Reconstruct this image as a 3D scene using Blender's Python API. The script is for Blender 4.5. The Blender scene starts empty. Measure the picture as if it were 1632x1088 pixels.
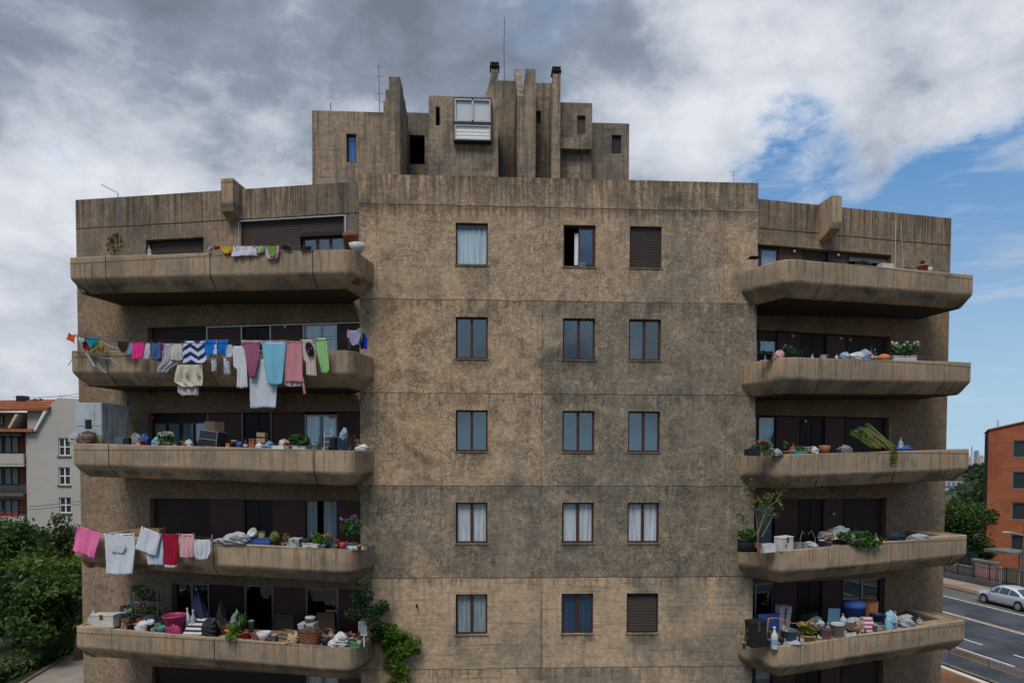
import bpy, math, random, zlib
import numpy as np
from mathutils import Vector, Matrix
random.seed(7); RNG = np.random.default_rng(7)
R_ = math.radians
SC = bpy.context.scene
COL = SC.collection

# ------------------------------------------------------------------ camera
CAM = dict(C=(-0.33021, -23.13532, 10.0), yaw=0.05009, pitch=-0.03291, roll=0.00354, f=1130.0, px=844.198, py=770.623)
def _rot():
    y, p, r = CAM['yaw'], CAM['pitch'], CAM['roll']
    B = np.array([[1, 0, 0], [0, 0, -1], [0, 1, 0.]])
    Y = np.array([[math.cos(y), 0, -math.sin(y)], [0, 1, 0], [math.sin(y), 0, math.cos(y)]])
    P = np.array([[1, 0, 0], [0, math.cos(p), math.sin(p)], [0, -math.sin(p), math.cos(p)]])
    Q = np.array([[math.cos(r), -math.sin(r), 0], [math.sin(r), math.cos(r), 0], [0, 0, 1]])
    return Q @ P @ Y @ B
RC = _rot(); C0 = np.array(CAM['C'])
cam = bpy.data.cameras.new('camera'); co = bpy.data.objects.new('camera', cam); COL.objects.link(co)
M = Matrix(((RC[0][0], -RC[1][0], -RC[2][0]), (RC[0][1], -RC[1][1], -RC[2][1]), (RC[0][2], -RC[1][2], -RC[2][2])))
co.matrix_world = Matrix.Translation(Vector(CAM['C'])) @ M.to_4x4()
cam.sensor_width = 36; cam.lens = 36 * CAM['f'] / 1632
cam.shift_x = (816 - CAM['px']) / 1632; cam.shift_y = (CAM['py'] - 544) / 1632
cam.clip_start = 0.3; cam.clip_end = 9000
SC.camera = co
SC.view_settings.view_transform = 'Standard'; SC.view_settings.look = 'None'
SC.view_settings.exposure = 0.0; SC.view_settings.gamma = 1
SC.cycles.use_denoising = True
SC.cycles.max_bounces = 6; SC.cycles.diffuse_bounces = 2; SC.cycles.glossy_bounces = 3
SC.cycles.transparent_max_bounces = 6; SC.cycles.caustics_reflective = False; SC.cycles.caustics_refractive = False

def ray(u, v): return RC.T @ np.array([(u - CAM['px']) / CAM['f'], (v - CAM['py']) / CAM['f'], 1])
def at(u, v, y):                       # pixel of the photo -> point on the upright plane at that y
    d = ray(u, v); return C0 + d * (y - C0[1]) / d[1]
def ground(u, v, z=0.0):
    d = ray(u, v); return C0 + d * (z - C0[2]) / d[2]
def project(P):
    q = RC @ (np.asarray(P, float) - C0); return CAM['px'] + CAM['f'] * q[0] / q[2], CAM['py'] + CAM['f'] * q[1] / q[2]

# ------------------------------------------------------------------ node helpers
class N:
    def __init__(s, tree): s.t = tree; s.n = tree.nodes; s.l = tree.links
    def new(s, typ, **k):
        n = s.n.new(typ)
        for a, b in k.items(): setattr(n, a, b)
        return n
    def put(s, sock, v):
        if v is None: return
        if isinstance(v, bpy.types.NodeSocket): s.l.new(v, sock)
        elif isinstance(v, (tuple, list)) and len(v) == 3 and sock.type == 'RGBA': sock.default_value = (*v, 1)
        else: sock.default_value = v
    def m(s, op, a, b=None, c=None, clamp=False):
        n = s.new('ShaderNodeMath', operation=op); n.use_clamp = clamp
        s.put(n.inputs[0], a); s.put(n.inputs[1], b)
        if c is not None: s.put(n.inputs[2], c)
        return n.outputs[0]
    def vm(s, op, a, b=None):
        n = s.new('ShaderNodeVectorMath', operation=op); s.put(n.inputs[0], a); s.put(n.inputs[1], b)
        return n.outputs['Value'] if op in ('DOT_PRODUCT', 'LENGTH') else n.outputs[0]
    def noise(s, vec, scale, detail=4, rough=.55, dist=0.0):
        n = s.new('ShaderNodeTexNoise'); s.put(n.inputs['Vector'], vec); n.inputs['Scale'].default_value = scale
        n.inputs['Detail'].default_value = detail; n.inputs['Roughness'].default_value = rough; n.inputs['Distortion'].default_value = dist
        return n.outputs[0]
    def ss(s, v, a, b, x=0., y=1.):
        n = s.new('ShaderNodeMapRange', interpolation_type='SMOOTHSTEP'); n.clamp = True
        s.put(n.inputs[0], v); s.put(n.inputs[1], a); s.put(n.inputs[2], b); s.put(n.inputs[3], x); s.put(n.inputs[4], y)
        return n.outputs[0]
    def mix(s, f, a, b, mode='MIX'):
        n = s.new('ShaderNodeMix', data_type='RGBA', blend_type=mode); n.clamp_factor = True
        s.put(n.inputs[0], f); s.put(n.inputs[6], a); s.put(n.inputs[7], b); return n.outputs[2]
    def scl(s, v, k): return s.vm('MULTIPLY', v, k)
    def sep(s, v):
        n = s.new('ShaderNodeSeparateXYZ'); s.put(n.inputs[0], v); return n.outputs
    def comb(s, x, y, z):
        n = s.new('ShaderNodeCombineXYZ'); s.put(n.inputs[0], x); s.put(n.inputs[1], y); s.put(n.inputs[2], z); return n.outputs[0]

# ------------------------------------------------------------------ world: sky with clouds
W = bpy.data.worlds.new('World'); SC.world = W; W.use_nodes = True
w = N(W.node_tree); w.n.clear()
SUN_AZ, SUN_EL = R_(200), R_(56)       # azimuth clockwise from +y: the sun stands behind the camera, a little to its left
sky = w.new('ShaderNodeTexSky', sky_type='NISHITA'); sky.sun_disc = False
sky.sun_elevation = SUN_EL; sky.sun_rotation = SUN_AZ; sky.air_density = 1.0; sky.dust_density = .6; sky.ozone_density = 1.6
gd = w.new('ShaderNodeTexCoord').outputs['Generated']
dz = w.sep(gd)
def blob(u, v, r0, r1):
    d = ray(u, v); d = d / np.linalg.norm(d)
    return w.ss(w.vm('DOT_PRODUCT', gd, tuple(float(x) for x in d)), math.cos(r1), math.cos(r0))
def total(items):
    acc = None
    for (u, v, r0, r1, k) in items:
        x = w.m('MULTIPLY', blob(u, v, R_(r0), R_(r1)), k)
        acc = x if acc is None else w.m('ADD', acc, x)
    return acc
# cloud cells, a little wider than tall
pl = w.vm('MULTIPLY', gd, (1., 1., 1.75))
wrp = w.new('ShaderNodeTexNoise'); w.put(wrp.inputs['Vector'], pl); wrp.inputs['Scale'].default_value = 2.2; wrp.inputs['Detail'].default_value = 3
pl2 = w.vm('ADD', pl, w.scl(w.vm('SUBTRACT', wrp.outputs['Color'], (.5, .5, .5)), (.16, .16, .14)))
cover_n = w.noise(pl2, 3.0, 9, .60)
rear = w.ss(dz[1], .15, -.35)          # the sky the photographer had at his back is more broken
clear = total([(1625, 430, 3, 12.0, .78), (1262, 250, .1, 6.0, .33), (1590, 650, 5, 13, .6), (1560, 610, .3, 2.2, -.42), (1600, 505, .2, 2.4, -.34), (1560, 330, .3, 3, -.2), (1430, 320, .5, 7, .26), (1215, 275, .1, 3.0, .12), (1345, 300, .5, 4, -.12), (1490, 200, 1, 7, -.18), (1150, 260, 1, 4, -.1), (205, 100, .8, 5, .14), (90, 190, .5, 4, .18), (1760, 520, 6, 14, .4)])
rag = w.m('MULTIPLY', w.m('SUBTRACT', w.noise(w.vm('ADD', pl2, (9., 4., 1.)), 7.5, 9, .68), .5), 3.6)
clear = w.m('ADD', w.m('MULTIPLY', clear, w.m('ADD', rag, 1.)), w.m('MULTIPLY', rear, .27))
cover = w.ss(w.m('SUBTRACT', w.m('ADD', cover_n, .22), clear), .30, .64)
wisp = w.ss(w.noise(w.vm('MULTIPLY', pl2, (1., 1., 2.6)), 4.5, 8, .62), .50, .72, 0., .55); cover = w.m('MAXIMUM', cover, wisp)
lo = w.noise(pl2, 2.1, 3, .5); hi = w.noise(w.vm('ADD', pl2, (4., 2., 7.)), 6.5, 9, .62)
big = total([(640, 40, 5, 20, -.16), (150, 40, 4, 13, -.10), (830, 60, 2, 9, -.05), (90, 290, 2, 9, .12), (1180, 130, 2, 10, .32), (950, 190, 1, 5, .22), (330, 90, 1, 6, .07),
             (1480, 110, 3, 12, .20), (1540, 220, 1, 6, .12), (40, 420, 2, 9, .26), (300, 250, 2, 12, .08), (60, 540, 1, 4.5, -.16), (430, 240, 3, 10, .14), (240, 210, 2, 7, .04), (50, 600, .5, 3.5, .30), (1400, 15, 2, 8, -.10), (1580, 600, .5, 2, .1), (1300, 200, 1, 6, .12)])
sh = w.m('ADD', w.m('ADD', w.m('MULTIPLY', w.m('SUBTRACT', lo, .5), 1.2), w.m('MULTIPLY', w.m('SUBTRACT', hi, .5), 1.4)), w.m('ADD', big, .50), clamp=True)
# thin rims of a cloud let more light through
sh = w.m('ADD', sh, w.m('MULTIPLY', w.m('SUBTRACT', 1., cover), .35), clamp=True)
rmp = w.new('ShaderNodeValToRGB'); cr = rmp.color_ramp
cr.elements[0].position = 0.10; cr.elements[0].color = (1.75, 2.05, 2.6, 1)
cr.elements[1].position = .95; cr.elements[1].color = (7.6, 7.9, 8.5, 1)
e = cr.elements.new(.40); e.color = (2.7, 3.2, 4.05, 1)
e = cr.elements.new(.62); e.color = (5.2, 5.6, 6.4, 1)
w.put(rmp.inputs[0], sh)
cl = w.mix(rear, rmp.outputs[0], w.scl(rmp.outputs[0], (.66, .66, .66)))
zen = w.ss(dz[2], .60, .95, 1., 2.9); cl = w.mix(1., cl, w.comb(zen, zen, zen), 'MULTIPLY')      # an overcast sky is brightest overhead
blue = w.mix(w.ss(dz[2], .0, .42), (4.0, 6.0, 7.8), (1.05, 2.8, 5.8))
skyc = w.mix(.92, sky.outputs[0], blue)
fin = w.mix(w.m('MULTIPLY', cover, w.ss(dz[2], -.01, .05)), skyc, cl)
bg = w.new('ShaderNodeBackground'); w.put(bg.inputs[0], fin); bg.inputs[1].default_value = 0.1
wo = w.new('ShaderNodeOutputWorld'); w.l.new(bg.outputs[0], wo.inputs[0])
# ------------------------------------------------------------------ sun through thin cloud
sd = bpy.data.lights.new('sun', 'SUN'); sd.energy = 1.2; sd.angle = R_(24); sd.color = (1, .94, .86)
so = bpy.data.objects.new('sun', sd); COL.objects.link(so)
sdir = Vector((math.sin(SUN_AZ) * math.cos(SUN_EL), math.cos(SUN_AZ) * math.cos(SUN_EL), math.sin(SUN_EL)))
sd.energy = 2.5
so.rotation_euler = sdir.to_track_quat('Z', 'Y').to_euler(); so.location = (0, -40, 60)

# ------------------------------------------------------------------ object helpers
def link(o, parent=None):
    COL.objects.link(o)
    if parent is not None: o.parent = parent
    return o
def setp(o, label=None, cat=None, group=None, kind=None):
    if label: o['label'] = label
    if cat: o['category'] = cat
    if group: o['group'] = group
    if kind: o['kind'] = kind
    return o
def empty(name, loc=(0, 0, 0), rz=0, label=None, cat=None, group=None):
    o = bpy.data.objects.new(name, None); COL.objects.link(o); o.location = loc; o.rotation_euler = (0, 0, rz)
    o.empty_display_size = .1
    return setp(o, label, cat, group)
class MB:
    def __init__(s): s.v = []; s.f = []; s.uv = None
    def add(s, vs, fs):
        k = len(s.v); s.v += [tuple(map(float, p)) for p in vs]; s.f += [tuple(i + k for i in f) for f in fs]; return s
    def box(s, x0, x1, y0, y1, z0, z1, bev=0):
        if x0 > x1: x0, x1 = x1, x0
        if y0 > y1: y0, y1 = y1, y0
        if z0 > z1: z0, z1 = z1, z0
        b = min(bev, (x1 - x0) * .45, (y1 - y0) * .45, (z1 - z0) * .45)
        if b <= 0:
            vs = [(x, y, z) for x in (x0, x1) for y in (y0, y1) for z in (z0, z1)]
            return s.add(vs, [(0, 1, 3, 2), (4, 6, 7, 5), (0, 4, 5, 1), (2, 3, 7, 6), (0, 2, 6, 4), (1, 5, 7, 3)])
        def ring(i, z): 
            X0, X1, Y0, Y1 = x0 + i, x1 - i, y0 + i, y1 - i
            return [(X0 + b, Y0, z), (X1 - b, Y0, z), (X1, Y0 + b, z), (X1, Y1 - b, z), (X1 - b, Y1, z), (X0 + b, Y1, z), (X0, Y1 - b, z), (X0, Y0 + b, z)]
        rs = ring(b * .99, z0) + ring(0, z0 + b) + ring(0, z1 - b) + ring(b * .99, z1)
        fs = [tuple(range(7, -1, -1)), tuple(range(24, 32))]
        for k in range(3):
            for i in range(8): fs.append((k * 8 + i, k * 8 + (i + 1) % 8, k * 8 + 8 + (i + 1) % 8, k * 8 + 8 + i))
        return s.add(rs, fs)
    def tube(s, pts, r, seg=6, cap=True):
        pts = [Vector(p) for p in pts]; n = len(pts); rr = r if isinstance(r, (list, tuple)) else [r] * n
        vs = []; fs = []; up = Vector((0.13, .27, 1))
        for i, p in enumerate(pts):
            t = (pts[min(i + 1, n - 1)] - pts[max(i - 1, 0)]).normalized()
            a = t.cross(up)
            if a.length < .05: a = t.cross(Vector((1, 0, 0)))
            a.normalize(); b = t.cross(a)
            for k in range(seg):
                th = 2 * math.pi * k / seg; vs.append(p + (a * math.cos(th) + b * math.sin(th)) * rr[i])
        for i in range(n - 1):
            for k in range(seg): fs.append((i * seg + k, i * seg + (k + 1) % seg, (i + 1) * seg + (k + 1) % seg, (i + 1) * seg + k))
        if cap: fs.append(tuple(range(seg))[::-1]); fs.append(tuple((n - 1) * seg + k for k in range(seg)))
        return s.add(vs, fs)
    def lathe(s, prof, seg=16, c=(0, 0, 0)):
        vs = []; fs = []; n = len(prof)
        for r, z in prof:
            for k in range(seg):
                th = 2 * math.pi * k / seg; vs.append((c[0] + max(r, .0005) * math.cos(th), c[1] + max(r, .0005) * math.sin(th), c[2] + z))
        for i in range(n - 1):
            for k in range(seg): fs.append((i * seg + k, i * seg + (k + 1) % seg, (i + 1) * seg + (k + 1) % seg, (i + 1) * seg + k))
        return s.add(vs, fs)
    def prism(s, poly, a, b):          # poly of (x,z), extruded between y=a and y=b
        n = len(poly); vs = [(x, a, z) for x, z in poly] + [(x, b, z) for x, z in poly]
        fs = [tuple(range(n)), tuple(range(2 * n - 1, n - 1, -1))] + [(i, n + i, n + (i + 1) % n, (i + 1) % n) for i in range(n)]
        return s.add(vs, fs)
    def build(s, name, mat, parent=None, smooth=False, xf=None):
        me = bpy.data.meshes.new(name); vs = s.v
        if xf is not None: vs = [xf(p) for p in vs]
        me.from_pydata(vs, [], s.f); me.update()
        import bmesh
        b = bmesh.new(); b.from_mesh(me); bmesh.ops.recalc_face_normals(b, faces=b.faces); b.to_mesh(me); b.free()
        if mat: me.materials.append(mat)
        if smooth: me.polygons.foreach_set('use_smooth', [True] * len(me.polygons))
        return link(bpy.data.objects.new(name, me), parent)
def struct(o): o['kind'] = 'structure'; return o

# ------------------------------------------------------------------ materials
MATS = {}
def mat_base(name, rough=.8, spec=.3):
    m = bpy.data.materials.new(name); m.use_nodes = True; m.node_tree.nodes.clear(); n = N(m.node_tree)
    b = n.new('ShaderNodeBsdfPrincipled'); o = n.new('ShaderNodeOutputMaterial'); n.l.new(b.outputs[0], o.inputs[0])
    b.inputs['Roughness'].default_value = rough; b.inputs['Specular IOR Level'].default_value = spec
    return m, n, b, o
def plain(name, col, rough=.7, var=.18, scale=9, metal=0, spec=.35, bump=.0):
    key = ('p', name)
    if key in MATS: return MATS[key]
    m, n, b, o = mat_base(name, rough, spec)
    p = n.new('ShaderNodeTexCoord').outputs['Object']
    v = n.noise(p, scale, 5, .6); v2 = n.noise(p, scale * .23, 3, .5)
    f = n.m('ADD', n.m('MULTIPLY', n.m('SUBTRACT', v, .5), 2 * var), n.m('MULTIPLY', n.m('SUBTRACT', v2, .5), 2 * var))
    c = n.mix(1.0, col, n.comb(n.m('ADD', f, 1), n.m('ADD', f, 1), n.m('ADD', f, 1)), 'MULTIPLY')
    n.put(b.inputs['Base Color'], c); b.inputs['Metallic'].default_value = metal
    n.put(b.inputs['Roughness'], n.m('ADD', n.m('MULTIPLY', v, .25), rough - .12, clamp=True))
    if bump:
        bp_ = n.new('ShaderNodeBump'); bp_.inputs['Strength'].default_value = bump; bp_.inputs['Distance'].default_value = .02
        n.put(bp_.inputs['Height'], v); n.l.new(bp_.outputs[0], b.inputs['Normal'])
    MATS[key] = m; return m

TAN = (.445, .312, .200); TANW = (.34, .215, .115); GREY = (.262, .220, .163); DARK = (.062, .052, .043)
def concrete(name, mode):
    """mode: facade, wing, parapet, balcony, slab"""
    if name in MATS: return MATS[name]
    m, n, b, o = mat_base(name, .92, .18)
    pos = n.new('ShaderNodeNewGeometry').outputs['Position']; X = n.sep(pos); x, y, z = X[0], X[1], X[2]
    wob = n.noise(pos, 1.3, 3, .5)
    big = n.noise(pos, .23, 3, .55); mid = n.noise(pos, .95, 6, .62, .4); fine = n.noise(pos, 7, 6, .68); grit = n.noise(pos, 38, 3, .7)
    if mode == 'facade':
        fl = n.m('FLOOR', n.m('DIVIDE', n.m('SUBTRACT', z, 3.15), 3.015)); cx = n.m('FLOOR', n.m('DIVIDE', n.m('ADD', x, 4.65), 2.97))
        wn = n.new('ShaderNodeTexWhiteNoise', noise_dimensions='2D'); n.put(wn.inputs['Vector'], n.comb(cx, fl, 0.)); tone = wn.outputs['Value']
        wn2 = n.new('ShaderNodeTexWhiteNoise', noise_dimensions='2D'); n.put(wn2.inputs['Vector'], n.comb(n.m('FLOOR', n.m('ADD', n.m('DIVIDE', x, 1.35), n.m('MULTIPLY', fl, .37))), n.m('FLOOR', n.m('DIVIDE', n.m('SUBTRACT', z, 3.15), 1.5)), 3.)); tone = n.m('ADD', n.m('MULTIPLY', tone, .7), n.m('MULTIPLY', wn2.outputs['Value'], .45))
        grad = n.m('ADD', n.m('MULTIPLY', n.m('SUBTRACT', x, 1.5), .055), n.m('MULTIPLY', n.m('SUBTRACT', 12., z), .035))
        g = n.m('ADD', n.m('ADD', n.m('MULTIPLY', n.m('SUBTRACT', big, .5), 1.6), grad), n.m('ADD', n.m('MULTIPLY', n.m('SUBTRACT', mid, .5), 1.5), n.m('MULTIPLY', n.m('SUBTRACT', tone, .55), .62)))
        # first raw storey is plain board-marked and tan, the storeys over it carry the worn render
        low = n.ss(z, 6.22, 6.10)
        g = n.m('SUBTRACT', g, n.m('MULTIPLY', low, .45))
        second = n.m('MULTIPLY', n.ss(z, 6.12, 6.20), n.ss(z, 9.20, 9.12)); top5 = n.ss(z, 15.10, 15.20); mid34 = n.m('MULTIPLY', n.ss(z, 9.12, 9.2), n.ss(z, 15.18, 15.1))
        g = n.m('ADD', g, n.m('MULTIPLY', second, .34)); g = n.m('SUBTRACT', g, n.m('MULTIPLY', top5, .12))
        g = n.m('ADD', g, n.m('MULTIPLY', mid34, n.ss(x, .5, 2.6, -.22, .18)))
        # orange bloom at the left of the third and fourth storeys
        orange = n.m('MULTIPLY', n.m('MULTIPLY', n.ss(x, 1.2, -3.2), n.ss(z, 9.0, 10.6)), n.m('MULTIPLY', n.ss(z, 15.3, 14.8), n.ss(mid, .40, .62)))
        c = n.mix(n.ss(g, -.38, .45), TAN, GREY); c = n.mix(n.m('MULTIPLY', orange, .85), c, (.50, .320, .175))
        # dark blotches
        bl = n.noise(n.vm('ADD', pos, (2.5, 7.7, 3.1)), 1.05, 9, .74, .5); bl2 = n.noise(n.vm('ADD', pos, (8.5, 1.7, 6.1)), 1.9, 8, .68, .8)
        sel = n.m('SUBTRACT', 1., n.m('ADD', n.m('MULTIPLY', low, .55), n.m('MULTIPLY', top5, .45))); sel = n.m('ADD', sel, n.m('MULTIPLY', second, .25))
        c = n.mix(n.m('MULTIPLY', n.m('MULTIPLY', n.ss(bl, .46, .66), sel), .52), c, (.160, .135, .103))
        c = n.mix(n.m('MULTIPLY', n.m('MULTIPLY', n.ss(bl2, .50, .68), sel), .46), c, (.115, .096, .073))
        c = n.mix(n.m('MULTIPLY', n.ss(bl2, .45, .36), .40), c, (.47, .355, .245))
        rust = n.ss(n.noise(n.vm('ADD', pos, (5.5, 3.7, 9.1)), 1.1, 7, .7, .5), .56, .66)
        c = n.mix(n.m('MULTIPLY', rust, n.m('MULTIPLY', n.ss(x, 3.5, -3.5), .45)), c, (.34, .185, .085))
        c = n.mix(n.m('MULTIPLY', n.ss(n.m('ADD', mid, n.m('MULTIPLY', n.m('SUBTRACT', fine, .5), .35)), .53, .74), n.m('SUBTRACT', .62, n.m('MULTIPLY', low, .35))), c, (.095, .082, .068))
        # worm-like cracks in the render
        wv = n.vm('ADD', pos, n.scl(n.new('ShaderNodeTexNoise').outputs[1], (0, 0, 0)))
        rid = n.noise(pos, 2.6, 4, .6, 1.9); rid2 = n.noise(n.vm('ADD', pos, (7.3, 2.1, 5.5)), 4.2, 3, .55, 2.4)
        r1 = n.ss(n.m('ABSOLUTE', n.m('SUBTRACT', rid, .5)), .040, .010); r2 = n.ss(n.m('ABSOLUTE', n.m('SUBTRACT', rid2, .5)), .045, .010)
        gate = n.m('MULTIPLY', n.ss(n.noise(n.vm('ADD', pos, (3, 9, 1)), .8, 6, .7), .36, .66, .25, 1.), n.m('SUBTRACT', 1., n.m('MULTIPLY', low, .9)))
        worm = n.m('MULTIPLY', n.m('MAXIMUM', r1, r2), gate)
        c = n.mix(n.m('MULTIPLY', worm, .40), c, (.055, .046, .038))
        r3 = n.ss(n.m('ABSOLUTE', n.m('SUBTRACT', n.noise(n.vm('ADD', pos, (1.3, 2.7, 9.5)), 3.6, 3, .55, 2.2), .5)), .035, .01)
        c = n.mix(n.m('MULTIPLY', n.m('MULTIPLY', r3, gate), .30), c, (.50, .40, .29))
        hf = n.m('SUBTRACT', 1., n.m('MULTIPLY', low, .75))
        w1 = n.noise(n.vm('ADD', pos, (11., 3., 6.)), 8.5, 3, .55, 2.6)
        c = n.mix(n.m('MULTIPLY', n.m('MULTIPLY', n.ss(w1, .54, .64), n.m('MULTIPLY', hf, n.m('ADD', gate, .05))), .30), c, (.075, .063, .050))
        c = n.mix(n.m('MULTIPLY', n.m('MULTIPLY', n.ss(w1, .44, .34), n.m('MULTIPLY', hf, n.m('ADD', gate, .05))), .26), c, (.50, .40, .29))
        # horizontal board marks
        bd = n.noise(n.scl(pos, (.35, .35, 7.5)), 1.7, 5, .65); 
        c = n.mix(n.m('MULTIPLY', n.ss(bd, .50, .70), n.m('ADD', .10, n.m('MULTIPLY', low, .28))), c, (.105, .083, .060))
        c = n.mix(n.m('MULTIPLY', n.ss(bd, .48, .32), n.m('ADD', .06, n.m('MULTIPLY', low, .3))), c, (.40, .30, .20))
        # joints between the pours, wavering and stained
        zz = n.m('ADD', z, n.m('ADD', n.m('MULTIPLY', n.m('SUBTRACT', wob, .5), .08), n.m('MULTIPLY', n.m('SUBTRACT', n.noise(pos, 5., 3, .6), .5), .03)))
        jd = n.m('ABSOLUTE', n.m('SUBTRACT', n.m('FRACT', n.m('ADD', n.m('DIVIDE', n.m('SUBTRACT', zz, 3.15), 3.0), .5)), .5))
        jn = n.m('MULTIPLY', n.ss(jd, .0085, .003), n.ss(fine, .30, .52))
        jh = n.m('MULTIPLY', n.ss(n.m('FRACT', n.m('DIVIDE', n.m('SUBTRACT', zz, 3.15), 3.0)), .10, .0), .0)
        below = n.m('FRACT', n.m('DIVIDE', n.m('SUBTRACT', 3.15 + 30, zz), 3.0))
        drip = n.noise(n.scl(pos, (4.5, 4.5, .35)), 1.6, 5, .65)
        c = n.mix(n.m('MULTIPLY', n.m('MULTIPLY', n.ss(below, .20, .0), n.ss(drip, .42, .66)), .45), c, DARK)
        c = n.mix(n.m('MULTIPLY', jn, .42), c, (.045, .037, .03))
        # vertical joints
        for xv, k in ((-4.1, .35), (1.23, .6), (-2.05, .28), (1.75, .22), (7.3, .35)):
            d = n.m('ABSOLUTE', n.m('SUBTRACT', n.m('ADD', x, n.m('MULTIPLY', n.m('SUBTRACT', wob, .5), .06)), xv))
            c = n.mix(n.m('MULTIPLY', n.m('MULTIPLY', n.ss(d, .022, .006), n.ss(n.noise(pos, 1.1, 4, .7), .40, .60)), k), c, (.05, .04, .033))
        vs = n.noise(n.scl(pos, (3.2, 3.2, .45)), 1.5, 6, .7); c = n.mix(n.m('MULTIPLY', n.ss(vs, .52, .66), .22), c, (.12, .098, .075)); c = n.mix(n.m('MULTIPLY', n.ss(vs, .46, .34), .18), c, (.50, .38, .26))
        # run-off from the parapet
        top = n.m('MULTIPLY', n.ss(z, 17.3, 19.2), n.ss(drip, .36, .62)); c = n.mix(n.m('MULTIPLY', top, .72), c, (.105, .088, .068))
        crest = n.m('MULTIPLY', n.ss(z, 18.2, 18.13, 0., 1.), n.ss(z, 17.9, 18.13)); c = n.mix(n.m('MULTIPLY', crest, .25), c, DARK)
        # dirt below the window sills
        fr = n.m('FRACT', n.m('DIVIDE', n.m('SUBTRACT', 4.29 + 30, z), 3.0))
        wm = None
        for xc in (-1.06, 2.42, 4.58):
            q = n.ss(n.m('ABSOLUTE', n.m('SUBTRACT', x, xc)), .68, .45); wm = q if wm is None else n.m('ADD', wm, q)
        c = n.mix(n.m('MULTIPLY', n.m('MULTIPLY', wm, n.ss(fr, .17, .0)), n.m('MULTIPLY', n.ss(n.m('ADD', mid, n.m('MULTIPLY', drip, .5)), .62, .86), .6)), c, (.085, .072, .058))
        bh = n.m('SUBTRACT', n.m('ADD', n.m('MULTIPLY', bd, .5), n.m('MULTIPLY', fine, .7)), n.m('ADD', n.m('MULTIPLY', worm, .5), n.m('MULTIPLY', jn, 1.5)))
    else:
        st = n.noise(n.scl(pos, (6.5, 6.5, .30)), 1.3, 6, .68); st2 = n.noise(n.scl(pos, (15, 15, .22)), 1.2, 4, .6)
        if mode == 'balcony':
            A, Bc = (.40, .290, .192), (.305, .232, .160)
        elif mode == 'tower': A, Bc = (.33, .248, .172), (.20, .170, .132)
        else: A, Bc = (.30, .215, .142), (.215, .168, .122)
        c = n.mix(n.ss(n.m('ADD', big, n.m('MULTIPLY', n.m('SUBTRACT', mid, .5), .7)), .35, .65), A, Bc)
        c = n.mix(n.m('MULTIPLY', n.ss(mid, .52, .74), .42), c, (.11, .093, .074))
        if mode == 'balcony':
            d = n.m('MULTIPLY', n.m('FRACT', n.m('DIVIDE', n.m('SUBTRACT', 34.31, z), 3.0)), 3.0)      # metres under the rim
            ln = n.noise(n.scl(pos, (1., 1., .1)), 2.2, 3, .5)
            reach = n.ss(n.m('SUBTRACT', d, n.m('MULTIPLY', ln, 1.5)), .25, -.55)
            c = n.mix(n.m('MULTIPLY', n.m('MULTIPLY', n.ss(st, .50, .68), reach), .62), c, (.085, .070, .055))
            c = n.mix(n.m('MULTIPLY', n.m('MULTIPLY', n.ss(st2, .55, .68), reach), .65), c, (.10, .080, .060))
            ru = n.noise(n.vm('ADD', n.scl(pos, (3.2, 3.2, .12)), (4, 8, 2)), 1.5, 4, .6); rg = n.noise(n.vm('ADD', pos, (5, 5, 5)), .45, 2, .5)
            c = n.mix(n.m('MULTIPLY', n.m('MULTIPLY', n.ss(ru, .55, .66), n.ss(rg, .40, .56)), .55), c, (.30, .140, .060))
            c = n.mix(n.m('MULTIPLY', n.ss(d, .075, .0), n.ss(fine, .25, .55)), c, (.12, .095, .072))
            c = n.mix(n.m('MULTIPLY', n.m('MULTIPLY', n.ss(n.m('ABSOLUTE', n.m('SUBTRACT', d, .76)), .14, .0), n.ss(mid, .46, .62)), .55), c, (.10, .085, .07))
            c = n.mix(n.m('MULTIPLY', n.m('MULTIPLY', n.ss(d, .62, .75), n.ss(d, 3, 1.3)), n.m('MULTIPLY', n.ss(mid, .40, .60), .42)), c, (.10, .087, .072))
            bh = n.m('ADD', n.m('MULTIPLY', st, .3), n.m('MULTIPLY', fine, .6))
        elif mode == 'slab':
            c = n.mix(.5, c, (.12, .10, .08)); bh = fine
        elif mode == 'tower':
            top = n.ss(st, .44, .66); c = n.mix(n.m('MULTIPLY', top, .60), c, (.10, .083, .063))
            bd = n.noise(n.scl(pos, (.5, .5, 6)), 1.6, 5, .65); c = n.mix(n.m('MULTIPLY', n.ss(bd, .52, .7), .35), c, (.09, .074, .056))
            zz = n.m('ADD', z, n.m('MULTIPLY', n.m('SUBTRACT', wob, .5), .05))
            jn = n.m('MULTIPLY', n.ss(n.m('ABSOLUTE', n.m('SUBTRACT', zz, 21.35)), .022, .006), n.ss(fine, .4, .6)); c = n.mix(n.m('MULTIPLY', jn, .5), c, DARK)
            bh = n.m('ADD', n.m('MULTIPLY', st, .4), fine)
        else:       # wing
            top = n.ss(z, 16.9, 19.0)
            c = n.mix(n.m('MULTIPLY', n.m('MULTIPLY', n.ss(st, .42, .64), top), .82), c, (.085, .072, .058))
            c = n.mix(n.m('MULTIPLY', n.m('MULTIPLY', n.ss(st2, .50, .64), top), .5), c, (.075, .062, .05))
            rub = n.m('SUBTRACT', 1., n.ss(z, 15.6, 16.4))
            rr = n.ss(n.m('ABSOLUTE', n.m('SUBTRACT', n.noise(pos, 3.6, 3, .55, 1.8), .5)), .03, .0)
            c = n.mix(n.m('MULTIPLY', n.m('MULTIPLY', rr, rub), .50), c, (.075, .062, .048))
            c = n.mix(n.m('MULTIPLY', n.m('MULTIPLY', n.ss(big, .44, .62), rub), .4), c, (.33, .19, .09))
            zz = n.m('ADD', z, n.m('MULTIPLY', n.m('SUBTRACT', wob, .5), .07))
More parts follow.
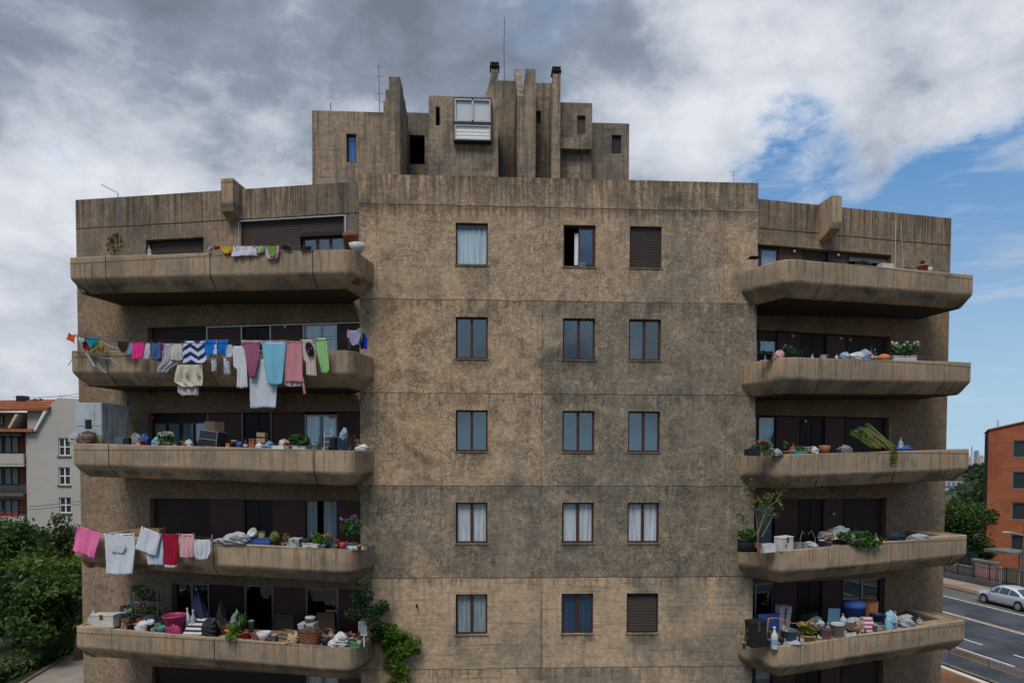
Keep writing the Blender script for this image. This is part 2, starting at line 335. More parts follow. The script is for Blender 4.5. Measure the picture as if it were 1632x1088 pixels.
            jn = n.m('MULTIPLY', n.ss(n.m('ABSOLUTE', n.m('SUBTRACT', zz, 18.17)), .030, .008), n.ss(fine, .30, .50))
            c = n.mix(n.m('MULTIPLY', jn, .85), c, (.045, .037, .03))
            bh = n.m('SUBTRACT', n.m('ADD', n.m('MULTIPLY', st, .3), n.m('MULTIPLY', fine, .7)), n.m('ADD', n.m('MULTIPLY', jn, 1.5), n.m('MULTIPLY', n.m('MULTIPLY', rr, rub), .4)))
    if mode == 'balcony': fine = n.m('ADD', n.m('MULTIPLY', fine, .45), .275); grit = n.m('ADD', n.m('MULTIPLY', grit, .6), .2)
    v = n.m('ADD', n.m('MULTIPLY', n.m('SUBTRACT', fine, .5), 1.1), n.m('MULTIPLY', n.m('SUBTRACT', grit, .5), .8))
    v = n.m('ADD', v, 1.0); c = n.mix(1.0, c, n.comb(v, v, v), 'MULTIPLY')
    lum = n.m('MULTIPLY', n.vm('DOT_PRODUCT', c, (.3, .55, .15)), 1 / .255); k_ = n.m('POWER', n.m('MAXIMUM', lum, .02), .42 if mode == 'facade' else (.12 if mode == 'balcony' else .34)); c = n.mix(1.0, c, n.comb(k_, k_, k_), 'MULTIPLY')
    n.put(b.inputs['Base Color'], c)
    bp_ = n.new('ShaderNodeBump'); bp_.inputs['Strength'].default_value = .55; bp_.inputs['Distance'].default_value = .035
    n.put(bp_.inputs['Height'], bh); n.l.new(bp_.outputs[0], b.inputs['Normal'])
    MATS[name] = m; return m
CF = concrete('worn_concrete_facade', 'facade'); CW = concrete('worn_concrete_wing', 'wing'); CB = concrete('streaked_concrete_balcony', 'balcony')
CT = concrete('board_concrete_tower', 'tower'); CS = concrete('concrete_slab', 'slab')
SOFFIT_SHADE = plain('shade_painted_soffit', (.050, .040, .033), .95, .3, 1.5)  # near-black base colour: the shade under the balconies is painted into the soffit
BROWN = plain('brown_metal', (.048, .027, .022), .5, .12); BROWND = plain('dark_brown', (.014, .009, .008), .5, .12)
BROWNP = plain('brown_painted_panel', (.082, .039, .031), .55, .12, 3); WOODF = plain('reddish_window_frame', (.060, .024, .016), .45, .15)
SHUT = plain('shutter_brown', (.045, .031, .025), .5, .15); BLK = plain('near_black', (.012, .012, .013), .5, .1)
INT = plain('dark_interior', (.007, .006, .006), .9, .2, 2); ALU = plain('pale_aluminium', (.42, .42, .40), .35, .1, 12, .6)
WHITE = plain('white_paint', (.72, .72, .70), .5, .08); CREAM = plain('cream_plastic', (.60, .57, .47), .45, .08)
WIRE = plain('dark_wire', (.03, .03, .03), .5, .1); STEEL = plain('grey_steel', (.22, .23, .24), .4, .15, 9, .7)
def glass(name, tint, refl, rough=.015):
    if name in MATS: return MATS[name]
    m, n, b, o = mat_base(name); n.n.remove(b)
    tr = n.new('ShaderNodeBsdfTransparent'); tr.inputs[0].default_value = (*tint, 1)
    gl = n.new('ShaderNodeBsdfGlossy'); gl.inputs[0].default_value = (.80, .92, 1, 1); gl.inputs[1].default_value = rough
    bp_ = n.new('ShaderNodeBump'); bp_.inputs['Strength'].default_value = .12; bp_.inputs['Distance'].default_value = .02
    n.put(bp_.inputs['Height'], n.noise(n.new('ShaderNodeTexCoord').outputs['Object'], .9, 1, .4)); n.l.new(bp_.outputs[0], gl.inputs['Normal'])
    mx = n.new('ShaderNodeMixShader'); mx.inputs[0].default_value = refl; n.l.new(tr.outputs[0], mx.inputs[1]); n.l.new(gl.outputs[0], mx.inputs[2])
    n.l.new(mx.outputs[0], o.inputs[0]); MATS[name] = m; return m
GLASS = glass('window_glass', (.46, .53, .58), .19); GLASSN = glass('clear_window_glass', (.96, .97, .98), .09); GLASSD = glass('dark_glass', (.35, .4, .42), .14)
def curtain_mat(name, col):
    if name in MATS: return MATS[name]
    m, n, b, o = mat_base(name, .9, .1)
    p = n.new('ShaderNodeTexCoord').outputs['Object']
    v = n.noise(n.scl(p, (9, 9, .5)), 2.2, 3, .5); v = n.ss(v, .3, .7, .72, 1.1)
    n.put(b.inputs['Base Color'], n.mix(1., col, n.comb(v, v, v), 'MULTIPLY')); MATS[name] = m; return m
CURT = curtain_mat('white_net_curtain', (.74, .79, .82)); CURTB = curtain_mat('blue_grey_curtain', (.34, .42, .46)); CURTD = curtain_mat('navy_curtain', (.02, .065, .15))

# ------------------------------------------------------------------ building frames
XL, XR = -4.65, 8.30
AL, AR = .21675, .18772
class Frame:
    def __init__(s, sd):
        s.sd = sd; a = AL if sd == 'L' else AR
        s.O = np.array([-4.65, .86928]) if sd == 'L' else np.array([8.25, 1.51821]); s.a = a
        s.s = np.array([-math.cos(a), math.sin(a)]) if sd == 'L' else np.array([math.cos(a), math.sin(a)])
        s.n = np.array([-math.sin(a), -math.cos(a)]) if sd == 'L' else np.array([math.sin(a), -math.cos(a)])
        s.rz = -a if sd == 'L' else a
    def w(s, ss, n, z): P = s.O + s.s * ss + s.n * n; return (P[0], P[1], z)
    def xf(s): return lambda p: s.w(p[0], p[1], p[2])
    def back(s, u, v, n=0.):           # pixel -> (s, z) on the plane at that distance from the wing wall
        d = ray(u, v); t = (n - (C0[:2] - s.O) @ s.n) / (d[:2] @ s.n); P = C0 + t * d; return float((P[:2] - s.O) @ s.s), float(P[2])
    def dz(s, ss): ss = min(max(ss, -.5), 9.2); return -.02 + .024 * ss if s.sd == 'L' else -.09 + .031 * ss
    def nb(s, ss): return 2.36 - .022 * ss if s.sd == 'L' else 3.08 - .115 * ss
L, Rr = Frame('L'), Frame('R'); FR = {'L': L, 'R': Rr}
def rim(fl): return 4.31 + 3 * (fl - 1)

BLD = empty('apartment_building', (1.8, 3, 0), 0, 'brown raw concrete apartment block with angled wings, long balconies and a stepped rooftop', 'building')
_mw = Matrix.Translation(BLD.location).inverted()
def bpart(mb, name, mat, smooth=False, parent=None, xf=None, label=None):
    p0 = Vector((1.8, 3, 0))
    f = (lambda p: Vector(xf(p)) - p0) if xf else (lambda p: Vector(p) - p0)
    o = mb.build(name, mat, parent or BLD, smooth, f)
    if label: o['label'] = label
    return o

def wall_grid(us, zs, holes, t, y0=0.0):
    """wall of cells between the coordinates us x zs, holes = (u0,u1,z0,z1); front at y0, back at y0+t (y is depth)"""
    mb = MB()
    U = sorted(set([round(u, 4) for u in us] + [round(h[i], 4) for h in holes for i in (0, 1)]))
    Z = sorted(set([round(z, 4) for z in zs] + [round(h[i], 4) for h in holes for i in (2, 3)]))
    U = [u for u in U if us[0] - 1e-4 <= u <= us[-1] + 1e-4]; Z = [z for z in Z if zs[0] - 1e-4 <= z <= zs[-1] + 1e-4]
    nu, nz = len(U) - 1, len(Z) - 1
    sol = [[not any(h[0] < (U[i] + U[i + 1]) / 2 < h[1] and h[2] < (Z[j] + Z[j + 1]) / 2 < h[3] for h in holes) for j in range(nz)] for i in range(nu)]
    idx = {}
    def V(i, j, b):
        k = (i, j, b)
        if k not in idx: idx[k] = len(mb.v); mb.v.append((U[i], y0 + (t if b else 0), Z[j]))
        return idx[k]
    S = lambda i, j: 0 <= i < nu and 0 <= j < nz and sol[i][j]
    for i in range(nu):
        for j in range(nz):
            if not sol[i][j]: continue
            mb.f.append((V(i, j, 0), V(i + 1, j, 0), V(i + 1, j + 1, 0), V(i, j + 1, 0)))
            mb.f.append((V(i, j, 1), V(i, j + 1, 1), V(i + 1, j + 1, 1), V(i + 1, j, 1)))
            if not S(i - 1, j): mb.f.append((V(i, j, 0), V(i, j + 1, 0), V(i, j + 1, 1), V(i, j, 1)))
            if not S(i + 1, j): mb.f.append((V(i + 1, j, 0), V(i + 1, j, 1), V(i + 1, j + 1, 1), V(i + 1, j + 1, 0)))
            if not S(i, j - 1): mb.f.append((V(i, j, 0), V(i, j, 1), V(i + 1, j, 1), V(i + 1, j, 0)))
            if not S(i, j + 1): mb.f.append((V(i, j + 1, 0), V(i + 1, j + 1, 0), V(i + 1, j + 1, 1), V(i, j + 1, 1)))
    return mb

# --- central block
WX = [(-1.58, -.545), (1.896, 2.947), (4.06, 5.118)]
holes = []
for k in range(6):
    for a, b in WX: holes.append((a, b, 4.29 + 3 * (k - 1), 4.29 + 3 * (k - 1) + 1.335))
bpart(wall_grid([XL, XR], [0, 19.1], holes, .30), 'facade_wall', CF)
m = MB(); m.box(XL, XL + .3, .30, 9, 0, 19.05); m.box(XR - .3, XR, .30, 9, 0, 19.02); m.box(XL, XR, 9, 9.3, 0, 19.0); bpart(m, 'side_wall', CF)
m = MB(); m.box(XL + .3, XR - .3, .30, 9, 18.1, 18.35); bpart(m, 'roof_slab', CS)
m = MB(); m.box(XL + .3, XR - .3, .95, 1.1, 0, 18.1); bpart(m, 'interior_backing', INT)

def curtain(u0, u1, z0, z1, y, mat, parent, xf, amp=.03, k=None, name='curtain'):
    mb = MB(); nx = max(8, int((u1 - u0) / .025)); k = k or random.uniform(30, 48); ph = random.random() * 6
    for j in range(2):
        for i in range(nx + 1):
            uu = u0 + (u1 - u0) * i / nx
            mb.v.append((uu, y + amp * math.sin(k * (uu - u0) + ph) * (.6 + .4 * math.sin(5 * uu + ph)), z0 if j == 0 else z1))
    for i in range(nx): mb.f.append((i, i + 1, nx + 2 + i, nx + 1 + i))
    return bpart(mb, name, mat, True, parent, xf)
def framebox(mb, u0, u1, z0, z1, y0, y1, t):
    mb.box(u0, u0 + t, y0, y1, z0, z1); mb.box(u1 - t, u1, y0, y1, z0, z1)
    mb.box(u0 + t, u1 - t, y0, y1, z0, z0 + t); mb.box(u0 + t, u1 - t, y0, y1, z1 - t, z1)
def slats(u0, u1, z0, z1, y, pitch=.055, vertical=False):
    mb = MB(); nz = max(2, int(round((z1 - z0) / pitch)))
    for i in range(nz):
        a = z0 + (z1 - z0) * i / nz; b = a + (z1 - z0) / nz
        k = len(mb.v); h = b - a
        mb.v += [(u0, y, a), (u1, y, a), (u1, y - .010, a + h * .25), (u0, y - .010, a + h * .25), (u1, y - .010, a + h * .7), (u0, y - .010, a + h * .7), (u1, y, b - .002), (u0, y, b - .002)]
        mb.f += [(k, k + 1, k + 2, k + 3), (k + 3, k + 2, k + 4, k + 5), (k + 5, k + 4, k + 6, k + 7)]
    return mb
def window(u0, u1, z0, z1, y, style, xf, fm=None, npan=2, gm=None, depth=.06):
    """a window whose outer face lies at depth y; +y goes into the building"""
    fm = fm or WOODF; mb = MB(); framebox(mb, u0, u1, z0, z1, y, y + depth, .058)
    wd = (u1 - u0 - .09) / npan
    for i in range(1, npan): c = u0 + .045 + wd * i; mb.box(c - .045, c + .045, y - .004, y + depth - .01, z0 + .045, z1 - .045)
    fr = bpart(mb, 'window', fm, False, None, xf)
    if style in ('net', 'blue', 'glass', 'half', 'navy', 'netblue', 'bluecurt'):
        for i in range(npan):
            a = u0 + .045 + wd * i + (.035 if i else 0); b = u0 + .045 + wd * (i + 1) - (.035 if i < npan - 1 else 0)
            g = MB(); g.box(a, b, y + .025, y + .031, z0 + .045, z1 - .045); 
            bpart(g, 'pane', gm or (GLASSN if style in ('net', 'blue', 'netblue', 'bluecurt', 'navy') else GLASS), False, fr, xf)
            cm = {'net': CURT, 'half': CURT, 'blue': CURTB, 'netblue': CURTB, 'navy': CURTD, 'bluecurt': curtain_mat('mid_blue_curtain', (.07, .17, .40))}.get(style)
            if cm and not (style == 'half' and i == 1): curtain(a - .02, b + .02, z0 + .05, z1 - .05, y + .07, cm, fr, xf, .015)
    return fr
idx = lambda p: p
styles = {5: ('curt', 'open', 'shutter2'), 4: ('glass', 'glass', 'half'), 3: ('glass', 'glass', 'glass'), 2: ('net', 'net', 'net'), 1: ('blue', 'navy', 'roller'), 0: ('glass', 'glass', 'glass')}
for k in range(0, 6):
    z0 = 4.29 + 3 * (k - 1); z1 = z0 + 1.335
    for j, (a, b) in enumerate(WX):
        st = styles[k][j]
        if st == 'curt':        # open reveal with a white curtain right at the glass
            mb = MB(); framebox(mb, a, b, z0, z1, .10, .16, .04); fr = bpart(mb, 'window', WOODF)
            curtain(a + .03, b - .03, z0 + .07, z1 - .14, .175, CURT, fr, None, .02, 34)
            g = MB(); g.box(a + .04, b - .04, .12, .126, z0 + .04, z1 - .04); bpart(g, 'pane', glass('clear_glass', (.9, .93, .94), .05), False, fr)
            g = MB(); g.box(a + .04, b - .04, .128, .168, z1 - .16, z1 - .04); bpart(g, 'blind_box', BROWND, False, fr)
        elif st == 'open':
            mb = MB(); framebox(mb, a, b, z0, z1, .10, .17, .045); fr = bpart(mb, 'window', WOODF)
            m2 = MB(); framebox(m2, a + .50, b - .05, z0 + .05, z1 - .07, .08, .12, .05); bpart(m2, 'casement', WOODF, False, fr)
            g = MB(); g.box(a + .55, b - .10, .098, .104, z0 + .1, z1 - .12); bpart(g, 'pane', GLASS, False, fr)
            curtain(a + .38, a + .52, z0 + .1, z1 - .2, .2, CURT, fr, None, .015); curtain(a + .56, b - .08, z0 + .1, z1 - .1, .25, CURTB, fr, None, .015)
        elif st == 'shutter2':
            mb = MB(); mb.box(a, b, .11, .15, z0, z1); fr = bpart(mb, 'window', SHUT)
            for (p, q) in ((a + .01, (a + b) / 2 - .006), ((a + b) / 2 + .006, b - .01)):
                m2 = MB(); m2.box(p, q, .095, .109, z0 + .01, z1 - .03); m2.add(*(lambda s_: (s_.v, s_.f))(slats(p + .03, q - .03, z0 + .05, z1 - .07, .094, .05))); bpart(m2, 'shutter', SHUT, False, fr)
        elif st == 'roller':
            mb = MB(); framebox(mb, a, b, z0, z1, .10, .16, .035); fr = bpart(mb, 'window', BROWND)
            bpart(slats(a + .03, b - .03, z0 + .03, z1 - .03, .13, .052), 'roller_shutter', SHUT, False, fr)
        else: window(a, b, z0, z1, .12, st, None)
        sl = MB(); sl.box(a - .03, b + .03, -.025, .09, z0 - .045, z0 - .002); bpart(sl, 'window_sill', CS)
# thin drain spout on the lowest storey
p = at(664, 963, 0); m = MB(); m.tube([(p[0], .02, p[2]), (p[0] + .02, -.16, p[2] - .03)], .035, 8); bpart(m, 'drain_spout', BROWND)

# --- wings
LSEG = [8.06, 5.86, 4.55, 3.47, 2.25, 1.06, 0.02]
RSEG = [.0, .18, 1.62, 2.62, 3.63, 4.50, 6.21]
def wing(F, smax, ztop):
    sd = F.sd; hs = []
    for fl in range(0, 6):
        zt = 5.62 + 3 * (fl - 1) + (0.02 if sd == 'R' else 0); zb = rim(fl) - .95
        if sd == 'L' and fl == 5: continue
        e = LSEG[0] if sd == 'L' else RSEG[-1]
        if fl == 1 and sd == 'L': e = 7.25
        hs.append((0.0, e, zb, zt))
    if sd == 'L': hs += [(5.85, 8.07, rim(5) - .95, 17.66), (.72, 4.45, rim(5) - .95, 18.10)]
    wg = wall_grid([0, smax], [0, ztop], hs, .3)
    wg.v = [(a, -b, c) for a, b, c in wg.v]
    bpart(wg, 'wing_wall', CW, xf=F.xf())
    m = MB(); m.box(smax - .3, smax, -8.5, -.3, 0, ztop - .02); m.box(0, smax, -8.8, -8.5, 0, ztop - .04); bpart(m, 'side_wall', CW, xf=F.xf())
    m = MB(); m.box(0.0, smax - .3, -8.5, -.3, 18.15, 18.4)
    bpart(m, 'roof_slab', CS, xf=F.xf())
    m = MB(); m.box(-.2, smax - .3, -1.35, -1.2, 0, 18.1); bpart(m, 'interior_backing', INT, xf=F.xf())
wing(L, 10.84, 19.2); wing(Rr, 8.83, 19.2)

def fxf(F): return lambda p: F.w(p[0], -p[1], p[2])
def infill(F, fl):
    sd = F.sd; xf = fxf(F); zt = 5.62 + 3 * (fl - 1); zb = rim(fl) - .95; Y = .18
    def panel(a, b, z0=zb, z1=zt, mat=BROWNP, name='infill_panel', y=Y):
        m = MB(); m.box(a + .005, b - .005, y, y + .05, z0, z1); return bpart(m, name, mat, False, None, xf)
    def post(s, w=.04, mat=BROWND, y=Y - .03): m = MB(); m.box(s - w / 2, s + w / 2, y, y + .12, zb, zt); bpart(m, 'mullion', mat, False, None, xf)
    def door(a, b, mat=BROWND):
        m = MB(); framebox(m, a, b, zb, zt, Y, Y + .07, .05); m.box(a + .05, b - .05, Y + .04, Y + .06, zb, zt - .05); m.box((a + b) / 2 - .02, (a + b) / 2 + .02, Y + .02, Y + .05, zb, zt - .05)
        bpart(m, 'balcony_door', mat, False, None, xf)
    def roller(a, b, z0, z1, back=True):
        m = MB(); m.box(a, b, Y + .06, Y + .08, z0, z1); o = bpart(m, 'roller_shutter', SHUT, False, None, xf)
        bpart(slats(a + .03, b - .03, z0, z1 - .05, Y + .05, .062), 'slats', SHUT, False, o, xf)
    if sd == 'L':
        s0, s1, s2, s3, s4, s5, s6 = LSEG
        al = ALU if fl == 4 else (STEEL if fl == 1 else BROWN)
        if fl == 4:
            roller(s1, s0, zb, zt); panel(s2, s1); door(s3, s2); panel(s4, s3); window(s5, s4, zb, zt - .02, Y, 'net', xf, ALU); panel(s6, s5)
            m = MB(); m.box(s6, s1, Y - .09, Y - .03, zt - .05, zt - .005); bpart(m, 'track', ALU, False, None, xf)
            for q in (s1, s2, s3, s4, s5): post(q, .045, ALU, Y - .04)
        elif fl == 3:
            m = MB(); m.box(s1, s0, Y + .02, Y + .06, zt - .30, zt); bpart(m, 'transom_panel', BROWND, False, None, xf)
            window(s1, s0, zb, zt - .30, Y, 'netblue', xf, BROWN, 4); panel(s2, s1); door(s3, s2); panel(s4, s3); window(s5, s4, zb, zt - .08, Y, 'net', xf, STEEL); panel(s6, s5)
            for q in (s1, s2, s3): post(q, .035, STEEL, Y - .04)
        elif fl == 2:
            roller(s1, s0, zb, zt); panel(s2, s1); door(s3, s2, BROWND); panel(s4, s3)
            m = MB(); framebox(m, s5, s4, zb, zt, Y, Y + .06, .03); o = bpart(m, 'window', BROWND, False, None, xf)
            curtain(s4 - .42, s4 - .04, zb, zt - .04, Y + .05, CURTB, o, xf, .03, 40); curtain(s5 + .04, s5 + .54, zb, zt - .04, Y + .05, CURTB, o, xf, .035, 36); panel(s6, s5)
        elif fl == 1:
            window(s1 + .05, 7.25, zb, zt, Y, 'glass', xf, STEEL, 2, GLASSD); panel(s2, s1, mat=BROWND); window(s3, s2, zb, zt, Y, 'glass', xf, STEEL, 1, GLASSD)
            panel(s4, s3); window(s5, s4, zb, zt, Y, 'glass', xf, STEEL, 1, GLASSD); panel(s6, s5)
        else:
            panel(s4, s0, mat=BROWND); window(s5, s4, zb, zt, Y, 'net', xf, STEEL); panel(s6, s5)
    else:
        s0, s1, s2, s3, s4, s5, s6 = RSEG
        panel(s0, s1, mat=BROWN)
        if fl == 1: window(s1, s2, zb, zt, Y, 'glass', xf, STEEL, 2, GLASSD)
        elif fl == 2: window(s1, s2, zb, zt - .1, Y, 'blue', xf, BROWND, 2)
        elif fl == 4:
            m = MB(); m.box(s1, s2, Y + .01, Y + .06, zt - .26, zt); bpart(m, 'transom_panel', BROWN, False, None, xf)
            window(s1, s2, zb, zt - .27, Y, 'net', xf, BROWN, 2)
        elif fl == 5: window(s1, s2, zb, zt - .05, Y, 'netblue', xf, WOODF, 2)
        else: window(s1, s2, zb, zt, Y, 'netblue', xf, BROWN, 2)
        panel(s2, s3); panel(s4, s5)
        if fl == 5: roller(s3, s4, zb, zt)
        else: door(s3, s4)
        if fl == 1: window(s5, s6, zb, zt, Y, 'glass', xf, STEEL, 2, GLASSD)
        elif fl == 5:
            m = MB(); m.box(s5, s6, Y + .02, Y + .05, zt - .12, zt); m.box(s5, s6, Y + .02, Y + .05, zb, zt - .45)
            bpart(m, 'infill_panel', BROWN, False, None, xf); bpart(slats(s5, s6, zt - .26, zt - .12, Y + .02, .05), 'roller_shutter', plain('pale_shutter', (.34, .31, .27), .6), False, None, xf)
        elif fl == 3: panel(s5, s6, mat=BROWND)
        else: roller(s5, s6, zb, zt)
        for q in (s2, s3, s4, s5): post(q, .03)
for fl in range(0, 6):
    infill(Rr, fl)
    if fl < 5: infill(L, fl)
xf = fxf(L)
def simple(F, name, mat, a, b, z0, z1, y0, y1, **k): m = MB(); m.box(a, b, y0, y1, z0, z1); return bpart(m, name, mat, False, None, fxf(F), **k)
zb5 = rim(5) - .95
m = MB(); m.box(5.85, 8.07, .20, .24, zb5, 17.66); o = bpart(m, 'roller_shutter', BLK, xf=xf); bpart(slats(5.87, 8.05, zb5, 17.6, .19, .062), 'slats', SHUT, False, o, xf)
m = MB(); m.box(2.32, 4.45, .12, .16, zb5, 18.1); m.box(.72, 2.32, .12, .16, 17.62, 18.1); o = bpart(m, 'roller_shutter', SHUT, xf=xf)
sl = slats(2.34, 4.43, zb5, 18.06, .11, .062); s2 = slats(.74, 2.33, 17.64, 18.06, .11, .062); sl.add(s2.v, s2.f); bpart(sl, 'slats', SHUT, False, o, xf)
simple(L, 'shutter_box', BROWND, .72, 2.30, 17.50, 17.62, .02, .2)
m = MB(); m.box(.66, 4.52, -.03, .03, 18.10, 18.14); m.box(.62, .68, -.03, .03, zb5, 18.14); m.box(4.50, 4.53, -.02, .02, zb5, 18.1); bpart(m, 'shutter_track', ALU, xf=xf)
window(.76, 2.28, zb5, 17.5, .2, 'glass', xf, WOODF, 3)

# fins on the wing parapets
def fin(F, s0, s1, n, ztop, zbot):
    mb = MB(); prof = [(0, zbot - .12), (n * .55, zbot), (n * .9, zbot + .13), (n, zbot + .34), (n, ztop), (0, ztop - .04), (-.3, ztop - .06), (-.3, 18.4)]
    k = len(prof); mb.v = [(s0, b, c) for b, c in prof] + [(s1, b, c) for b, c in prof]
    mb.f = [tuple(range(k)), tuple(range(2 * k - 1, k - 1, -1))] + [(i, (i + 1) % k, k + (i + 1) % k, k + i) for i in range(k)]
    bpart(mb, 'parapet_fin', CB, xf=F.xf())
a = L.back(352, 285, .42); b = L.back(371, 285, .42); fin(L, b[0], a[0], .42, a[1], 18.22)
a = Rr.back(1327, 313, .72); b = Rr.back(1342, 313, .72); fin(Rr, a[0], b[0], .72, b[1], 18.05)

# --- balconies
def rounded(path, rad, seg=5):
    out = [path[0]]
    for i in range(1, len(path) - 1):
        p, q, r = map(np.array, (path[i - 1], path[i], path[i + 1]))
        a = (p - q) / np.linalg.norm(p - q); b = (r - q) / np.linalg.norm(r - q); rr = rad[i - 1]
        A, B = q + a * rr, q + b * rr
        for t in np.linspace(0, 1, seg + 1): out.append(tuple((1 - t) ** 2 * A + 2 * t * (1 - t) * q + t * t * B))
    out.append(path[-1]); return out
def offset(path, d, base=None):
    P = np.array(path); n = len(P); out = []
    for i in range(n):
        e0 = P[i] - P[max(i - 1, 0)] if i else P[1] - P[0]; e1 = P[min(i + 1, n - 1)] - P[i] if i < n - 1 else e0
        e0 = e0 / np.linalg.norm(e0); e1 = e1 / np.linalg.norm(e1)
        n0 = np.array([-e0[1], e0[0]]); n1 = np.array([-e1[1], e1[0]]); nn = n0 + n1; nn /= np.linalg.norm(nn)
        k = d / max(.5, nn @ n0); out.append(P[i] + nn * k)
    return out
def balcony(F, fl):
    z = rim(fl)
    if F.sd == 'L':   # walked from the inner end to the outer end
        path = [(-.63, .70), (-.60, F.nb(-.6)), (9.19, F.nb(9.1)), (9.19, -.02)]; sgn = 1
    else:
        path = [(-.76, 1.35), (-.28, F.nb(-.3)), (7.70, F.nb(7.6)), (7.70, -.02)]; sgn = 1
    # densify the long front so that it can carry small unevenness
    rp = rounded(path, (.46, .12), 8); pts = []
    for i in range(len(rp) - 1):
        a, b = np.array(rp[i]), np.array(rp[i + 1]); k = max(1, int(np.linalg.norm(b - a) / .8))
        for j in range(k): pts.append(tuple(a + (b - a) * j / k))
    pts.append(rp[-1])
    # which side is inwards
    test = offset(pts, -.3); mid = len(pts) // 2; sg = -1 if test[mid][1] < pts[mid][1] else 1
    O = lambda d: offset(pts, sg * d)
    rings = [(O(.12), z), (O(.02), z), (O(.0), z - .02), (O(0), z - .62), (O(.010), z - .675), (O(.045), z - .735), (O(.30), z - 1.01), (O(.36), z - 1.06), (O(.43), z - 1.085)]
    inner = [(O(.12), z), (O(.125), z - .035), (O(.58), z - .035), (O(.60), z - .90)]
    rnd = random.Random(fl * 7 + (F.sd == 'L'))
    mb = MB(); n = len(pts)
    jz = [rnd.uniform(-.009, .009) for _ in range(n)]
    def strip(rs):
        base = len(mb.v)
        for ring, zz in rs:
            for i, p_ in enumerate(ring): mb.v.append((p_[0], p_[1], zz + jz[i]))
        for r in range(len(rs) - 1):
            for i in range(n - 1): mb.f.append((base + r * n + i, base + r * n + i + 1, base + (r + 1) * n + i + 1, base + (r + 1) * n + i))
        return base
    b1 = strip(rings[::-1]); b2 = strip(inner)
    # soffit and floor: fans to the wall line
    def cap(ring, zz, base_i):
        k = len(mb.v)
        for i, p_ in enumerate(ring):
            if F.sd == 'L': q = (min(max(p_[0], -.63), 9.19), (.70 if p_[0] < -.0 else -.25))
            else: q = (p_[0], 1.35 if p_[0] < 0.0 else -.25)
            q = (q[0], q[1])
            mb.v.append((p_[0], p_[1], zz + jz[i])); mb.v.append((q[0], q[1], zz + jz[i]))
        for i in range(n - 1): mb.f.append((k + 2 * i, k + 2 * i + 2, k + 2 * i + 3, k + 2 * i + 1))
    cap(inner[-1][0], z - .90, 0)
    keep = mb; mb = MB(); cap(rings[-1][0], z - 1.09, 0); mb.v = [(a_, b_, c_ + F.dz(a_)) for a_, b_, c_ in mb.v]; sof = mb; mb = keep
    # close both ends against the wall
    for i in (0, n - 1):
        k = len(mb.v); loop = [(r[i][0], r[i][1], zz) for r, zz in rings[::-1]] + [(r[i][0], r[i][1], zz) for r, zz in inner[1:]]
        mb.v += loop; mb.f.append(tuple(range(k, k + len(loop))))
    mb.v = [(a_, b_, c_ + F.dz(a_)) for a_, b_, c_ in mb.v]
    ob = bpart(mb, 'balcony', CB, True, None, F.xf()); ob.data.set_sharp_from_angle(angle=R_(40))
    bpart(sof, 'soffit', SOFFIT_SHADE, False, ob, F.xf())
    # sealed joints across the front, one narrow strip each
    js = (.66, 4.10, 7.82) if F.sd == 'L' else (1.14, 4.30, 6.95)
    for s in js:
        pr = [(0, z - .005), (0, z - .67), (.03, z - .72), (.33, z - 1.06)]; q = MB(); w_ = .014; n0 = F.nb(s) + .003; skew = rnd.uniform(-.05, .05)
        for k_, (ins, zz) in enumerate(pr):
            sh = (0, 0, skew * .3, skew * 2 - .06 * (1 if F.sd == 'L' else -1))[k_]
            q.v += [(s - w_ + sh, n0 - ins, zz + F.dz(s)), (s + w_ + sh, n0 - ins, zz + F.dz(s))]
        q.f = [(0, 1, 3, 2), (2, 3, 5, 4), (4, 5, 7, 6)]
        bpart(q, 'joint_seal', BLK if rnd.random() < .7 else STEEL, False, ob, F.xf())
    return ob
for fl in range(0, 6):
    balcony(L, fl); balcony(Rr, fl)

# --- rooftop blocks (pixel outline on real planes, each a solid of its own depth)
def X(u, v, y): p_ = at(u, v, y); return p_[0], p_[2]
def block(name, u0, u1, vt, y, depth, holes=(), vt2=None, mat=CT, base=18.3):
    x0, z1 = X(u0, vt, y); x1, _ = X(u1, vt2 or vt, y)
    hs = []
    for (a, b, t, bt) in holes:
        xa, zt = X(a, t, y); xb, zb_ = X(b, bt, y); hs.append((xa, xb, zb_, zt))
    wg = wall_grid([x0, x1], [base, z1], hs, .25, y); 
    wg.box(x0, x1, y + depth - .2, y + depth, base, z1 - .01); wg.box(x0, x0 + .2, y + .25, y + depth - .2, base, z1 - .012); wg.box(x1 - .2, x1, y + .25, y + depth - .2, base, z1 - .012)
    wg.box(x0 + .2, x1 - .2, y + .25, y + depth - .2, z1 - .35, z1 - .2)
    if hs: wg2 = MB(); wg2.box(x0 + .2, x1 - .2, y + .7, y + .75, base, z1 - .36); bpart(wg2, 'interior_backing', INT)
    bpart(wg, name, mat); return x0, x1, z1, hs
x0, x1, z1, hs = block('penthouse_block', 497, 612, 176, 3.6, 4.5, [(552, 568, 213, 259)])
a, b, c, d = hs[0]; window(a, b, c, d, 3.72, 'bluecurt', None, BLK, 1)
# stepped pillar
for (u0, u1, vt, y, dp) in ((611, 644.5, 160, 3.15, 1.2), (614, 641, 142, 2.85, 1.0), (619.5, 637.5, 121.5, 2.45, .9)):
    xa, za = X(u0, vt, y); xb, _ = X(u1, vt, y); m = MB(); m.box(xa, xb, y, y + dp, 18.3, za, .02); bpart(m, 'stepped_pillar', CT)
block('penthouse_block', 640, 690, 179, 4.6, 3.0, [(652.5, 677, 215, 262)])
x0, x1, z1, hs = block('penthouse_block', 683, 794, 152.5, 2.6, 3.6, [(694.5, 701, 170, 200), (726, 781, 163, 228)])
a, b, c, d = hs[1]
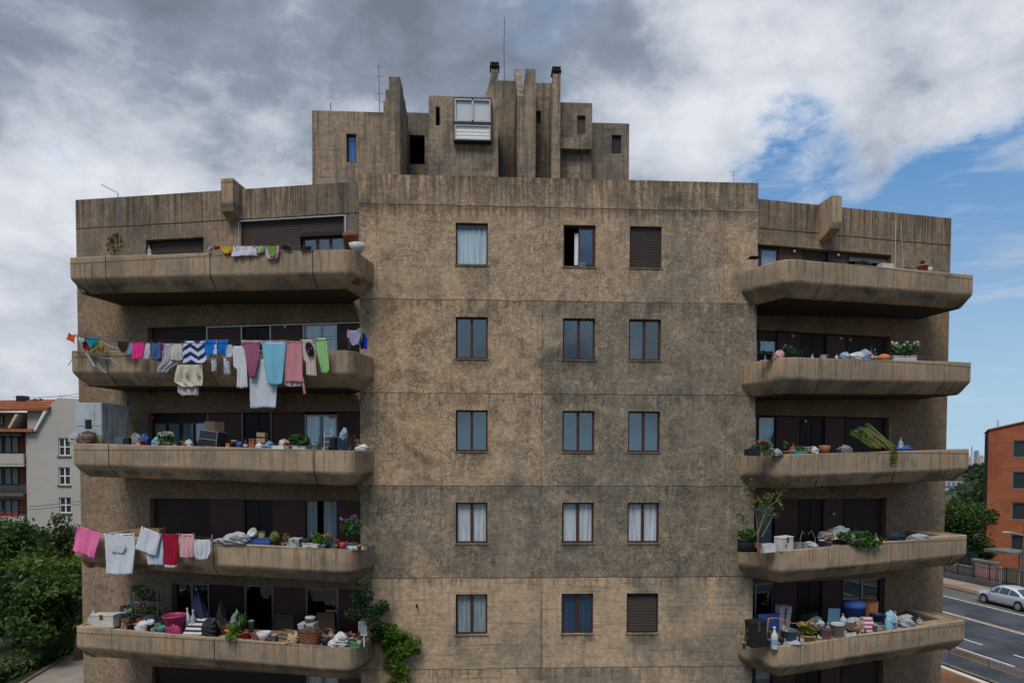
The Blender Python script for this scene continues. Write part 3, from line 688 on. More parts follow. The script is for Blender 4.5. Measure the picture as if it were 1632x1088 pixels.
# projecting glazed bay
m = MB(); m.box(a - .06, b + .06, 2.350, 2.600, c - .06, c - .02); m.box(a - .06, b + .06, 2.350, 2.600, d, d + .05); m.box(a - .06, a - .02, 2.350, 2.600, c - .02, d); m.box(b + .02, b + .06, 2.350, 2.600, c - .02, d)
zm = c + (d - c) * .40; m.box(a - .06, b + .06, 2.330, 2.390, zm - .07, zm + .05)
bay = bpart(m, 'bay_window', BLK)
m = MB(); framebox(m, a - .02, b + .02, zm + .05, d, 2.330, 2.370, .05); m.box((a + b) / 2 - .03, (a + b) / 2 + .03, 2.330, 2.370, zm + .05, d); framebox(m, a - .02, b + .02, c - .02, zm - .07, 2.330, 2.370, .035)
bpart(m, 'bay_frame', ALU, parent=bay)
PALE = plain('pale_blind', (.66, .67, .64), .6, .06, 3)
m = MB(); m.box(a, b, 2.400, 2.420, zm + .08, d - .02); bpart(m, 'blind', PALE, parent=bay)
bpart(slats(a, b, c, zm - .08, 2.38, .11), 'louvre', PALE, parent=bay)
g = MB(); g.box(a + .03, b - .03, 2.352, 2.358, zm + .09, d - .04); bpart(g, 'pane', glass('bay_glass', (.98, .98, .99), .05), parent=bay)
# tall core and its chimneys
block('penthouse_core', 780, 826, 128, 5.2, 3.0)
def flare(name, u0, u1, vt, y, dp, du, vbot, side):
    xa, za = X(u0, vt, y); xb, _ = X(u1, vt, y); xf_, zf = X(u0 - du, vbot, y)
    poly = [(xa, za), (xb, za), (xb, 18.3), (xf_, 18.3), (xf_, zf)] 
    for t in (.25, .5, .75): poly.append((xf_ + (xa - xf_) * (1 - (1 - t) ** 1.6), zf + (za - zf) * t))
    m = MB(); m.prism(poly, y, y + dp); bpart(m, name, CT)
    return xa, xb, za
c1 = flare('chimney', 783, 793.5, 110.5, 3.1, 1.0, 9, 150, 1)
# oblique wall that runs forward to the pillar
xa, za = X(820, 160, 5.2); xb, zb_ = X(836.5, 112, 3.0); xb -= .26
m = MB(); m.add([(xa, 5.2, 18.3), (xb, 3.03, 18.3), (xb + .25, 3.03, 18.3), (xa + .25, 5.2, 18.3), (xa, 5.2, za + 1.2), (xb, 3.03, zb_ - .9), (xb + .25, 3.03, zb_ - .9), (xa + .25, 5.2, za + 1.2)], [(0, 1, 5, 4), (1, 2, 6, 5), (2, 3, 7, 6), (3, 0, 4, 7), (4, 5, 6, 7), (0, 3, 2, 1)])
bpart(m, 'oblique_wall', CT)
t0, t1 = .35, .68; q = lambda t, z: (xa + (xb - xa) * t - .012, 5.2 + (3.0 - 5.2) * t - .004, z)
_, zs0 = X(826, 205, 4.0); _, zs1 = X(826, 163, 4.0); m = MB(); m.add([q(t0, zs0), q(t1, zs0 + .1), q(t1, zs1 + .25), q(t0, zs1)], [(0, 1, 2, 3)]); bpart(m, 'slit_window', BLK)
flare('penthouse_pillar', 837, 854, 110, 3.0, 1.6, 3, 140, 1)
x0, x1, z1, hs = block('penthouse_core', 852, 884, 132, 4.3, 3.4, [(854.5, 862, 177, 197)])
c2 = flare('chimney', 881.5, 893.5, 118, 2.7, 1.2, 2, 135, 1)
x0, x1, z1, hs = block('penthouse_block', 889, 944, 163, 3.4, 3.6, [(920, 933, 184, 214)])
a, b = X(893, 236, 3.1), X(943, 224, 3.1); m = MB(); m.box(a[0], b[0], 3.12, 3.4, a[1], b[1] + .1); bpart(m, 'ledge_band', CT)
m = MB(); m.box(*(hs[0][:2]), 3.5, 3.53, hs[0][2] + .0, hs[0][3]); bpart(m, 'shutter', SHUT)
x0, x1, z1, hs = block('penthouse_block', 941, 1003, 195.5, 4.0, 4.2, [(975, 990, 215, 245)])
m = MB(); m.box(*(hs[0][:2]), 4.1, 4.13, hs[0][2] + .0, hs[0][3]); bpart(m, 'shutter', BROWND)
# chimney cowls
for (xa, xb, za), y in ((c1, 3.1), (c2, 2.7)):
    cx = (xa + xb) / 2; m = MB()
    for sx in (-.12, .12):
        for sy in (.2, .5): m.box(cx + sx - .012, cx + sx + .012, y + sy - .012, y + sy + .012, za, za + .2)
    o = bpart(m, 'cowl', STEEL); m = MB(); m.box(cx - .18, cx + .18, y + .1, y + .6, za + .19, za + .205); m.add([(cx - .13, y + .14, za + .20), (cx + .13, y + .14, za + .20), (cx + .13, y + .56, za + .20), (cx - .13, y + .56, za + .20), (cx - .16, y + .1, za + .32), (cx + .16, y + .1, za + .32), (cx + .16, y + .6, za + .30), (cx - .16, y + .6, za + .30)], [(0, 1, 2, 3), (4, 5, 6, 7), (0, 1, 5, 4), (1, 2, 6, 5), (2, 3, 7, 6), (3, 0, 4, 7)]); bpart(m, 'cowl_cap', BLK, parent=o)

# ------------------------------------------------------------------ placing things on the balconies
def solve_s(F, px, off, z):
    lo, hi = -1.5, 12.
    for _ in range(40):
        mid = (lo + hi) / 2; u = project(F.w(mid, F.nb(mid) - off, z))[0]
        if (u > px) == (F.sd == 'L'): lo = mid
        else: hi = mid
    return (lo + hi) / 2
def spot(sd, fl, px, off, z=None):
    F = FR[sd]; z = rim(fl) if z is None else z; s = solve_s(F, px, off, z); P = F.w(s, F.nb(s) - off, z)
    d = RC @ (np.array(P) - C0); return s, P, d[2] / CAM['f']
def z_at(P, py):
    lo, hi = P[2] - 8, P[2] + 8
    for _ in range(40):
        mid = (lo + hi) / 2
        if project((P[0], P[1], mid))[1] > py: lo = mid
        else: hi = mid
    return (lo + hi) / 2
COLS = dict(terracotta=(.42, .12, .05), white=(.64, .64, .62), black=(.018, .018, .02), blue=(.02, .10, .42), navy=(.02, .035, .10), red=(.50, .03, .03), green=(.03, .22, .08),
            teal=(.02, .28, .33), cream=(.62, .58, .46), grey=(.25, .26, .27), brown=(.12, .06, .03), wood=(.30, .17, .08), card=(.42, .28, .15), magenta=(.50, .03, .15), orange=(.75, .22, .03),
            yellow=(.65, .45, .05), lightblue=(.20, .42, .62), pink=(.75, .16, .30), bluegrey=(.10, .16, .22), straw=(.50, .36, .17), purple=(.30, .03, .40), rose=(.62, .30, .32),
            darkgreen=(.015, .045, .015), leaf=(.035, .10, .02), olive=(.09, .12, .025), lime=(.085, .16, .02), yellowgreen=(.20, .22, .03), dryleaf=(.28, .18, .10), silver=(.42, .44, .46), rust=(.26, .08, .03), mauve=(.32, .10, .20), sky=(.25, .55, .72))
def M_(c, rough=.55, bump=0):
    r, g, b = COLS[c]; l = .3 * r + .5 * g + .2 * b; r, g, b = [(.82 * q + .18 * l) * .80 for q in (r, g, b)]
    return plain(c + ('_crumpled' if bump else '_surface'), (r, g, b), rough, .30, 16, 0, .3, bump)
def leafmat(c):
    key = ('leaf', c)
    if key in MATS: return MATS[key]
    m, n, b, o = mat_base(c + '_leaf', .55, .3)
    v = n.noise(n.new('ShaderNodeNewGeometry').outputs['Position'], 5.5, 3, .6); col = COLS[c]
    f = n.ss(v, .32, .68, .45, 1.75); n.put(b.inputs['Base Color'], n.mix(1., col, n.comb(f, f, n.m('MULTIPLY', f, .9)), 'MULTIPLY'))
    tl = n.new('ShaderNodeBsdfTranslucent'); n.put(tl.inputs[0], (min(1, col[0] * 1.6), min(1, col[1] * 1.6), col[2])); mx = n.new('ShaderNodeMixShader'); mx.inputs[0].default_value = .25
    n.l.new(b.outputs[0], mx.inputs[1]); n.l.new(tl.outputs[0], mx.inputs[2]); n.l.new(mx.outputs[0], o.inputs[0]); MATS[key] = m; return m
def leaves(mb, c, rad, n, size, rnd, shell=.5, long=1.6):
    for _ in range(n):
        while True:
            d = Vector((rnd.uniform(-1, 1), rnd.uniform(-1, 1), rnd.uniform(-1, 1)))
            if .05 < d.length <= 1: break
        d = d.normalized() * (d.length ** shell)
        p = Vector((c[0] + d.x * rad[0], c[1] + d.y * rad[1], c[2] + d.z * rad[2]))
        a = Vector((rnd.gauss(0, 1), rnd.gauss(0, 1), rnd.gauss(0, .7))).normalized(); b = a.cross(Vector((rnd.gauss(0, 1), rnd.gauss(0, 1), rnd.gauss(0, 1)))).normalized()
        s = size * rnd.uniform(.6, 1.3)
        mb.add([p - a * s * long * .5, p + b * s * .38, p + a * s * long * .5, p - b * s * .38], [(0, 1, 2, 3)])
    return mb
def lump(w_, d_, h_, rnd, seg=26, rings=13, amp=.16, flat=.35):
    """a soft crumpled heap: closed surface sitting on z=0"""
    seg, rings = 26, 13; mb = MB(); ph = [(rnd.uniform(0, 6), rnd.uniform(0, 6), rnd.randint(2, 9), rnd.randint(1, 5)) for _ in range(9)]; lx, ly = rnd.uniform(-.15, .15) * w_, rnd.uniform(-.1, .1) * d_
    for i in range(rings + 1):
        t = i / rings; r = (1 - max(0, (t - .30) / .70) ** 3.2) ** .5 if t > .30 else .90 + .10 * (t / .30)
        for k in range(seg):
            th = 2 * math.pi * k / seg; q = 1 + amp * sum(math.sin(a * th + p1 + 6 * t * b + p2) / (1 + .25 * a) for p1, p2, a, b in ph) / 1.9
            r2 = max(r, .03) * q; dent = 1 + .16 * math.sin(2 * th + ph[0][0]) * t + .09 * math.sin(5 * th + ph[1][0]) * t; c, sn = math.cos(th), math.sin(th); sq = (abs(c) ** 3 + abs(sn) ** 3) ** (-1 / 3)
            mb.v.append((w_ / 2 * r2 * c * sq * .92 + lx * t, d_ / 2 * r2 * sn * sq * .92 + ly * t, h_ * t * dent))
    for i in range(rings):
        for k in range(seg): mb.f.append((i * seg + k, i * seg + (k + 1) % seg, (i + 1) * seg + (k + 1) % seg, (i + 1) * seg + k))
    mb.f.append(tuple(range(seg))[::-1]); mb.f.append(tuple(rings * seg + k for k in range(seg))); return mb

# ---- makers: local x = width, y = depth (into the balcony), z = up, standing on z=0
def mk_pot(e, w, h, rnd, pot='terracotta', plant='leafy', col='leaf', ph=.6, flower=None, trough=False, n=None, pw=.6):
    hp = h * (1 - ph); wp = w * pw
    if trough: m = MB(); m.box(-wp / 2, wp / 2, -.09, .09, 0, hp, .01); m.box(-wp / 2 - .01, wp / 2 + .01, -.10, .10, hp * .82, hp - .0)
    else: m = MB(); r = wp / 2; m.lathe([(.0, 0), (r * .68, 0), (r * .9, hp * .8), (r * 1.04, hp * .8), (r * 1.05, hp), (r * .92, hp), (r * .85, hp * .86), (0, hp * .86)], 14)
    m.build('pot', M_(pot), e, True)
    hh = h - hp; s = max(.03, min(.09, w * .16)); m = MB()
    if plant == 'leafy':
        n = n or 110; leaves(m, (0, 0, hp + hh * .5), (w / 2, min(w / 2, .2), hh * .5), n, s, rnd)
        for _ in range(6): m.tube([(0, 0, hp * .8), (rnd.uniform(-.3, .3) * w, rnd.uniform(-.1, .1), hp + hh * .7)], .006, 4)
    elif plant == 'spiky':
        for _ in range(n or 22):
            a = rnd.uniform(0, 6.28); rr = rnd.uniform(.25, .5) * w; z1 = hp + hh * rnd.uniform(.4, 1.); k = Vector((math.cos(a), math.sin(a), 0)); q = k.cross(Vector((0, 0, 1))) * s * .28
            p0, p1, p2 = Vector((0, 0, hp * .9)), k * rr * .55 + Vector((0, 0, z1)), k * rr * 1.05 + Vector((0, 0, z1 - hh * .25)); m.add([p0 - q, p0 + q, p1 + q, p1 - q, p2], [(0, 1, 2, 3), (3, 2, 4)])
    elif plant == 'cactus':
        m = MB(); prof = [(.3, 0), (.85, .2), (1, .45), (.85, .75), (.45, .95), (.02, 1)]; seg = 24
        for r, z in prof:
            for k in range(seg): q = 1 + .10 * (k % 2); m.v.append((r * w * .5 * q * math.cos(6.283 * k / seg), r * w * .5 * q * math.sin(6.283 * k / seg), hp * .8 + z * hh))
        for i in range(5):
            for k in range(seg): m.f.append((i * seg + k, i * seg + (k + 1) % seg, (i + 1) * seg + (k + 1) % seg, (i + 1) * seg + k))
    elif plant == 'twig':
        for _ in range(9):
            x, y = rnd.uniform(-.5, .5) * w, rnd.uniform(-.4, .4) * w; m.tube([(0, 0, hp * .8), (x * .4, y * .4, hp + hh * .5), (x, y, hp + hh * rnd.uniform(.7, 1))], [.008, .006, .003], 4)
        leaves(m, (0, 0, hp + hh * .65), (w * .5, w * .4, hh * .35), n or 40, s * .8, rnd)
    elif plant == 'tree':
        m2 = MB(); m2.tube([(0, 0, hp * .8), (.01, 0, hp + hh * .25), (-.01, .01, hp + hh * .5)], .014, 6); m2.build('stem', M_('brown'), e)
        leaves(m, (0, 0, hp + hh * .60), (w / 2, w / 2, hh * .36), n or 240, s, rnd, .4)
    elif plant == 'trail':
        leaves(m, (0, 0, hp + hh * .5), (w / 2, .16, hh * .5), (n or 200) // 2, s, rnd, .5, 2.4)
        leaves(m, (w * .1, -.30, hp - .02), (w * .42, .12, h * .30), (n or 200) // 2, s, rnd, .5, 2.4)
    m.build('plant', leafmat(col), e)
    if flower:
        m = MB(); 
        for _ in range(14 if plant != 'tree' else 5):
            x, z = rnd.uniform(-.45, .45) * w, hp + hh * rnd.uniform(.72, 1.04); leaves(m, (x, rnd.uniform(-.1, .05), z), (s * .8, s * .8, s * .6), 9, s * .7, rnd)
        m.build('flowers', M_(flower), e)
def mk_box(e, w, h, rnd, col='card', d=None, lid=None, open_=False, mark=None):
    d = d or min(w, .35)
    if open_:
        m = MB(); t = .012; m.box(-w / 2, w / 2, -d / 2, -d / 2 + t, 0, h); m.box(-w / 2, w / 2, d / 2 - t, d / 2, 0, h); m.box(-w / 2, -w / 2 + t, -d / 2 + t, d / 2 - t, 0, h); m.box(w / 2 - t, w / 2, -d / 2 + t, d / 2 - t, 0, h); m.box(-w / 2 + t, w / 2 - t, -d / 2 + t, d / 2 - t, 0, t)
        m.box(-w / 2 - .008, w / 2 + .008, -d / 2 - .008, -d / 2 - .001, h - .03, h)
        m.build('body', M_(col), e)
    else:
        m = MB(); m.box(-w / 2, w / 2, -d / 2, d / 2, 0, h * .86, .012); m.build('body', M_(col), e)
        m = MB(); m.box(-w / 2 - .008, w / 2 + .008, -d / 2 - .008, d / 2 + .008, h * .865, h, .012); m.build('lid', M_(lid or col), e); m = MB(); m.box(-w * .09, w * .06, -d / 2 - .012, -d / 2 - .009, h * .6, h * .99); m.build('tape_strip', M_('brown'), e)
    if mark: m = MB(); m.box(-w * .28, w * .2, -d / 2 - .004, -d / 2 - .0005, h * .3, h * .7); m.build('paper_label', M_(mark), e)
def mk_bottle(e, w, h, rnd, col='white', cap='grey'):
    r = w / 2; m = MB(); m.lathe([(0, 0), (r * .92, 0), (r, h * .05), (r, h * .55), (r * .85, h * .66), (r * .32, h * .8), (r * .32, h * .9), (0, h * .9)], 14); m.build('bottle_body', M_(col, .3), e, True); m = MB(); m.lathe([(r * 1.01, h * .2), (r * 1.012, h * .45)], 14); m.build('paper_band', M_('cream' if col != 'white' else 'lightblue', .7), e, True)
    m = MB(); m.lathe([(0, h * .89), (r * .4, h * .89), (r * .4, h), (0, h)], 10); m.build('cap', M_(cap), e, True)
def mk_tub(e, w, h, rnd, col='blue', lid=None, handle=True, taper=.82):
    r = w / 2; m = MB(); m.lathe([(0, 0), (r * taper, 0), (r * .97, h * .9), (r, h * .9), (r, h * .97), (r * .93, h * .97), (r * .90, h * .85), (r * taper * .93, .015), (0, .015)], 20); m.build('body', M_(col, .4), e, True)
    if lid: m = MB(); m.lathe([(r * 1.02, h * .93), (r * 1.02, h), (r * .5, h * 1.03), (0, h * 1.04)], 20); m.build('lid', M_(lid, .4), e, True)
    if handle: m = MB(); m.tube([(r * math.cos(t), -r * .25 * math.sin(t) - r * .3, h * .9 - h * .35 * math.sin(t)) for t in np.linspace(0, math.pi, 9)], .006, 5); m.build('handle', WIRE, e)
def mk_sack(e, w, h, rnd, col='white', d=None, knot=False, accent=None, amp=.2):
    lump(w, d or min(w, .4), h * (.85 if knot else 1), rnd, 18, 10, amp).build('bundle', M_(col, .7, .6), e, True)
    if knot: m = MB(); m.lathe([(w * .10, h * .80), (w * .05, h * .86), (w * .14, h), (0, h * .97)], 9); m.build('knot', M_(col), e, True)
    if accent:
        a = lump(w * .55, (d or min(w, .4)) * .7, h * .45, rnd, 12, 6); a.v = [(x + w * .15, y - .06, z + h * .42) for x, y, z in a.v]; a.build('fold', M_(accent, .7, .6), e, True)
def mk_bowl(e, w, h, rnd, col='white', inner=None, tilt=0):
    r = w / 2; m = MB(); m.lathe([(0, 0), (r * .45, 0), (r * .8, h * .45), (r, h), (r * .94, h), (r * .74, h * .5), (r * .4, .02), (0, .02)], 22)
    if tilt: m.v = [(x, y * math.cos(tilt) - z * math.sin(tilt), y * math.sin(tilt) + z * math.cos(tilt) + r * math.sin(abs(tilt))) for x, y, z in m.v]
    m.build('bowl', M_(col, .35), e, True)
    if inner: m = MB(); m.lathe([(0, h * .6), (r * .82, h * .6), (r * .5, h * .82), (0, h * .9)], 16); m.build('filling', M_(inner), e, True)
def mk_chair(e, w, h, rnd, col='white', seat=.45, cushion=None):
    d = w * .95; m = MB(); m.box(-w / 2, w / 2, -d / 2, d / 2, seat - .03, seat, .01); m.build('seat', M_(col), e)
    m = MB()
    m.box(-w / 2, w / 2, d / 2 - .03, d / 2, seat + .12, h, .012)
    for i in range(3): m.box(-w / 2 + .02 + i * (w - .07) / 2, -w / 2 + .05 + i * (w - .07) / 2, d / 2 - .025, d / 2 - .005, seat, seat + .13)
    m.build('backrest', M_(col), e)
    for sx in (-1, 1):
        for sy in (-1, 1): q = MB(); q.tube([(sx * (w / 2 - .02), sy * (d / 2 - .02), seat - .03), (sx * w / 2, sy * d / 2, 0)], .016, 6); q.build('leg', M_(col), e)
    if cushion: lump(w * .9, d * .85, .10, rnd, 16, 5, .05).build('cushion', M_(cushion, .8), e, True).location = (0, 0, seat)
def mk_crate(e, w, h, rnd, col='wood', d=.3):
    m = MB()
    for i in range(3):
        z0 = h * (.04 + i * .33); 
        m.box(-w / 2, w / 2, -d / 2, -d / 2 + .012, z0, z0 + h * .24); m.box(-w / 2, w / 2, d / 2 - .012, d / 2, z0, z0 + h * .24)
        m.box(-w / 2, -w / 2 + .012, -d / 2 + .012, d / 2 - .012, z0, z0 + h * .24); m.box(w / 2 - .012, w / 2, -d / 2 + .012, d / 2 - .012, z0, z0 + h * .24)
    m.build('slats', M_(col), e); m = MB()
    for sx in (-1, 1):
        for sy in (-1, 1): m.box(sx * (w / 2 - .014), sx * (w / 2 - .04), sy * (d / 2 - .013), sy * (d / 2 - .035), 0, h)
    m.build('corner_posts', M_('brown'), e)
def mk_basket(e, w, h, rnd, col='straw', fill=None):
    m = MB(); r = w / 2; seg = 28; rings = 9
    for i in range(rings + 1):
        for k in range(seg): t = i / rings; q = 1 + .035 * (1 if (k + i) % 2 else -1); rr = r * (.78 + .22 * t) * q; m.v.append((rr * math.cos(6.283 * k / seg), .7 * rr * math.sin(6.283 * k / seg), h * t))
    for i in range(rings):
        for k in range(seg): m.f.append((i * seg + k, i * seg + (k + 1) % seg, (i + 1) * seg + (k + 1) % seg, (i + 1) * seg + k))
    m.f.append(tuple(range(seg))[::-1]); m.build('woven_body', M_(col, .8), e)
    m = MB(); m.tube([(r * math.cos(t), .7 * r * math.sin(t), h) for t in np.linspace(0, 6.283, 25)], .014, 6, False); m.build('rim', M_('brown'), e)
    if fill: q = lump(w * .8, w * .5, h * .5, rnd); q.v = [(x, y, z + h * .7) for x, y, z in q.v]; q.build('contents', M_(fill, .8, .5), e, True)
def mk_case(e, w, h, rnd, col='navy', d=.22):
    m = MB(); m.box(-w / 2, w / 2, -d / 2, d / 2, .03, h * .94, .03)
    n = max(3, int(w / .035))
    for i in range(n): x = -w / 2 + .02 + (w - .04) * (i + .5) / n; m.box(x - .006, x + .006, -d / 2 - .006, -d / 2 + .001, .07, h * .88)
    m.build('shell', M_(col, .4), e); m = MB(); m.tube([(-w * .2, 0, h * .93), (-w * .2, 0, h), (w * .2, 0, h), (w * .2, 0, h * .93)], .01, 6); m.build('handle', BLK, e)
    m = MB(); m.lathe([(0, 0), (.03, 0), (.03, .03), (0, .03)], 8, (-w * .35, 0, 0)); m.lathe([(0, 0), (.03, 0), (.03, .03), (0, .03)], 8, (w * .35, 0, 0)); m.build('wheels', BLK, e)
def mk_ball(e, w, h, rnd, col='orange'):
    m = MB(); seg = 24; 
    prof = [(math.sin(t), -math.cos(t)) for t in np.linspace(0, math.pi, 13)]
    for r, z in prof:
        for k in range(seg): q = 1 + .05 * math.cos(8 * 6.283 * k / seg); m.v.append((max(r, .01) * w / 2 * q * math.cos(6.283 * k / seg), max(r, .01) * w / 2 * q * math.sin(6.283 * k / seg), h * .5 * (1 + z)))
    for i in range(12):
        for k in range(seg): m.f.append((i * seg + k, i * seg + (k + 1) % seg, (i + 1) * seg + (k + 1) % seg, (i + 1) * seg + k))
    m.build('rind', M_(col), e, True); m = MB(); m.tube([(0, 0, h * .97), (.01, 0, h * 1.1)], .014, 6); m.build('stalk', M_('olive'), e)
def mk_tray(e, w, h, rnd, col='white', fill=None):
    d = .24; m = MB(); m.box(-w / 2, w / 2, -d / 2, d / 2, 0, .012); t = .012
    m.box(-w / 2, w / 2, -d / 2, -d / 2 + t, .012, h); m.box(-w / 2, w / 2, d / 2 - t, d / 2, .012, h); m.box(-w / 2, -w / 2 + t, -d / 2 + t, d / 2 - t, .012, h); m.box(w / 2 - t, w / 2, -d / 2 + t, d / 2 - t, .012, h)
    m.build('tray_body', M_(col), e)
    if fill: lump(w * .85, d * .8, h * 1.5, rnd, 18, 5, .25).build('contents', M_(fill, .8, .6), e, True)
def mk_cushion(e, w, h, rnd, col='white', stripe='red', d=.28, lean=.3):
    m = MB(); nx, nz = 10, 10
    parts = {0: MB(), 1: MB()}
    nb_ = 7
    for i in range(nb_):
        q = parts[i % 2]; z0, z1 = h * i / nb_, h * (i + 1) / nb_
        th = lambda z: .5 * d * max(.2, math.sin(math.pi * min(max(z / h, .04), .96))) ** .5
        k = len(q.v); y0, y1 = z0 * lean, z1 * lean
        q.v += [(-w / 2, y0 - th(z0), z0), (w / 2, y0 - th(z0), z0), (w / 2, y1 - th(z1), z1), (-w / 2, y1 - th(z1), z1), (-w / 2, y0 + th(z0), z0), (w / 2, y0 + th(z0), z0), (w / 2, y1 + th(z1), z1), (-w / 2, y1 + th(z1), z1)]
        q.f += [(k, k + 1, k + 2, k + 3), (k + 7, k + 6, k + 5, k + 4), (k, k + 3, k + 7, k + 4), (k + 1, k + 5, k + 6, k + 2)]
        if i == 0: q.f.append((k, k + 4, k + 5, k + 1))
        if i == nb_ - 1: q.f.append((k + 3, k + 2, k + 6, k + 7))
    parts[0].build('pad', M_(col, .8), e); parts[1].build('stripe_bands', M_(stripe, .8), e)
def mk_rack(e, w, h, rnd, col='white'):
    m = MB()
    for sx in (-1, 1): m.tube([(sx * w / 2, -.08, 0), (sx * w / 2, -.02, h * .8), (sx * w * .3, 0, h), (sx * w * .1, .03, h * .9)], .010, 6)
    m.build('rack_frame', M_(col), e); m = MB()
    for i in range(3): z = h * (.15 + .25 * i); m.tube([(-w / 2, -.05, z), (w / 2, -.05, z)], .007, 5)
    m.build('crossbars', M_(col), e)
MK = dict(pot=mk_pot, box=mk_box, bottle=mk_bottle, tub=mk_tub, sack=mk_sack, bowl=mk_bowl, chair=mk_chair, crate=mk_crate, basket=mk_basket, case=mk_case, ball=mk_ball, tray=mk_tray, cushion=mk_cushion, rack=mk_rack)
_seed = [100]
def item(kind, name, cat, label, sd, fl, x0, x1, ytop, off=.34, base=None, rz=0, group=None, hmin=.05, **k):
    px = (x0 + x1) / 2; zb = rim(fl) + FR[sd].dz(spot(sd, fl, px, off)[0]) + (base if base is not None else (-.035 if off < .6 else -.90))
    s, P, mpp = spot(sd, fl, px, off); w_ = (x1 - x0) * mpp; zt = z_at(P, ytop); h_ = max(hmin, zt - zb); h_ = min(h_, k.pop('clamp', 99) * w_)
    e = empty(name, (P[0], P[1], zb + .002), FR[sd].rz + rz, label, cat, group); _seed[0] += 1
    _r = random.Random(_seed[0] * 7); e.rotation_euler = (R_(_r.uniform(-3, 3)), R_(_r.uniform(-4, 4)), FR[sd].rz + rz + _r.uniform(-.45, .45) * (w_ < .35)); MK[kind](e, w_, h_, random.Random(_seed[0]), **k); return e

I = item
# ---------- third floor, left (the long cluttered parapet)
G3 = 'things lined up along the third-floor left parapet'
I('case', 'storage_case', 'case', 'slate blue plastic storage case right of the white metal cabinet', 'L', 3, 184, 201, 696, col='bluegrey')
I('box', 'storage_box', 'box', 'small black lidded box between the slate blue case and the clear plastic bag', 'L', 3, 202, 210, 698, col='black')
I('sack', 'plastic_bag', 'bag', 'pale clear plastic bag beside the bright blue sack', 'L', 3, 211, 226, 693, col='grey')
I('sack', 'sack', 'sack', 'bright blue sack on the left parapet beside the clear bag', 'L', 3, 225, 238, 693, col='blue')
I('pot', 'flower_pot', 'pot', 'little red pot in front of the bright blue sack', 'L', 3, 223, 233, 700, off=.22, pot='red', ph=.15, plant='twig', n=6, pw=.95)
I('sack', 'plastic_bag', 'bag', 'light blue plastic bag left of the leafy plant in the red pot', 'L', 3, 242, 258, 697, col='lightblue')
I('pot', 'potted_plant', 'plant', 'bushy green plant in a red pot before the four-pane balcony window', 'L', 3, 253, 277, 689, pot='red', pw=.3, ph=.68, flower='white')
I('pot', 'potted_plant', 'plant', 'low green sprig in a small cream pot under the four-pane window', 'L', 3, 265, 273, 700, off=.22, pot='cream', ph=.4)
I('pot', 'flower_pot', 'pot', 'terracotta pot with one dark twig left of the white bag', 'L', 3, 287, 296, 696, plant='twig', n=8, ph=.4, pw=.9)
I('sack', 'plastic_bag', 'bag', 'knotted white plastic bag at the left of the tilted black cabinet', 'L', 3, 296, 308, 700, col='white', knot=True)
I('box', 'storage_box', 'box', 'small orange box at the right foot of the tilted black cabinet', 'L', 3, 361, 368, 706, off=.24, col='orange')
I('tub', 'bucket', 'bucket', 'white plastic bucket just right of the tilted black cabinet', 'L', 3, 368, 377, 701, col='white')
I('sack', 'plastic_bag', 'bag', 'low royal blue bag lying right of the white bucket', 'L', 3, 373, 386, 705, col='blue')
I('bottle', 'kettle', 'kettle', 'black kettle standing left of the terracotta box', 'L', 3, 388, 396, 698, col='black', cap='black')
I('box', 'storage_box', 'box', 'terracotta coloured box left of the slim wooden crate', 'L', 3, 399, 411, 699, col='terracotta')
I('crate', 'wooden_crate', 'crate', 'slim upright pale wooden crate with a paper sheet on it', 'L', 3, 411, 424, 688, col='card')
I('sack', 'plastic_bag', 'bag', 'flat white bag slumped in front of the slim wooden crate', 'L', 3, 408, 421, 707, off=.2, col='white')
I('sack', 'cloth_bundle', 'cloth', 'blue patterned cloth bundle right of the slim wooden crate', 'L', 3, 424, 440, 704, col='lightblue', accent='blue')
I('sack', 'cloth_bundle', 'cloth', 'cream rug with a dark red fold left of the broad leafy plant', 'L', 3, 446, 466, 702, col='cream', accent='red')
I('tray', 'tray', 'tray', 'flat white tray on the parapet in front of the cream rug', 'L', 3, 435, 456, 710, off=.2, col='white')
I('pot', 'potted_plant', 'plant', 'broad dark leafy plant in a long white trough under the curtained window', 'L', 3, 459, 496, 692, pot='white', trough=True, ph=.72, n=220, pw=.6)
I('tub', 'cup', 'cup', 'white paper tub right of the plant in the long white trough', 'L', 3, 498, 507, 707, col='white', handle=False)
I('rack', 'wire_rack', 'rack', 'white curled wire rack in front of the curtained third-floor window', 'L', 3, 518, 530, 682)
I('case', 'suitcase', 'suitcase', 'narrow black suitcase left of the ribbed blue suitcase', 'L', 3, 527, 537, 695, col='black')
I('case', 'suitcase', 'suitcase', 'ribbed dark blue suitcase at the right end of the third-floor left balcony', 'L', 3, 538, 556, 694, col='navy')
o = I('sack', 'sun_hat', 'hat', 'lilac and tan bundle lying on top of the ribbed dark blue suitcase', 'L', 3, 541, 554, 684, base=.30, col='lightblue', accent='straw')
I('rack', 'wooden_easel', 'easel', 'thin brown wooden easel between the blue suitcase and the corner', 'L', 3, 559, 566, 693, col='brown')
I('pot', 'flower_pot', 'pot', 'terracotta pot with dry twigs at the corner of the third-floor left balcony', 'L', 3, 566, 576, 699, plant='twig', col='dryleaf', ph=.4, pw=.9, off=.45)
I('sack', 'cloth_bundle', 'cloth', 'white cloth spread on the rounded corner of the third-floor left balcony', 'L', 3, 564, 587, 709, off=.16, base=-.02, col='white', d=.25)
I('sack', 'cloth_bundle', 'cloth', 'heap of mixed red and blue rags on the parapet before the metal cabinet', 'L', 3, 124, 152, 690, off=.16, base=0, col='rust', accent='bluegrey', d=.3, amp=.35)
I('sack', 'plastic_bag', 'bag', 'white mesh bag hanging at the outer corner beside the rag heap', 'L', 3, 111, 126, 690, off=.10, base=-.0, col='silver', d=.2, amp=.3)
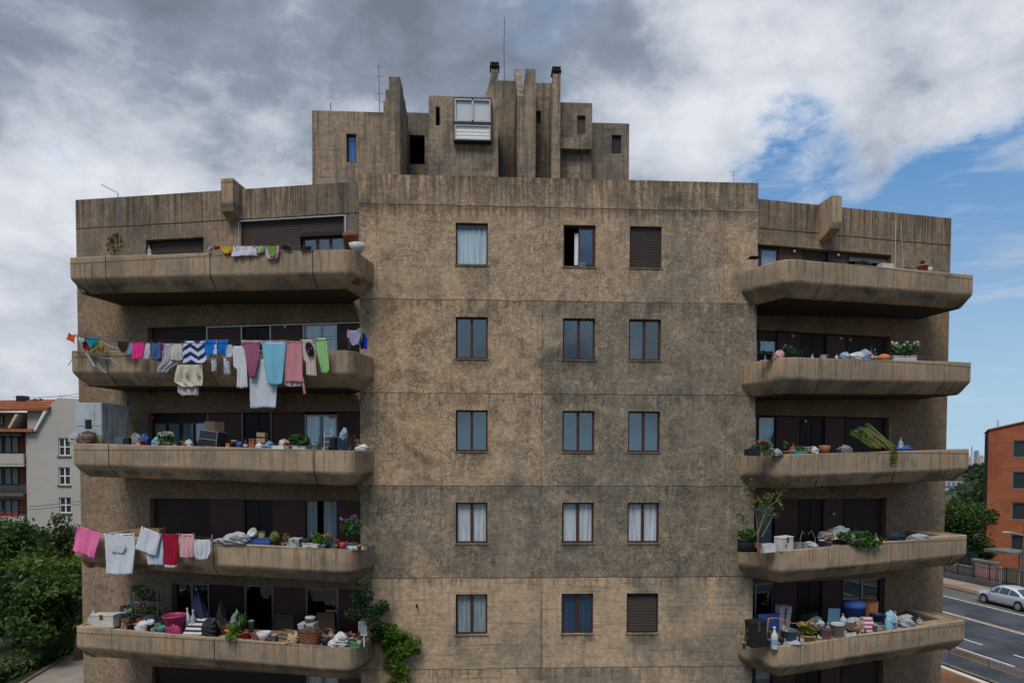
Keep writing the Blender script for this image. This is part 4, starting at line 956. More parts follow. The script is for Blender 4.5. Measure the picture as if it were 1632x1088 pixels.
I('basket', 'basket', 'basket', 'tan wicker basket on the rag heap in front of the metal cabinet', 'L', 3, 131, 152, 690, off=.18, base=.04, col='straw', fill='brown')
I('pot', 'potted_plant', 'plant', 'pale dry plant by the foot of the white metal cabinet', 'L', 3, 150, 166, 692, off=.2, ph=.8, plant='leafy', col='olive', n=50)
# ---------- second floor, left
I('sack', 'cloth_bundle', 'cloth', 'crumpled grey and white cloth lying over the second-floor left parapet', 'L', 2, 352, 398, 850, off=.08, base=-.02, col='silver', accent='grey', d=.34, amp=.35)
I('sack', 'cloth_bundle', 'cloth', 'thin flattened grey cloth trailing left from the crumpled cloth', 'L', 2, 337, 362, 858, off=.08, base=-.01, col='silver', d=.2, amp=.35)
I('bowl', 'bowl', 'bowl', 'white bowl tipped on its side over the blue trough', 'L', 2, 399, 416, 850, base=.12, col='white', tilt=1.0, off=.30)
I('basket', 'basket', 'basket', 'small brown wicker basket right of the tipped white bowl', 'L', 2, 410, 424, 847, base=.0, col='straw', off=.36)
I('pot', 'planter_trough', 'planter', 'long blue trough with a terracotta rim left of the oval cactus', 'L', 2, 399, 433, 856, off=.24, pot='blue', trough=True, ph=.1, plant='twig', n=5, pw=1.)
I('pot', 'cactus', 'cactus', 'oval green cactus on the second-floor left parapet', 'L', 2, 431, 446, 845, pot='brown', plant='cactus', col='olive', ph=.85)
I('pot', 'potted_plant', 'plant', 'pale dry flower head right of the oval cactus', 'L', 2, 449, 462, 848, pot='white', plant='leafy', col='dryleaf', ph=.75, n=60, pw=.5)
I('pot', 'flower_pot', 'pot', 'tiny white pot in front of the pale dry flower head', 'L', 2, 447, 456, 862, off=.18, pot='white', ph=.4, n=20, col='olive')
I('box', 'storage_box', 'box', 'pale grey lidded box under the second-floor curtain', 'L', 2, 463, 480, 857, col='silver')
I('pot', 'potted_plant', 'plant', 'small green seedling in a white tub in front of the pale grey box', 'L', 2, 470, 482, 860, off=.2, pot='white', ph=.6, n=40)
I('box', 'storage_box', 'box', 'dark blue box right of the pale grey box', 'L', 2, 481, 497, 858, off=.42, col='navy')
I('pot', 'planter_trough', 'planter', 'white square pot below the dark blue box', 'L', 2, 482, 496, 864, off=.20, pot='white', trough=True, ph=.1, n=8, pw=.95)
I('pot', 'planter_trough', 'planter', 'white square pot under the orange-rimmed fern', 'L', 2, 496, 509, 865, off=.18, pot='white', trough=True, ph=.1, n=8, pw=.95)
I('pot', 'potted_plant', 'plant', 'light green bushy fern in an orange pot below the blue curtains', 'L', 2, 494, 517, 849, pot='orange', pw=.45, ph=.7, col='lime', n=140)
I('pot', 'potted_plant', 'plant', 'orange flowering plant left of the red flower tub', 'L', 2, 514, 530, 851, pot='black', ph=.75, flower='orange', col='leaf')
I('pot', 'potted_plant', 'plant', 'single red bloom over a low black pot', 'L', 2, 530, 543, 859, pot='black', ph=.55, flower='red', n=30)
I('bowl', 'bowl', 'bowl', 'red plastic bowl right of the single red bloom', 'L', 2, 540, 551, 864, off=.22, col='red', inner='black')
I('bottle', 'can', 'can', 'small blue can between the red bowl and the purple flowering tree', 'L', 2, 550, 556, 862, col='blue')
I('pot', 'potted_tree', 'tree', 'little round-headed tree with purple flowers in a red pot', 'L', 2, 545, 579, 822, off=.5, pot='red', pw=.5, plant='tree', ph=.80, flower='purple', n=320, col='leaf')
I('tray', 'tray', 'tray', 'white seed tray with green shoots on the rounded corner', 'L', 2, 556, 572, 869, off=.34, col='white', fill='leaf')
I('tray', 'tray', 'tray', 'pale tray of odds and ends at the end of the second-floor left parapet', 'L', 2, 573, 583, 870, off=.45, col='cream', fill='olive')
I('pot', 'flower_pot', 'pot', 'small pinkish pot at the foot of the purple flowering tree', 'L', 2, 530, 540, 866, off=.16, pot='rose', ph=.2, n=12)
I('crate', 'wooden_board', 'board', 'weathered wooden drying frame propped behind the white laundry', 'L', 2, 210, 262, 838, off=.8, col='wood')
# ---------- first floor, left
I('sack', 'cloth_bundle', 'cloth', 'blue and white bundle at the outer end behind the cream box', 'L', 1, 142, 156, 975, col='silver', accent='blue', off=.5)
I('box', 'storage_box', 'box', 'large cream plastic box standing on the first-floor left parapet', 'L', 1, 150, 190, 977, off=.22, col='cream', base=.01, d=.40)
I('tub', 'plastic_tub', 'tub', 'translucent grey tub upturned behind the cream box', 'L', 1, 178, 212, 971, off=.75, col='silver', handle=False)
I('pot', 'potted_plant', 'plant', 'dark spreading plant between the cream box and the flower shelf', 'L', 1, 192, 220, 962, off=.8, n=160, ph=.5, pot='brown', col='darkgreen')
I('crate', 'wire_crate', 'crate', 'openwork brown crate behind the red pot beside the cream box', 'L', 1, 194, 212, 982, off=.45, col='brown')
I('pot', 'flower_pot', 'pot', 'red clay pot of dry stalks right of the cream box', 'L', 1, 195, 208, 983, off=.24, pot='terracotta', plant='twig', col='dryleaf', ph=.6, n=20, pw=.9)
I('sack', 'plastic_bag', 'bag', 'white bag in front of the shelf of plants', 'L', 1, 216, 242, 990, off=.24, col='white', accent='silver')
I('sack', 'cloth_bundle', 'cloth', 'navy and white cloth on the parapet left of the magenta basket', 'L', 1, 228, 252, 984, off=.4, col='navy', accent='white')
I('bowl', 'basin', 'basin', 'teal basin in front of the magenta basket', 'L', 1, 248, 267, 997, off=.2, col='teal')
I('tray', 'tray', 'tray', 'red tray at the foot of the shelf of plants', 'L', 1, 222, 241, 984, off=.6, base=-.1, col='red')
I('tub', 'laundry_basket', 'basket', 'open magenta laundry basket below the dark sliding door', 'L', 1, 261, 297, 978, off=.34, col='magenta', taper=.7)
I('sack', 'cloth_bundle', 'cloth', 'magenta cloth hanging out of the front of the magenta basket', 'L', 1, 264, 293, 992, off=.14, base=-.06, col='magenta', d=.2)
I('bottle', 'figurine', 'figurine', 'white pottery figurine left of the dark draped umbrella', 'L', 1, 297, 305, 968, off=.5, base=0, col='white', cap='white')
I('bottle', 'figurine', 'figurine', 'second, slightly lower white pottery figurine touching the dark umbrella', 'L', 1, 304, 312, 971, off=.5, base=0, col='silver', cap='white')
I('sack', 'umbrella', 'umbrella', 'dark navy folded umbrella canopy rising over the parapet', 'L', 1, 311, 343, 952, off=.9, col='navy', amp=.3)
I('cushion', 'lounger_cushion', 'cushion', 'white and black striped lounger cushion on the parapet', 'L', 1, 290, 338, 990, off=.2, base=.0, col='white', stripe='black', d=.12, lean=1.2)
I('sack', 'bag', 'bag', 'black bag leaning right of the striped lounger cushion', 'L', 1, 322, 348, 988, off=.25, col='black', amp=.3)
I('sack', 'bag', 'bag', 'dark heap of clothes below the first-floor brown panel', 'L', 1, 340, 372, 973, off=.7, col='black', accent='brown', amp=.35)
I('sack', 'cloth_bundle', 'cloth', 'grey fleece on top of the dark heap of clothes', 'L', 1, 366, 384, 978, off=.6, base=-.1, col='grey', amp=.3)
I('pot', 'potted_plant', 'plant', 'orange pot with small pale leaves left of the big aloe', 'L', 1, 356, 378, 993, off=.3, pot='orange', ph=.4, col='lime', n=70, pw=.8)
I('pot', 'potted_plant', 'plant', 'big aloe with long arching leaves trailing over the parapet', 'L', 1, 364, 402, 975, off=.26, plant='spiky', col='leaf', ph=.8, n=34, pw=.4)
I('pot', 'potted_plant', 'plant', 'pale green trailing plant hanging below the aloe', 'L', 1, 364, 384, 1000, off=.16, plant='trail', col='lime', ph=.6, n=120, pw=.4)
I('tub', 'cup', 'cup', 'grey mug standing behind the aloe', 'L', 1, 396, 405, 987, off=.5, col='grey', handle=False)
I('tub', 'flower_pot', 'pot', 'red pot at the foot of the aloe', 'L', 1, 386, 397, 1007, off=.16, col='red', handle=False)
I('bowl', 'basin', 'basin', 'white and blue washing-up bowl between the aloe and the firewood', 'L', 1, 409, 432, 1006, off=.22, col='white', inner='bluegrey')
I('chair', 'garden_chair', 'chair', 'dark metal garden chair behind the pieces of firewood', 'L', 1, 428, 462, 982, off=1.0, col='black', seat=.42)
I('crate', 'wooden_crate', 'crate', 'broken wooden crate of firewood right of the washing-up bowl', 'L', 1, 446, 472, 1003, off=.26, col='wood')
I('sack', 'driftwood', 'wood', 'pale bundle of dried roots beside the wicker basket', 'L', 1, 458, 478, 1008, off=.18, col='straw', amp=.4)
I('basket', 'basket', 'basket', 'wide brown wicker basket under the white box', 'L', 1, 472, 512, 1005, off=.26, col='rust', fill='brown')
I('box', 'storage_box', 'box', 'white ventilated box above the wide wicker basket', 'L', 1, 480, 506, 991, off=.55, base=-.1, col='silver')
I('tub', 'cooking_pot', 'pot', 'steel cooking pot with a lid on the white ventilated box', 'L', 1, 486, 502, 982, off=.55, base=.12, col='grey', lid='silver', handle=False)
I('bowl', 'bowl', 'bowl', 'black bowl on the parapet right of the wide wicker basket', 'L', 1, 511, 526, 1016, off=.2, col='black')
I('sack', 'cloth_bundle', 'cloth', 'white tangled cloth left of the green netting', 'L', 1, 532, 558, 1009, off=.3, col='white', accent='grey', amp=.35)
I('sack', 'plastic_bag', 'bag', 'flat white bag on the ledge left of the green netting', 'L', 1, 523, 540, 1020, off=.16, col='white')
I('tray', 'netting', 'net', 'heap of bright green netting at the rounded first-floor corner', 'L', 1, 546, 577, 1024, off=.36, col='green', fill='green')
I('bottle', 'bottle', 'bottle', 'brown bottle behind the green netting', 'L', 1, 569, 576, 1005, off=.4, col='brown')
I('chair', 'garden_chair', 'chair', 'orange upholstered chair behind the right-hand first-floor window', 'L', 1, 500, 531, 978, off=1.25, col='brown', cushion='orange', seat=.52)
# ---------- fifth floor
I('pot', 'potted_plant', 'plant', 'straggly flowering plant beside the thin pole on the top left balcony', 'L', 5, 170, 198, 375, off=.34, ph=.8, col='olive', n=90, pw=.3, flower='rust')
I('tub', 'plastic_tub', 'tub', 'rust brown tub at the inner end of the top left balcony', 'L', 5, 551, 575, 373, off=.6, col='rust', lid='rust', handle=False)
I('bowl', 'basin', 'basin', 'upturned white basin on the corner of the top left balcony', 'L', 5, 556, 583, 389, off=.5, base=.0, col='white', inner='white')
I('bottle', 'bottle', 'bottle', 'slim white bottle before the low dark shutter of the top left balcony', 'L', 5, 236, 242, 392, off=.3, col='rose')
I('sack', 'bag', 'bag', 'black bag slung over the inner end of the top right balcony', 'R', 5, 1194, 1212, 414, off=.25, base=-.02, col='black')
I('pot', 'potted_plant', 'plant', 'red bowl pot with a small green sprout on the top right balcony', 'R', 5, 1461, 1479, 415, off=.2, pot='terracotta', ph=.4, plant='spiky', pw=.95, n=12)
I('bowl', 'saucer', 'saucer', 'white saucer right of the red bowl pot', 'R', 5, 1474, 1486, 427, off=.16, base=-.04, col='white')
I('tub', 'cup', 'cup', 'pale blue cup left of the red bowl pot', 'R', 5, 1442, 1450, 424, off=.2, col='lightblue', handle=False)
I('tub', 'cup', 'cup', 'cream cup between the pale blue cup and the red bowl pot', 'R', 5, 1451, 1458, 425, off=.2, col='cream', handle=False)
I('sack', 'cloth_bundle', 'cloth', 'dark green cloth folded on the middle of the top right parapet', 'R', 5, 1362, 1392, 415, off=.3, col='darkgreen')
I('tray', 'tray', 'tray', 'thin pale board on the top right parapet', 'R', 5, 1400, 1422, 421, off=.2, col='cream')
# ---------- fourth floor, right
I('pot', 'flower_pot', 'pot', 'black pot at the inner corner of the fourth-floor right balcony', 'R', 4, 1207, 1220, 559, off=.5, pot='black', ph=.3, col='darkgreen', pw=.9)
I('pot', 'flower_pot', 'pot', 'second black pot, before the left pane of the fourth-floor right window', 'R', 4, 1219, 1232, 560, off=.4, pot='black', ph=.3, col='darkgreen', pw=.9)
I('sack', 'plastic_bag', 'bag', 'pinkish white bag below the fourth-floor right window', 'R', 4, 1233, 1249, 560, col='rose')
I('pot', 'potted_plant', 'plant', 'dark plant with purplish leaves below the wall lamp', 'R', 4, 1248, 1266, 551, ph=.8, pot='black', col='darkgreen', flower='bluegrey')
I('pot', 'potted_plant', 'plant', 'dark bushy plant just left of the fourth-floor brown door', 'R', 4, 1264, 1282, 554, ph=.8, pot='black', col='darkgreen')
I('sack', 'plastic_bag', 'bag', 'blue and white bag left of the white sheets', 'R', 4, 1337, 1353, 563, off=.22, col='lightblue', accent='white')
I('sack', 'cloth_bundle', 'cloth', 'folded white sheets on the fourth-floor right parapet', 'R', 4, 1350, 1376, 563, off=.24, col='white')
I('sack', 'magazine_pile', 'magazines', 'untidy pile of bluish papers left of the black bottles', 'R', 4, 1368, 1388, 559, off=.32, col='lightblue', accent='rose')
I('bottle', 'bottle', 'bottle', 'taller black bottle left of the orange pumpkin', 'R', 4, 1385, 1392, 551, col='black', cap='black')
I('bottle', 'bottle', 'bottle', 'shorter dark bottle touching the orange pumpkin', 'R', 4, 1392, 1399, 556, col='black', cap='grey')
I('ball', 'pumpkin', 'pumpkin', 'round orange pumpkin on the fourth-floor right parapet', 'R', 4, 1399, 1418, 564, off=.22)
I('pot', 'planter_trough', 'planter', 'long white trough of white flowers right of the orange pumpkin', 'R', 4, 1415, 1466, 546, off=.22, pot='white', trough=True, ph=.68, plant='leafy', col='leaf', flower='white', n=320, pw=.82)
# ---------- third floor, right
I('tray', 'tray', 'tray', 'flat black tray at the inner end of the third-floor right balcony', 'R', 3, 1188, 1210, 716, off=.18, col='black', fill='black')
I('pot', 'potted_plant', 'plant', 'bright red flowering plant on the third-floor right balcony', 'R', 3, 1202, 1229, 704, pot='brown', ph=.7, flower='red', n=140)
I('tub', 'cup', 'cup', 'small white tub right of the red flowers', 'R', 3, 1225, 1234, 714, off=.18, col='white', handle=False)
I('sack', 'plastic_bag', 'bag', 'little crumpled white bag right of the small white tub', 'R', 3, 1233, 1248, 716, off=.18, col='silver')
I('pot', 'potted_plant', 'plant', 'upright green cactus-like plant left of the brown jug', 'R', 3, 1245, 1260, 702, ph=.7, plant='spiky', pot='terracotta', n=30, pw=.6)
I('bottle', 'jug', 'jug', 'reddish brown jug between two green plants', 'R', 3, 1258, 1268, 707, col='rust', cap='rust')
I('pot', 'potted_plant', 'plant', 'low spreading green plant left of the cardboard box', 'R', 3, 1264, 1283, 709, ph=.7, n=110)
I('tray', 'tray', 'tray', 'teal tray in front of the low spreading plant', 'R', 3, 1262, 1284, 718, off=.16, col='teal')
I('box', 'storage_box', 'box', 'little cardboard box left of the terracotta bowl pot', 'R', 3, 1282, 1294, 712, col='card')
I('sack', 'plastic_bag', 'bag', 'white bag between the cardboard box and the terracotta bowl pot', 'R', 3, 1291, 1305, 713, off=.22, col='white')
I('bowl', 'flower_pot', 'pot', 'wide terracotta bowl pot in front of the third-floor right door', 'R', 3, 1304, 1323, 710, off=.24, col='terracotta', inner='brown')
I('sack', 'cloth_bundle', 'cloth', 'grey green rag at the root of the cane bundle', 'R', 3, 1334, 1358, 710, col='grey', accent='olive')
I('sack', 'plastic_bag', 'bag', 'royal blue bag by the outer end of the third-floor right balcony', 'R', 3, 1426, 1456, 711, off=.25, col='blue')
I('bottle', 'bottle', 'bottle', 'pale blue bottle standing in the royal blue bag', 'R', 3, 1431, 1439, 697, off=.3, col='lightblue')
# ---------- second floor, right
I('pot', 'planter_trough', 'planter', 'black trough of green plants at the inner end of the second-floor right balcony', 'R', 2, 1174, 1208, 842, off=.5, pot='black', trough=True, ph=.45, n=200, pw=.9)
I('tray', 'tray', 'tray', 'flat white slab left of the tilted white box', 'R', 2, 1213, 1234, 866, off=.2, col='white')
I('box', 'cool_box', 'box', 'tilted white cool box on the second-floor right parapet', 'R', 2, 1234, 1263, 854, off=.26, col='white', d=.3, rz=.35)
I('tray', 'tray', 'tray', 'grey tray right of the tilted white cool box', 'R', 2, 1266, 1290, 864, off=.3, col='grey')
I('sack', 'plastic_bag', 'bag', 'greenish white bag left of the orange flowers', 'R', 2, 1284, 1304, 864, off=.22, col='silver')
I('tub', 'cup', 'cup', 'blue and white mug left of the orange flowers', 'R', 2, 1305, 1315, 860, off=.24, col='blue', lid='white')
I('pot', 'potted_plant', 'plant', 'small orange flowers in a terracotta pot left of the big fern', 'R', 2, 1312, 1328, 851, off=.26, ph=.6, flower='orange', n=60, pw=.7)
I('pot', 'potted_plant', 'plant', 'large fern spilling over the second-floor right parapet', 'R', 2, 1328, 1398, 846, off=.24, plant='trail', col='leaf', ph=.75, n=520, pw=.3)
I('sack', 'jacket', 'jacket', 'dark navy jacket lying on the parapet right of the fern', 'R', 2, 1414, 1446, 850, off=.15, base=-.02, col='navy', accent='black', d=.3)
I('sack', 'towel', 'towel', 'pale blue towel spread on the outer second-floor right parapet', 'R', 2, 1444, 1482, 851, off=.15, base=-.02, col='silver', d=.3)
I('rack', 'rattan_chair', 'chair', 'round rattan chair left of the table with the lace cloth', 'R', 2, 1275, 1302, 845, off=.95, col='straw')
# ---------- first floor, right
I('box', 'storage_box', 'box', 'large black lidded box at the inner end of the first-floor right balcony', 'R', 1, 1192, 1219, 987, off=.5, col='black', d=.4)
I('chair', 'stool', 'stool', 'bright blue plastic seat behind the white pump', 'R', 1, 1216, 1254, 981, off=1.0, col='blue', seat=.5)
I('bottle', 'pump', 'pump', 'white stand pipe pump on the first-floor right parapet', 'R', 1, 1229, 1240, 998, off=.14, base=-.10, col='white', cap='white')
I('tub', 'washing_bowl', 'basin', 'blue grey washing bowl right of the white pump', 'R', 1, 1243, 1271, 1002, off=.42, col='bluegrey')
I('sack', 'cloth_bundle', 'cloth', 'white paper sheets at the foot of the blue grey bowl', 'R', 1, 1246, 1276, 1021, off=.18, col='silver')
I('box', 'appliance', 'appliance', 'pale metal appliance under the first-floor right window', 'R', 1, 1232, 1252, 963, off=1.5, col='silver', d=.3)
I('pot', 'potted_plant', 'plant', 'yellow flowering plant in a wide tan pot', 'R', 1, 1269, 1303, 993, off=.26, pot='card', ph=.65, col='olive', flower='yellow', n=170, pw=.75)
I('chair', 'garden_chair', 'chair', 'dark woven chair with blue and white clothes over it', 'R', 1, 1284, 1318, 980, off=1.0, col='black', seat=.55, cushion='navy')
I('sack', 'shirt', 'shirt', 'blue and white shirt thrown over the woven chair', 'R', 1, 1290, 1316, 985, off=.8, base=.08, col='bluegrey', accent='white')
I('tub', 'flower_pot', 'pot', 'beige pot with a dark rim left of the white bucket', 'R', 1, 1306, 1325, 1001, off=.22, col='rose', lid='brown', handle=False)
I('tub', 'bucket', 'bucket', 'white plastic bucket on the first-floor right parapet', 'R', 1, 1325, 1346, 992, off=.26, col='white')
I('chair', 'garden_chair', 'chair', 'light blue plastic chair behind the white bucket', 'R', 1, 1322, 1344, 971, off=.95, col='lightblue', seat=.5)
I('tub', 'plastic_tub', 'tub', 'big blue lidded tub in front of the first-floor right window', 'R', 1, 1345, 1379, 958, off=1.05, col='blue', lid='blue')
I('basket', 'straw_hat', 'hat', 'orange straw basket right of the big blue tub', 'R', 1, 1377, 1400, 957, off=1.15, base=-.15, col='orange')
I('sack', 'cloth_bundle', 'cloth', 'grey white sheet bundled below the big blue tub', 'R', 1, 1345, 1376, 985, off=.7, base=.08, col='silver')
I('sack', 'toy', 'toy', 'brown furry bundle right of the white bucket', 'R', 1, 1345, 1372, 994, off=.3, col='brown', accent='wood', amp=.3)
I('cushion', 'cushion', 'cushion', 'small red and white striped cushion left of the larger striped one', 'R', 1, 1374, 1394, 984, off=.34, col='white', stripe='magenta', d=.16)
I('cushion', 'cushion', 'cushion', 'large pink and white striped cushion under the dark blue seat pad', 'R', 1, 1391, 1416, 984, off=.40, col='white', stripe='rose', d=.25)
I('tub', 'seat_pad', 'cushion', 'round dark blue seat pad lying on the striped cushions', 'R', 1, 1385, 1412, 977, off=.45, base=.26, col='navy', handle=False)
I('sack', 'towel', 'towel', 'pale blue towel hung down beside the large striped cushion', 'R', 1, 1408, 1430, 977, off=.22, base=-.1, col='sky', d=.2)
I('sack', 'bag', 'bag', 'black and white bag at the outer part of the first-floor right balcony', 'R', 1, 1431, 1458, 981, off=.32, col='silver', accent='black', amp=.3)
I('bottle', 'bottle', 'bottle', 'steel bottle lying dark beside the black and white bag', 'R', 1, 1460, 1470, 983, off=.4, col='grey')
I('tray', 'tray', 'tray', 'thin white lid at the foot of the white bucket', 'R', 1, 1342, 1362, 1006, off=.15, col='white')
I('pot', 'potted_plant', 'plant', 'pale straggly plant on the ledge left of the large black box', 'R', 1, 1178, 1194, 996, off=.3, pot='grey', ph=.7, col='leaf', n=40, pw=.4)

# ---------- the crowd of small look-alikes between the larger things
def crowd(sd, fl, spans, label, group, n, seed, ymin, ymax, offs=(.18, .5), bench=0):
    r = random.Random(seed)
    for k in range(n):
        a, b = spans[k % len(spans)]; u = r.uniform(a, b); w_ = r.uniform(4, 9) + (3 if bench else 0) * r.random(); v = r.uniform(ymin(u), ymax(u)); kd = r.choice(['tub', 'bottle', 'sack', 'pot', 'box', 'sack', 'tub'])
        c = r.choice(['white', 'grey', 'brown', 'black', 'rust', 'terracotta', 'bluegrey', 'cream', 'card', 'silver', 'straw', 'black', 'brown'])
        kw = dict(tub=dict(col=c, handle=False), bottle=dict(col=c), sack=dict(col=c, amp=.3), pot=dict(pot='terracotta', col=r.choice(['leaf', 'olive', 'darkgreen']), ph=.6, n=30, pw=.8), box=dict(col=c))[kd]
        item(kd, dict(tub='jar', bottle='bottle', sack='rag', pot='seedling_pot', box='small_box')[kd], dict(tub='jar', bottle='bottle', sack='rag', pot='pot', box='box')[kd], label[kd], sd, fl, u - w_ / 2, u + w_ / 2, v, **(dict(off=r.uniform(.68, .98), base=.082) if bench and k % 2 else dict(off=r.uniform(.17, .5))), clamp=dict(bottle=2.6, sack=.8, pot=1.7).get(kd, 1.25), group=group + ' (' + dict(tub='jars', bottle='bottles', sack='rags', pot='seedling pots', box='boxes')[kd] + ')', **kw)
def bench(sd, fl, u0, u1, label):
    F = FR[sd]; sa, Pa, _ = spot(sd, fl, u0, .83); sb, Pb, _ = spot(sd, fl, u1, .83); z = rim(fl) + F.dz((sa + sb) / 2) + .06; c = ((Pa[0] + Pb[0]) / 2, (Pa[1] + Pb[1]) / 2, z - .96)
    L_ = math.hypot(Pb[0] - Pa[0], Pb[1] - Pa[1]); e = empty('plank_bench', c, math.atan2(Pb[1] - Pa[1], Pb[0] - Pa[0]), label, 'bench'); m = MB(); m.box(-L_ / 2, L_ / 2, -.20, .20, .93, .96, .005); m.build('plank_top', M_('wood'), e)
    for k in range(4):
        x = -L_ / 2 + .1 + (L_ - .2) * k / 3; m = MB(); m.box(x - .03, x + .03, -.17, .17, 0, .93); m.build('trestle', M_('brown'), e)
bench('L', 1, 200, 560, 'long plank bench behind the first-floor left parapet, covered in small things'); bench('R', 1, 1228, 1440, 'long plank bench behind the first-floor right parapet, covered in small things')
def LB(where): return dict(tub='one of many small jars crowded ' + where, bottle='one of many small bottles crowded ' + where, sack='one of many crumpled rags strewn ' + where, pot='one of many tiny seedling pots crowded ' + where, box='one of many small boxes crowded ' + where)
crowd('L', 1, [(196, 262), (330, 372), (398, 480), (505, 575)], LB('along the first-floor left balcony'), 'small things on the first-floor left balcony', 110, 31, lambda u: 972 + (u - 200) * .075, lambda u: 996 + (u - 200) * .075, bench=1)
crowd('R', 1, [(1225, 1300), (1300, 1375), (1372, 1440)], LB('along the first-floor right balcony'), 'small things on the first-floor right balcony', 100, 32, lambda u: 990 - (u - 1225) * .12, lambda u: 1018 - (u - 1225) * .15, bench=1)
crowd('L', 3, [(184, 300), (368, 460), (495, 560)], LB('along the third-floor left parapet'), 'small things on the third-floor left parapet', 30, 33, lambda u: 700 + (u - 184) * .02, lambda u: 707 + (u - 184) * .02)
crowd('L', 2, [(445, 560), (560, 590)], LB('along the second-floor left parapet'), 'small things on the second-floor left parapet', 22, 34, lambda u: 862, lambda u: 869)
crowd('R', 3, [(1205, 1350)], LB('along the third-floor right parapet'), 'small things on the third-floor right parapet', 16, 35, lambda u: 713, lambda u: 718)
crowd('R', 2, [(1210, 1330), (1385, 1440)], LB('along the second-floor right parapet'), 'small things on the second-floor right parapet', 16, 36, lambda u: 862 - (u - 1210) * .07, lambda u: 867 - (u - 1210) * .07)
crowd('R', 4, [(1210, 1400)], LB('along the fourth-floor right parapet'), 'small things on the fourth-floor right parapet', 10, 37, lambda u: 563, lambda u: 569)
# ---------- special pieces
def local_frame(sd, fl, px, off, base):
    s, P, mpp = spot(sd, fl, px, off); return (P[0], P[1], rim(fl) + FR[sd].dz(s) + base), mpp, P
# white metal cabinet
pos, mpp, P = local_frame('L', 3, 158, .45, -.035); zt = z_at(P, 642); H = zt - pos[2]
SHEET = plain('pale_sheet_metal', (.44, .47, .50), .4, .35, 3, .3, .35, .6); SHEETD = plain('weathered_plastic_sheet', (.13, .14, .15), .35, .5, 6)
cab = empty('metal_cabinet', pos, L.rz, 'tall pale sheet-metal cabinet at the outer end of the third-floor left balcony', 'cabinet')
w1, w2 = -36 * mpp, 12 * mpp
m = MB(); m.box(w1, w2, -.15, .75, 0, H, .01); m.build('body', SHEET, cab)
for a, b, c, d in ((w1 + .02, -.02, H * .45, H - .03), (.02, w2 - .02, H * .45, H - .03), (w1 + .02, w2 - .02, .05, H * .43)):
    m = MB(); m.box(a, b, -.162, -.152, c, d, .004); m.build('door_panel', SHEET, cab)
m = MB(); m.box(-.36, -.12, -.17, -.163, H * .38, H * .60); m.build('opening', BLK, cab)
m = MB(); nn = 9; xs = [w2 + .01 + (30 * mpp) * i / nn for i in range(nn + 1)]
for i, x in enumerate(xs): yy = -.08 + .10 * (i % 2) + .25 * i / nn; m.v += [(x + .02 * math.sin(i), yy, .02), (x - .12 * (1 - i / nn), yy + .05, H * (1.0 - .05 * i / nn))]
m.f = [(2 * i, 2 * i + 2, 2 * i + 3, 2 * i + 1) for i in range(nn)]; m.build('plastic_sheet', SHEETD, cab)
# tilted black display cabinet
pos, mpp, P = local_frame('L', 3, 338, .36, -.035); e = empty('display_cabinet', (pos[0], pos[1], pos[2] + .06), L.rz, 'black glass-topped cabinet lying tilted on the third-floor left parapet', 'cabinet')
e.rotation_euler = (R_(-4), R_(5), L.rz - .38)
W_, D_, H_ = 46 * mpp, .34, 24 * mpp
m = MB(); m.box(-W_ / 2, W_ / 2, -D_ / 2, D_ / 2, .0, H_); m.build('body', BLK, e)
m = MB(); t = .022
m.box(-W_ / 2 - .003, W_ / 2 + .003, -D_ / 2 - .012, -D_ / 2 - .001, H_ * .40, H_ * .40 + t); m.box(-W_ / 2 - .003, W_ / 2 + .003, -D_ / 2 - .012, -D_ / 2 - .001, H_ - t, H_); m.box(-W_ / 2 - .003, -W_ / 2 + t, -D_ / 2 - .011, -D_ / 2 - .001, H_ * .4 + t, H_ - t); m.box(W_ / 2 - t, W_ / 2 + .003, -D_ / 2 - .011, -D_ / 2 - .001, 0, H_ - t)
m.box(W_ / 2 + .001, W_ / 2 + .008, -D_ / 2, D_ / 2, 0, .02); m.box(W_ / 2 + .001, W_ / 2 + .008, -D_ / 2, D_ / 2, H_ - .02, H_)
m.build('trim', M_('grey', .35), e); g = MB(); g.box(-W_ / 2 + .03, W_ / 2 - .03, -D_ / 2 - .006, -D_ / 2 - .001, H_ * .46, H_ - .03); g.build('glass_pane', plain('dark_cabinet_glass', (.012, .014, .016), .16, .1, 3), e)
# folded beach chair frame and cardboard behind it
pos, mpp, P = local_frame('L', 3, 343, 1.0, -.9); zt = z_at(P, 671); e = empty('cardboard_panel', pos, L.rz, 'brown cardboard sheets leaning behind the tilted black cabinet', 'cardboard')
m = MB(); m.box(-18 * mpp, 0, 0, .02, 0, zt - pos[2]); m.build('sheet', M_('card'), e); m = MB(); m.box(.01, 17 * mpp, -.03, -.01, 0, zt - pos[2] - .02); m.build('sheet', M_('wood'), e)
# red paper lantern
pos, mpp, P = local_frame('L', 3, 243, 1.9, 0); zz = z_at(P, 663); e = empty('hanging_ornament', (pos[0], pos[1], zz), L.rz, 'small red ornament hung at the top left of the four-pane window', 'ornament')
m = MB(); m.lathe([(0, -.10), (.09, -.09), (.05, .02), (0, .07)], 12); m.build('shade', M_('red'), e); m = MB(); m.tube([(0, 0, .07), (0, .02, .35)], .004, 4); m.build('string', WIRE, e)
